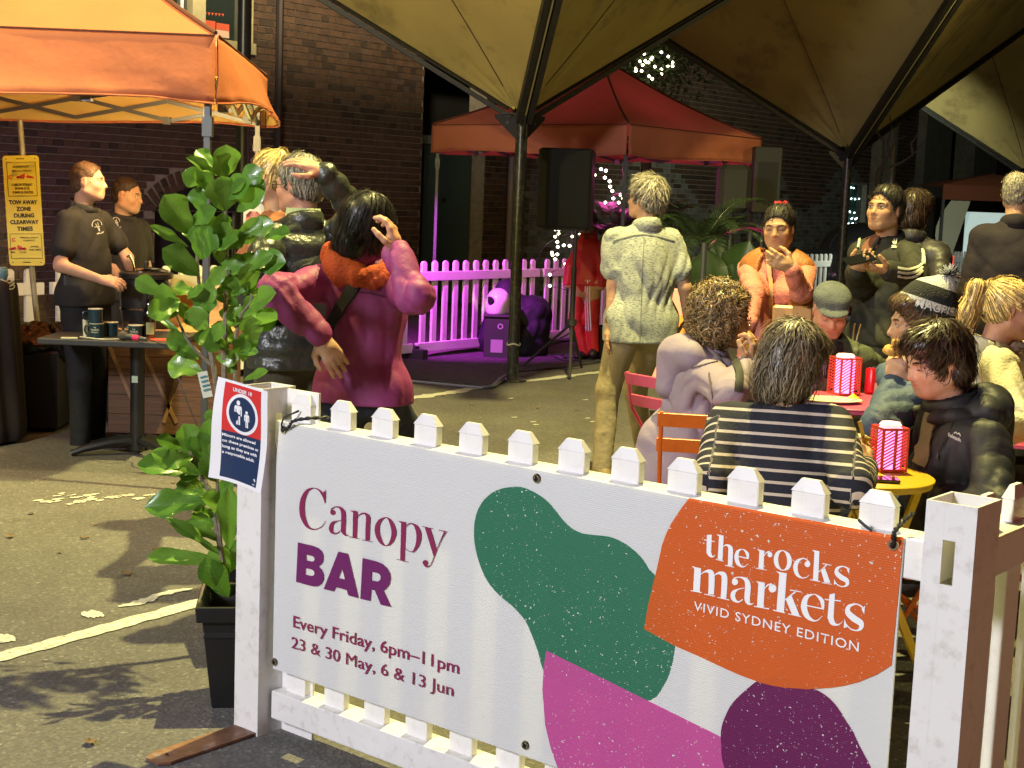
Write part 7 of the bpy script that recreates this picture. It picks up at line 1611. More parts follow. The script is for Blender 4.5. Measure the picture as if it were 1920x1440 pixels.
tag(MB().tube(smoothpath([tuple(onT(150, -.05) + Vector((0, 0, .006))), tuple(onT(190, -.14) + Vector((0, 0, .006))), tuple(onT(230, -.08) + Vector((0, 0, .006)))], 6), .004, 6).build('charging_cable', m_rimw, smooth=True), 'pale cable curled in front of the mugs', 'cable')
# bin, carton, draped black table at the left edge
q = at(72, 760, 9.3); bn = thing('rubbish_bin', 'black rubbish bin with crumpled black liner behind the bartender', 'bin', (q.x, 9.3, 0))
MB().box((0, 0, .27), (.34, .34, .54), bev=.03).build('body', m_blk, bn, smooth=False)
F = Field((-.3, -.3, .42), (.3, .3, .72), .012); F.cone((-.1, 0, .56), (.1, 0, .56), .13, .13, .05); F.ell((0, 0, .55), (.21, .2, .09), None, .03); F.noise(.035, 26, 4); np_mesh('liner', F.mesh(), mat('bin_liner', (.02, .02, .022), .22, bump=.8, bscale=22, spec=.7), bn, world=False)
q = at(112, 740, 9.5); tag(MB().box((0, 0, .25), (.24, .3, .50)).build('carton', mat('brown_cardboard', (.16, .11, .06), .8, var=.2), loc=(q.x + .05, 9.65, 0), rotz=R(6), bevel=.004), 'tall brown carton between the black bin and the bartender', 'carton')
q = at(10, 700, 8.6); dt = thing('draped_table', 'black cloth draped high box at the left edge', 'table', (q.x - .18, 8.75, 0))
F = Field((-.5, -.5, -.02), (.5, .5, 1.1), .016); F.cone((-.12, 0, .1), (-.12, 0, .9), .30, .26, .05, flat=((1, 0, 0), .85)); F.func(lambda x, y, z: .012 * np.sin(np.arctan2(y, x + .12) * 13 + z * 2)); F.cut((0, 0, .99), (0, 0, 1)); F.cut((0, 0, .01), (0, 0, -1)); np_mesh('cloth', F.mesh(), mat('black_drape', (.016, .012, .010), .8), dt, world=False)
m_whisk = mat('cream_plastic', (.6, .58, .3), .4)
w_ = MB(); c_ = at(10, 534, 8.7)
for k in range(4): w_.tube([c_ + Vector((.055 * math.cos(a) * (1 - .12 * k), .03 * math.sin(a * 1 + k * .6), .012 * k - .012 + .012 * math.sin(2 * a + k))) for a in np.linspace(0, 6.28, 20)[:-1]], .0035, 5, closed=True)
tag(w_.build('wire_coil', m_whisk, smooth=True), 'tangle of cream wire on the black draped box', 'wire')
c_ = at(3, 514, 8.75); tag(MB().lathe([(0, -.04), (.03, -.04), (.04, 0), (.035, .035), (.02, .045), (0, .045)], c_, 16).build('blue_jug', mat('dusty_blue_plastic', (.10, .2, .25), .4), smooth=True), 'small dusty blue jug at the very left edge', 'jug')
# menu poster on the tent leg
q0_, q1_ = at(457, 376, 7.75), at(493, 645, 7.75); mp_ = thing('menu_poster', 'tall white menu poster with a pink picture, behind the fig leaves', 'poster', ((q0_.x + q1_.x) / 2, 7.75, 0)); hx = (q1_.x - q0_.x) / 2
MB().box((0, 0, (q0_.z + q1_.z) / 2), (hx * 2, .006, q0_.z - q1_.z)).build('panel', mat('poster_white', (.6, .6, .55), .4), mp_); MB().box((0, -.006, q0_.z - .12), (hx * 1.4, .004, .13), bev=.02).build('picture', mat('poster_pink', (.6, .22, .16), .5), mp_)
for k in range(9): MB().box((-.01 * (k % 3), -.005, q0_.z - .30 - .035 * k), (hx * 1.2, .003, .006)).build('print_line', m_ink, mp_)
mst = MB(); mst.box((hx + .02, .01, q0_.z / 2 + .05), (.022, .022, q0_.z + .1)); mst.box((hx + .02, .01, .008), (.3, .2, .016)); mst.build('stand', m_frame, mp_)

# ================================================================== STAGE AREA
mt = MB(); pts_ = [(735, 708), (820, 716), (905, 724), (928, 722), (958, 700), (1060, 690), (1190, 672), (1170, 640), (1050, 640), (880, 655), (770, 672), (720, 690)]
me = filled([[tuple(ground(*p))[:2] for p in pts_]]); bmx = bmesh.new(); bmx.from_mesh(me); r_ = bmesh.ops.extrude_face_region(bmx, geom=bmx.faces[:]); bmesh.ops.translate(bmx, verts=[v for v in r_['geom'] if isinstance(v, bmesh.types.BMVert)], vec=(0, 0, .008)); bmesh.ops.recalc_face_normals(bmx, faces=bmx.faces[:]); bmx.to_mesh(me); bmx.free()
o = finish(me, 'stage_mat', mat('dark_stage_carpet', (.055, .045, .06), .95, var=.35, vscale=9, bump=.6, bscale=120, dirt=(.12, .10, .07), dscale=18, damt=.6)); o.location.z = .006; tag(o, 'dark carpet mat spread on the asphalt behind the nearest canopy post', 'mat')
tag(MB().tube([ground(*p, z=.02) for p in ((748, 712), (820, 719), (905, 727), (925, 724), (940, 712), (957, 702))], [.012, .010, .012, .02, .028, .02], 6).build('tarp_edge', mat('blue_grey_tarp', (.16, .18, .24), .5, bump=.6, bscale=40), smooth=True), 'rolled blue grey tarp edge along the stage mat', 'tarp')
m_cab = mat('speaker_black', (.009, .009, .0095), .7, bump=.4, bscale=200); m_grl = mat('speaker_grille', (.010, .0105, .009), .6, bump=.8, bscale=400)
q = at(1068, 700, 13.3)
st_ = thing('speaker_stand', 'black tripod stand under the loudspeaker', 'stand', (q.x, 13.3, 0)); zt_ = at(1063, 430, 13.3).z
MB().tube([(0, 0, .45), (0, 0, zt_)], .019, 10).build('pole', m_blk, st_, smooth=True); MB().tube([(0, 0, .42), (0, 0, 1.0)], .026, 10).build('tube', m_blk, st_, smooth=True); hz_ = at(1070, 606, 13.3).z
MB().lathe([(.03, -.03), (.045, -.02), (.045, .03), (.03, .04)], (0, 0, hz_), 12).build('collar', m_blk, st_, smooth=True)
for px_, py_ in ((968, 688), (1068, 712), (1142, 660)):
    g_ = ground(px_, py_); v = Vector((g_.x - q.x, g_.y - 13.3, 0)); v = v.normalized() * min(v.length, .62)
    MB().tube([(0, 0, hz_), (v.x, v.y, .012)], .014, 8).build('leg', m_blk, st_, smooth=True); MB().tube([(0, 0, .40), (v.x * .5, v.y * .5, hz_ * .5)], .008, 6).build('brace', m_blk, st_)
p0_, p1_ = at(1015, 276, 13.3), at(1110, 430, 13.3)
ls_ = thing('loudspeaker', 'large black loudspeaker on the tripod stand under the red tent', 'loudspeaker', ((p0_.x + p1_.x) / 2, 13.45, p1_.z), R(-8)); wS, hS = p1_.x - p0_.x, p0_.z - p1_.z
MB().box((0, 0, hS / 2), (wS, .36, hS), bev=.02).build('cabinet', m_cab, ls_); MB().box((0, -.183, hS / 2), (wS - .04, .008, hS - .05)).build('grille', m_grl, ls_)
MB().box((0, 0, -.012), (.42, .3, .02)).build('mount', m_cab, ls_)
q = at(957, 660, 14.9); cs_ = thing('equipment_case', 'black equipment case with a small lid badge, behind the canopy post', 'case', (q.x - .12, 14.6, 0))
MB().box((0, 0, .21), (.30, .36, .42), bev=.015).build('case_body', m_blk, cs_); MB().box((0, 0, .43), (.33, .39, .03), bev=.01).build('lid', m_blk, cs_); MB().box((-.02, -.183, .13), (.12, .004, .13)).build('sticker', mat('grey_sticker', (.3, .3, .3), .6), cs_)
MB().grid([[(.01 + r__ * math.cos(a), -.184, .33 + r__ * math.sin(a)) for r__ in (.018, .028)] for a in np.linspace(0, 6.28, 20)]).build('round_badge', mat('grey_badge', (.4, .4, .42), .5), cs_)
hm = thing('helmet', 'white helmet with dark visor resting on the black case', 'helmet', (q.x - .14, 14.58, .445)); F = Field((-.2,) * 3, (.2, .2, .35), .008)
F.ell((0, 0, .13), (.12, .14, .13), None, .02); F.cone((-.02, -.02, .04), (.02, .03, .04), .10, .10, .05); F.cut((0, 0, .0), (0, 0, -1)); F.ell((-.10, -.08, .13), (.07, .10, .045), None, .01, 'sub'); np_mesh('shell', F.mesh(), mat('glossy_white', (.75, .74, .78), .2, coat=.5), hm, world=False)
F = Field((-.2,) * 3, (.2, .2, .35), .010); F.ell((0, 0, .13), (.112, .132, .120), None, .02); F.cut((0, 0, .01), (0, 0, -1)); np_mesh('visor', F.mesh(), mat('visor_black', (.01, .01, .012), .1), hm, world=False)
cl_ = thing('draped_gear', 'heap of gear under a dark navy cloth beside the case', 'draped equipment', (q.x + .10, 14.95, 0)); F = Field((-.6, -.5, -.02), (.6, .5, 1.0), .016); F.cone((-.12, .05, .2), (-.16, .05, .66), .34, .12, .1); F.cone((.0, .0, .1), (.12, .0, .42), .30, .20, .1); F.noise(.02, 24, 6); F.cut((0, 0, .01), (0, 0, -1)); np_mesh('cloth', F.mesh(), mat('navy_drape', (.006, .006, .016), .75), cl_, world=False)
for k in range(4):
    c_ = ground(1060 + 14 * k, 668 + 5 * (k % 2), .02); r__ = .16 + .03 * k; o = MB().tube([c_ + Vector((r__ * math.cos(a) * (1 + .15 * math.sin(3 * a + k)), r__ * .8 * math.sin(a), .004 * math.sin(5 * a))) for a in np.linspace(0, 6.28, 26)[:-1]], .008, 5, closed=True).build('cable_coil', m_blk, smooth=True)
    tag(o, ['black cable coil nearest the tripod foot', 'second black cable coil beside the tripod', 'third black cable coil towards the performer', 'black cable coil farthest right by the performer'][k], 'cable', 'cables coiled by the speaker stand')

# palms, lights, leafy plant
m_palm = mat('palm_leaf', (.022, .040, .018), .45, var=.35, vscale=6, trans=.15); m_palmp = mat('palm_leaf_pink', (.45, .03, .28), .45, trans=.2)  # pink leaf colour used on a single frond
def palm(px_, py_, Y, label, n=13, Ls=.85, grp='potted palms by the stage', pink=0):
    q = at(px_, py_, Y); root = thing('palm', label, 'plant', (q.x, Y, 0), 0, grp); cz = q.z; r = random.Random(px_)
    MB().tube([(0, 0, .25), (.01, 0, cz * .6), (0, 0, cz)], [.03, .022, .018], 8).build('trunk', m_bark, root, smooth=True)
    MB().lathe([(0, 0), (.13, 0), (.17, .32), (.185, .32), (.185, .35), (.16, .35), (.15, .28), (0, .28)], n=24).build('pot', m_pot, root, smooth=True)
    for k in range(n):
        a = 2 * math.pi * k / n + r.uniform(-.2, .2); el = r.uniform(.5, 1.35); L_ = Ls * r.uniform(.75, 1.1); pts = []
        for i in range(9):
            f = i / 8; e2 = el - 1.15 * f * f; pts.append(Vector((math.cos(a) * math.cos(e2), math.sin(a) * math.cos(e2), math.sin(e2))) * 0)
        p = Vector((0, 0, cz)); path = [p.copy()]
        for i in range(12):
            f = i / 11; e2 = el - 1.7 * f ** 1.6; p = p + Vector((math.cos(a) * math.cos(e2), math.sin(a) * math.cos(e2), math.sin(e2))) * (L_ / 12); path.append(p.copy())
        fr = MB(); fr.tube(path, [.007 - .0045 * i / 12 for i in range(13)], 5)
        for i in range(36):
            f = .18 + .82 * i / 35; x_ = f * 12; i0 = min(int(x_), 11); pp = path[i0].lerp(path[i0 + 1], x_ - i0); d = (path[i0 + 1] - path[i0]).normalized(); s_ = d.cross(Vector((0, 0, 1))).normalized(); upv = s_.cross(d); ll = .24 * math.sin(math.pi * (.12 + .86 * f)) ** .8
            for sg_ in (-1, 1):
                tip = pp + (s_ * sg_ * .85 + d * .65 + upv * .12 - Vector((0, 0, .16))).normalized() * ll * r.uniform(.85, 1.1); mid_ = pp.lerp(tip, .45) + upv * .012; wv = d * .007
                fr.add([pp - wv * .5, pp + wv * .5, mid_ + wv, tip, mid_ - wv], [(0, 1, 2, 4), (4, 2, 3)])
        fr.build('frond', m_palmp if k < pink else m_palm, root)
    return root
palm(1152, 470, 14.7, 'palm left of the man in the patterned shirt, in front of the little lights', 13, .95)
palm(1318, 470, 12.6, 'palm right of the man in the patterned shirt with one pink frond', 15, .85, pink=1)
palm(1240, 455, 15.2, 'dark palm hidden behind the man in the patterned shirt', 9, .8)
m_big = mat('big_leaf_green', (.022, .045, .014), .4, var=.2, vscale=5, trans=.12)
q = at(1350, 560, 11.8); bg = thing('leafy_plant', 'broad leaved dark green plant between the palm and the woman in pink', 'plant', (q.x, 11.8, 0))
MB().lathe([(0, 0), (.12, 0), (.16, .3), (.14, .3), (.13, .25), (0, .25)], n=20).build('pot', m_pot, bg, smooth=True)
for (bx, by, tx, ty, wd) in ((1345, 600, 1318, 475, 62), (1352, 600, 1402, 455, 58), (1350, 590, 1372, 500, 46), (1345, 620, 1300, 560, 48), (1355, 620, 1392, 560, 46)):
    b__, t__ = at(bx, by, 11.85), at(tx, ty, 11.7); MB().tube([(q.x, 11.8, .25), b__.lerp(Vector((q.x, 11.8, .6)), .3), b__], .006, 5).build('stalk', m_big, bg, world=True)
    o = put_leaf(bg, b__, t__, wd / FPX * 11.8, tx); o.data = o.data.copy(); o.data.materials.clear(); o.data.materials.append(m_big)
def lights(name, label, spots, Y, r_=.011):
    root = thing(name, label, 'fairy lights', at(spots[0][0], spots[0][1], Y)); w = MB(); pts = [at(x, y, Y + random.uniform(-.1, .1)) for x, y in spots]
    w.tube([tuple(p) for p in smoothpath([tuple(p) for p in pts], 3)], .003, 4); w.build('wire', m_blk, root, world=True)
    me0 = None
    for p in pts:
        if me0 is None: o = MB().lathe([(0, -r_), (r_ * .8, -r_ * .5), (r_, 0), (r_ * .8, r_ * .5), (0, r_)], n=8).build('bulb', m_bulb, root, smooth=True); me0 = o.data
        else: o = bpy.data.objects.new('bulb', me0); col.objects.link(o); o.parent = root
        o.location = p - root.location
lights('string_lights', 'warm string lights in the tree behind the red tent', [(1177, 100), (1182, 94), (1187, 106), (1198, 89), (1208, 101), (1200, 115), (1205, 122), (1210, 114), (1216, 117), (1221, 111), (1223, 108), (1228, 125), (1240, 98), (1253, 106), (1261, 117), (1252, 124), (1261, 124), (1240, 130), (1240, 139), (1203, 133), (1192, 133), (1217, 143), (1223, 148), (1193, 128), (1212, 117)], 20.5, .021)
lights('string_lights', 'warm string lights hanging down beside the loudspeaker', [(1127, 317), (1136, 320), (1115, 328), (1134, 333), (1143, 340), (1144, 350), (1148, 358), (1163, 365), (1168, 372), (1150, 372), (1160, 380), (1135, 380)], 15.6, .018)
lights('string_lights', 'warm string lights on the picket panel under the loudspeaker', [(1041, 430), (1048, 431), (1041, 444), (1047, 438), (1045, 454), (1057, 460), (1046, 463), (1035, 474), (1036, 478), (1045, 477), (1041, 486), (1073, 443), (1087, 440), (1068, 461), (1081, 471), (1060, 495), (1031, 515), (1031, 536), (1087, 547)], 15.2, .017)
# foliage of the lit tree behind the tent
tf = thing('tree', 'dark leafy tree with string lights behind the peak of the red tent', 'tree', (at(1215, 120, 21).x, 21, 0)); fm = MB(); r = random.Random(5)
MB().tube([(0, 0, 0), (.05, 0, 2), (0, 0, 3.6)], [.1, .08, .05], 10).build('trunk', m_bark, tf, smooth=True)
for k in range(2600):
    c = Vector((r.gauss(0, .34), r.gauss(0, .35), r.gauss(3.75, .32))); d = Vector((r.gauss(0, 1), r.gauss(0, 1), r.gauss(0, 1))).normalized(); s_ = d.cross(Vector((.2, .9, .1))).normalized() * .014; fm.add([c - s_, c + s_, c + d * .055 + s_ * .5, c + d * .055 - s_ * .5], [(0, 1, 2, 3)])
o = fm.build('crown', mat('dark_foliage', (.05, .08, .02), .6, trans=.2), tf); o['kind'] = 'stuff'
# glowing pink/orange board and its post
q0_, q1_ = at(1262, 560, 10.6), at(1303, 648, 10.6); bd = thing('display_board', 'glowing pink and orange display board behind the man in the patterned shirt', 'board', ((q0_.x + q1_.x) / 2 - .06, 10.6, 0)); wB = q1_.x - q0_.x + .14
MB().box((0, 0, (q0_.z + q1_.z) / 2 - .1), (wB, .03, q0_.z - q1_.z + .35), bev=.01).build('panel', mat('board_peach', (.75, .28, .18), .5, em=(1, .28, .16), ems=.9), bd); MB().box((0, -.02, q1_.z + .10), (wB * .8, .006, .24), bev=.03).build('lower_print', mat('board_orange', (.8, .25, .03), .5, em=(1, .35, .05), ems=.7), bd)
MB().tube([(wB / 2 + .02, 0, 0), (wB / 2 + .02, 0, at(1303, 455, 10.6).z)], .022, 8).build('post', m_blk, bd); MB().box((0, 0, .015), (wB + .1, .35, .03)).build('base', m_blk, bd)
# dark panels and speakers right of the red tent
q0_, q1_ = at(1413, 275, 15.5), at(1457, 400, 15.5); o = thing('loudspeaker', 'tall dark grey speaker cabinet right of the red tent', 'loudspeaker', ((q0_.x + q1_.x) / 2, 15.5, 0)); wS = q1_.x - q0_.x
MB().box((0, 0, (q0_.z + q1_.z) / 2), (wS, .25, q0_.z - q1_.z), bev=.01).build('cabinet', mat('dark_grey_cabinet', (.022, .023, .022), .6), o); MB().box((0, -.13, (q0_.z + q1_.z) / 2 - .02), (wS * .72, .012, (q0_.z - q1_.z) * .6)).build('grille', m_cab, o); MB().tube([(0, 0, 0), (0, 0, q1_.z)], .02, 8).build('pole', m_blk, o)
q0_, q1_ = at(1347, 308, 14.6), at(1402, 400, 14.6); o = thing('loudspeaker', 'black loudspeaker with rounded lower edge under the right corner of the red tent', 'loudspeaker', ((q0_.x + q1_.x) / 2, 14.6, 0)); wS = q1_.x - q0_.x
MB().box((0, 0, (q0_.z + q1_.z) / 2), (wS, .3, q0_.z - q1_.z), bev=.05).build('cabinet', m_cab, o); MB().tube([(0, 0, 0), (0, 0, q1_.z)], .02, 8).build('pole', m_blk, o)
# parked dark car beyond the fence
q = at(1588, 480, 23.5); car = thing('parked_car', 'dark car parked beyond the fence behind the man with the phone', 'car', (q.x + .4, 23.8, 0), RR)
prof = [(-2.1, .35), (-2.15, .7), (-2.0, .92), (-1.2, 1.0), (-.6, 1.38), (.5, 1.42), (1.3, 1.05), (2.05, .95), (2.15, .6), (2.1, .35)]
F = Field((-2.3, -1, .1), (2.3, 1, 1.6), .045); F.cone((-1.75, 0, .62), (1.75, 0, .62), .40, .40, .2, flat=((0, 1, 0), .5)); F.ell((-.05, 0, .95), (1.25, .68, .50), None, .15); np_mesh('body', F.mesh(), mat('dark_car_paint', (.012, .012, .014), .2, coat=1), car, world=False)
F = Field((-2.3, -1, .1), (2.3, 1, 1.6), .045); F.ell((-.05, 0, 1.0), (1.16, .70, .40), None, .1); F.cut((0, 0, 1.0), (0, 0, -1)); np_mesh('windows', F.mesh(), m_glass, car, world=False)
for x_ in (-1.35, 1.35):
    for y_ in (-.78, .78): MB().lathe([(0, -.09), (.2, -.09), (.31, -.08), (.31, .08), (.2, .09), (0, .09)], (x_, y_, .31), 20, rot=Matrix.Rotation(R(90), 3, 'X')).build('wheel', m_blk, car, smooth=True)
# thin bare tree, far marquee
q = at(1650, 440, 17.5); bt = thing('bare_tree', 'thin bare tree with a dark trunk behind the man with the phone', 'tree', (q.x, 17.5, 0)); m_twig = mat('dark_bark', (.025, .02, .014), .9)
MB().tube([(0, 0, 0), (-.03, 0, 1.2), at(1647, 330, 17.5) - bt.location, at(1650, 316, 17.5) - bt.location], [.05, .045, .035, .03], 8).build('trunk', m_twig, bt, smooth=True)
for pts in (((1650, 316), (1668, 290), (1680, 262), (1700, 255)), ((1650, 316), (1660, 298), (1655, 262), (1640, 235)), ((1651, 320), (1690, 305), (1712, 290), (1735, 262)), ((1668, 290), (1664, 270), (1672, 240), (1668, 215)), ((1655, 262), (1645, 250), (1632, 246)), ((1680, 262), (1678, 245), (1690, 228)), ((1712, 290), (1708, 270), (1722, 250))):
    MB().tube([at(x, y, 17.5) - bt.location for x, y in pts], [.022, .016, .010, .005][:len(pts)], 6).build('branch', m_twig, bt, smooth=True)
q = at(1672, 330, 19.5); tag(MB().tube([(0, 0, 0), (0, 0, 4.5)], .022, 8).build('thin_post', m_conc, loc=(q.x, 19.5, 0), smooth=True), 'thin pale post behind the bare tree', 'post')
mq = thing('marquee', 'small far marquee with brown valance and lit white walls, right edge', 'tent', (at(1880, 400, 26).x, 26, 0)); z0_, z1_ = at(1880, 378, 26).z, at(1880, 350, 26).z
MB().box((.15, 1, z0_ / 2 - .1), (1.0, .03, z0_ - .2)).build('lit_wall', mat('lit_white_wall', (.7, .75, .7), .6, em=(.75, 1, .95), ems=.45), mq); MB().box((.1, 0, (z0_ + z1_) / 2), (2.4, .05, z1_ - z0_)).build('valance', mat('brown_valance', (.18, .05, .02), .8), mq)
MB().add([(-1.1, 0, z1_), (1.3, 0, z1_), (1.3, 2, z1_), (-1.1, 2, z1_), (.1, 1, z1_ + .25)], [(0, 1, 4), (1, 2, 4), (2, 3, 4), (3, 0, 4)]).build('roof', m_orange, mq)
for x_ in (-1.08, 1.28): MB().box((x_, 0, z0_ / 2), (.05, .05, z0_)).build('leg', m_frame, mq)
wlc = MB().grid([[(-.9 - .25 * math.sin(f * 3), .1, z0_ * (1 - .6 * f)), (-.55 - .3 * f, .12, z0_ * (1 - .6 * f))] for f in np.linspace(0, 1, 8)]).build('drape', mat('marquee_drape', (.5, .5, .38), .7), mq, smooth=True)

# ================================================================== BISTRO TABLES, CHAIRS, THINGS ON THEM
def lac(name, c): return mat(name, c, .38, var=.08, vscale=8, spec=.5, dirt=tuple(x * .5 for x in c), dscale=12, damt=.35)
m_cpink, m_coran, m_cyel, m_cred = lac('pink_lacquer', (.55, .08, .16)), lac('orange_lacquer', (.62, .13, .015)), lac('yellow_lacquer', (.66, .42, .02)), lac('red_lacquer', (.40, .03, .02))
def chair(q, head, m, label, grp='folding bistro chairs'):
    root = thing('folding_chair', label, 'chair', (q[0], q[1], 0), -R(head), grp); w2 = .20
    for s_ in (-1, 1):
        MB().tube([(s_ * w2, .24, .01), (s_ * w2, .02, .42), (s_ * w2, -.16, .66), (s_ * w2, -.20, .83)], .009, 6).build('back_post', m, root, smooth=True); MB().tube([(s_ * (w2 - .02), -.26, .01), (s_ * (w2 - .02), .02, .34), (s_ * (w2 - .02), .17, .44)], .009, 6).build('leg', m, root, smooth=True)
    for y_, z_ in ((-.195, .80), (-.168, .70)): MB().box((0, y_, z_), (2 * w2 + .03, .012, .055), Matrix.Rotation(R(14), 3, 'X')).build('back_slat', m, root, bevel=.003)
    for k in range(6): MB().box((0, -.13 + .062 * k, .447), (2 * w2, .045, .012)).build('seat_slat', m, root)
    MB().tube([(-w2, .10, .16), (w2, .10, .16)], .007, 6).build('stretcher', m, root)
    return root
def atz(px_, py_, z): return ground(px_, py_, z)
q = atz(1240, 712, .82); chair((q.x + .14, q.y + .14), 52, m_cpink, 'pink folding chair behind the woman in the lilac raincoat')
q = atz(1345, 778, .83); chair((q.x + .02, q.y + .2), 8, m_coran, 'orange folding chair left of the woman in the striped top')
q = at(1905, 800, 5.3); chair((q.x + .1, 5.4), 300, m_coran, 'orange folding chair at the right edge behind the woman in the black shell jacket')
q = at(1790, 520, 13.0); chair((q.x, 13.0), 200, m_cred, 'small far red chair beside the glowing pink lantern'); q = at(1832, 520, 12.4); chair((q.x, 12.4), 150, m_cred, 'far red chair left of the man in the plain dark jacket')
q = at(1895, 660, 7.4); chair((q.x, 7.4), 20, m_cpink, 'pink folding chair behind the blonde woman')
q = at(1690, 1130, 4.25); chair((q.x + .15, 4.7), 268, m_coran, 'orange folding chair under the woman in the black shell jacket'); 

def table(q, m, z, r_, label):
    root = thing('bistro_table', label, 'table', (q[0], q[1], 0), R(30), 'round folding bistro tables')
    MB().lathe([(0, z - .012), (r_ - .004, z - .012), (r_, z - .008), (r_, z - .003), (r_ - .004, z), (0, z)], n=56).build('tabletop', m, root, smooth=True)
    MB().lathe([(r_ - .006, z - .024), (r_ - .006, z - .012)], n=56).build('edge_band', m, root, smooth=True)
    for s_ in (-1, 1):
        MB().bar((-.24, s_ * .16, 0.005), (.16, s_ * .10, z - .02), .028, .012, up=(0, 1, 0)).build('leg', m, root); MB().bar((.24, s_ * .17, 0.005), (-.16, s_ * .12, z - .02), .028, .012, up=(0, 1, 0)).build('leg', m, root)
    MB().tube([(-.22, -.16, .04), (-.22, .16, .04)], .007, 6).build('stretcher', m, root); return root
YT = atz(1616, 888, .78); PT = atz(1592, 750, .78)
table(YT, m_cyel, .78, .225, 'round yellow table with a glowing lantern beside the woman in black'); table(PT, m_cpink, .78, .30, 'round pink table with lantern and paper cup before the man in cap')
m_lanf = mat('lantern_orange', (.62, .07, .015), .45, em=(1, .06, .02), ems=.06); m_glow = mat('lantern_glow', (.9, .5, .9), .5, em=(1.0, .30, .85), ems=2.0); m_gtop = mat('lantern_top_glow', (.9, .6, .6), .5, em=(1, .55, .5), ems=1.1)
def lantern(q, z, label, yaw, s=1.0):
    root = thing('table_lantern', label, 'lantern', (q[0], q[1], z + .001), R(yaw), 'orange table lanterns'); w_, h_ = .085 * s, .135 * s; hf = w_ / 2
    MB().lathe([(0, .008), (.036 * s, .008), (.036 * s, h_ - .004), (0, h_ - .004)], n=20).build('glow_core', m_glow, root, smooth=True)
    MB().lathe([(.030 * s, h_ - .004), (.034 * s, h_ + .006), (.028 * s, h_ + .014), (0, h_ + .012)], n=20).build('candle_top', m_gtop, root, smooth=True)
    for k in range(4):
        Mr = Matrix.Rotation(k * math.pi / 2, 4, 'Z'); p = MB(); e = .006
        for x_ in (-hf + e / 2, hf - e / 2, 0): p.box((x_, -hf, h_ / 2), (e if x_ else e * 1.6, .0025, h_))
        for z_ in (e * .7, h_ - e * .7): p.box((0, -hf, z_), (w_, .0028, e * 1.4))
        for half in (-1, 1):
            x0, x1 = (-hf + e, -e * .8) if half < 0 else (e * .8, hf - e); n_ = 11
            for j in range(n_):
                zb_ = .012 + (h_ - .034) * j / (n_ - 1); p.bar((x0, -hf, zb_), (x1, -hf, zb_ + (x1 - x0) * .55), .0042, .0022, up=(0, 1, 0))
        p2 = MB(); p2.add([Mr @ Vector(v) for v in p.v], p.f); p2.build('side_panel', m_lanf, root)
    MB().box((0, 0, .003), (w_, w_, .005)).build('base', m_lanf, root); return root
q = atz(1664, 880, .782); lantern(q, .78, 'orange slotted lantern glowing pink on the yellow table', 12, 1.05)
lamp('lantern_light_a', 'POINT', (q.x, q.y, .99), .5, (1, .3, .5), shadow_soft_size=.03)
q = atz(1581, 738, .782); lantern(q, .78, 'orange slotted lantern glowing pink on the pink table', 20, 1.25); LQ = q
q = at(1772, 512, 13.0); lantern((q.x, q.y), at(1772, 516, 13.0).z, 'small far pink lantern among the red chairs', 0, 1.3); tag(MB().lathe([(0, 0), (.02, 0), (.02, .6), (.22, .61), (.22, .625), (0, .625)], (0, 0, 0), 20).build('small_table', m_cred, loc=(q.x, q.y, at(1772, 516, 13.0).z - .626), smooth=True), 'small far red table under the pink lantern', 'table')
cq = atz(1590, 722, .79); cup = thing('paper_cup', 'yellow paper cup with three straws on the pink table', 'cup', (cq.x, cq.y, .781)); MB().lathe([(0, .002), (.030, 0), (.043, .115), (.045, .115), (.045, .12), (.041, .12), (.029, .012), (0, .012)], n=28).build('cup_body', mat('yellow_cup', (.75, .36, .01), .5, trans=.1), cup, smooth=True); m_straw = mat('straw', (.5, .38, .2), .5)
for i, ((x0, y0), (x1, y1)) in enumerate((((1578, 660), (1566, 612)), ((1596, 660), (1603, 606)), ((1600, 660), (1614, 608)))): MB().tube([cq + Vector((.01 * (i - 1), 0, .01)), at(x0, y0, cq.y), at(x1, y1, cq.y)], .0034, 6).build('straw', m_straw, cup, world=True, smooth=True)
q = atz(1634, 738, .782); can = thing('drink_can', 'red soft drink can on the pink table', 'can', (q.x, q.y, .781)); MB().lathe([(0, .004), (.024, 0), (.033, .010), (.033, .112), (.027, .121)], n=28).build('can_body', mat('red_can', (.6, .008, .012), .28, metal=.3), can, smooth=True); MB().lathe([(.027, .121), (.0275, .1235), (.024, .121), (0, .120)], n=28).build('can_lid', m_chr, can, smooth=True); MB().grid([[(.0335 * math.cos(a), .0335 * math.sin(a), z_) for z_ in (.012, .055)] for a in np.linspace(R(-85), R(-45), 6)]).build('white_panel', m_rimw, can, smooth=True)
q = atz(1556, 752, .785); tag(MB().lathe([(0, .004), (.07, .004), (.10, .014), (.103, .014), (.07, 0), (0, 0)], n=36, rot=Matrix.Scale(1.35, 3, Vector((1, 0, 0)))).build('plate', m_rimw, loc=(q.x, q.y, .781), smooth=True), 'oval cream plate at the front of the pink table', 'plate')
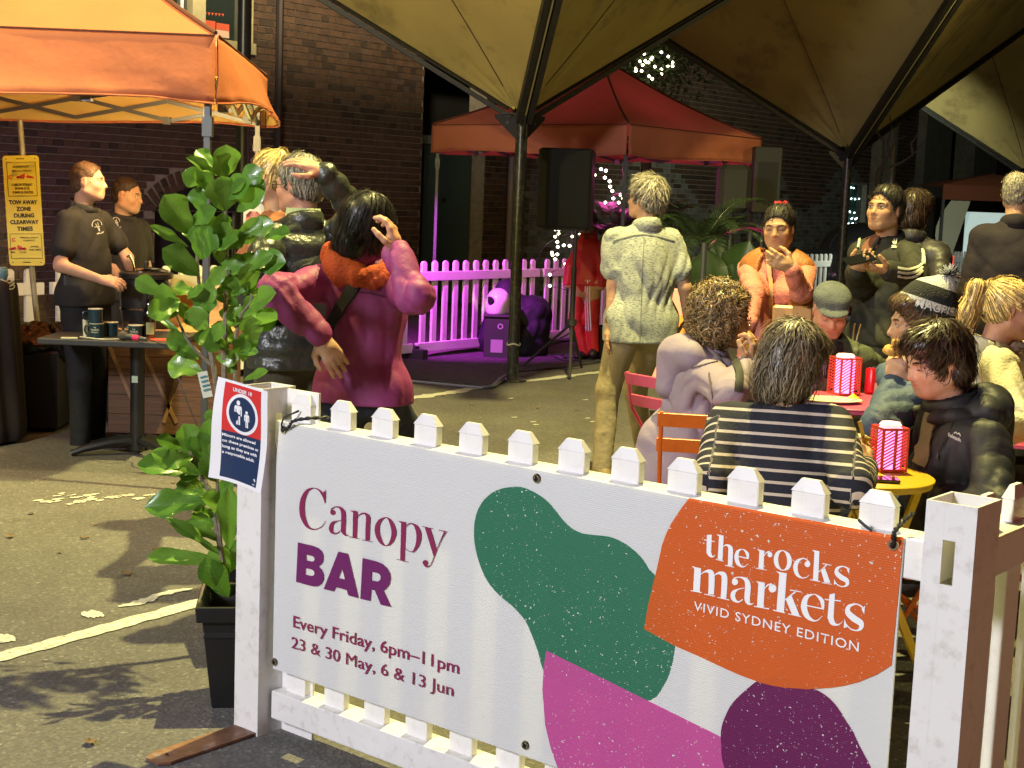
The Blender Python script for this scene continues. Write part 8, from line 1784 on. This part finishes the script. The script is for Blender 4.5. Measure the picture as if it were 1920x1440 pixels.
q = atz(1600, 750, .79); tag(MB().add([(-.03, 0, 0), (.03, 0, 0), (.0, .01, .022), (0, -.012, .004)], [(0, 3, 2), (3, 1, 2), (1, 0, 2), (0, 1, 3)]).build('lemon_wedge', mat('lemon', (.75, .45, .02), .5), loc=(q.x, q.y, .797)), 'orange lemon wedge on the cream plate', 'food')
q = atz(1535, 722, .785); F = Field((-.1, -.08, -.01), (.1, .08, .08), .006); F.ell((0, 0, .015), (.08, .05, .03), None, .01); F.noise(.012, 60, 3); o = np_mesh('crumpled_napkin', F.mesh(), mat('napkin', (.62, .58, .4), .9), None, world=False); o.location = (q.x, q.y, .785); tag(o, 'crumpled cream napkin at the left of the pink table', 'napkin')
q = atz(1641, 900, .783); tag(MB().box((0, 0, .006), (.145, .072, .009), bev=.003).build('smartphone', m_phone, loc=(q.x, q.y, .781), rotz=R(-6)), 'phone lying in front of the lantern on the yellow table', 'phone')
q = atz(1600, 868, .79); cpp = thing('takeaway_cup', 'takeaway cup with white lid beside the striped sleeve', 'cup', (q.x, q.y, .781)); MB().lathe([(0, 0), (.028, 0), (.038, .09), (0, .09)], n=24).build('cup_body', mat('grey_cup', (.25, .25, .2), .6), cpp, smooth=True); MB().lathe([(.041, .088), (.041, .096), (.036, .102), (0, .102)], n=24).build('lid', m_rimw, cpp, smooth=True)
q = atz(1625, 862, .79); fb = thing('food_bowl', 'black takeaway bowl heaped with fried food on the yellow table', 'bowl', (q.x, q.y, .781)); MB().lathe([(0, .002), (.05, 0), (.07, .035), (.067, .035), (.048, .006), (0, .006)], n=28).build('bowl', m_blk, fb, smooth=True)
for k in range(7): o = bpy.data.objects.new('morsel', bpy.data.meshes['snack']); col.objects.link(o); o.parent = fb; o.location = (.03 * math.cos(k * 2.1), .03 * math.sin(k * 2.1), .032 + .006 * (k % 3)); o.scale = (.55,) * 3; o.rotation_euler = (k, k * 2, 0)
fq = at(1618, 822, YT.y - .10); fk = MB().bar(at(1612, 790, YT.y - .12), at(1620, 826, YT.y - .08), .012, .002, up=(0, -1, 0)); tag(fk.build('wooden_fork', mat('pale_wood_cutlery', (.6, .45, .2), .6)), 'pale wooden fork held over the food bowl', 'fork')
foodbit(at(1622, 830, YT.y - .08), .75, 'fried morsel on the wooden fork')
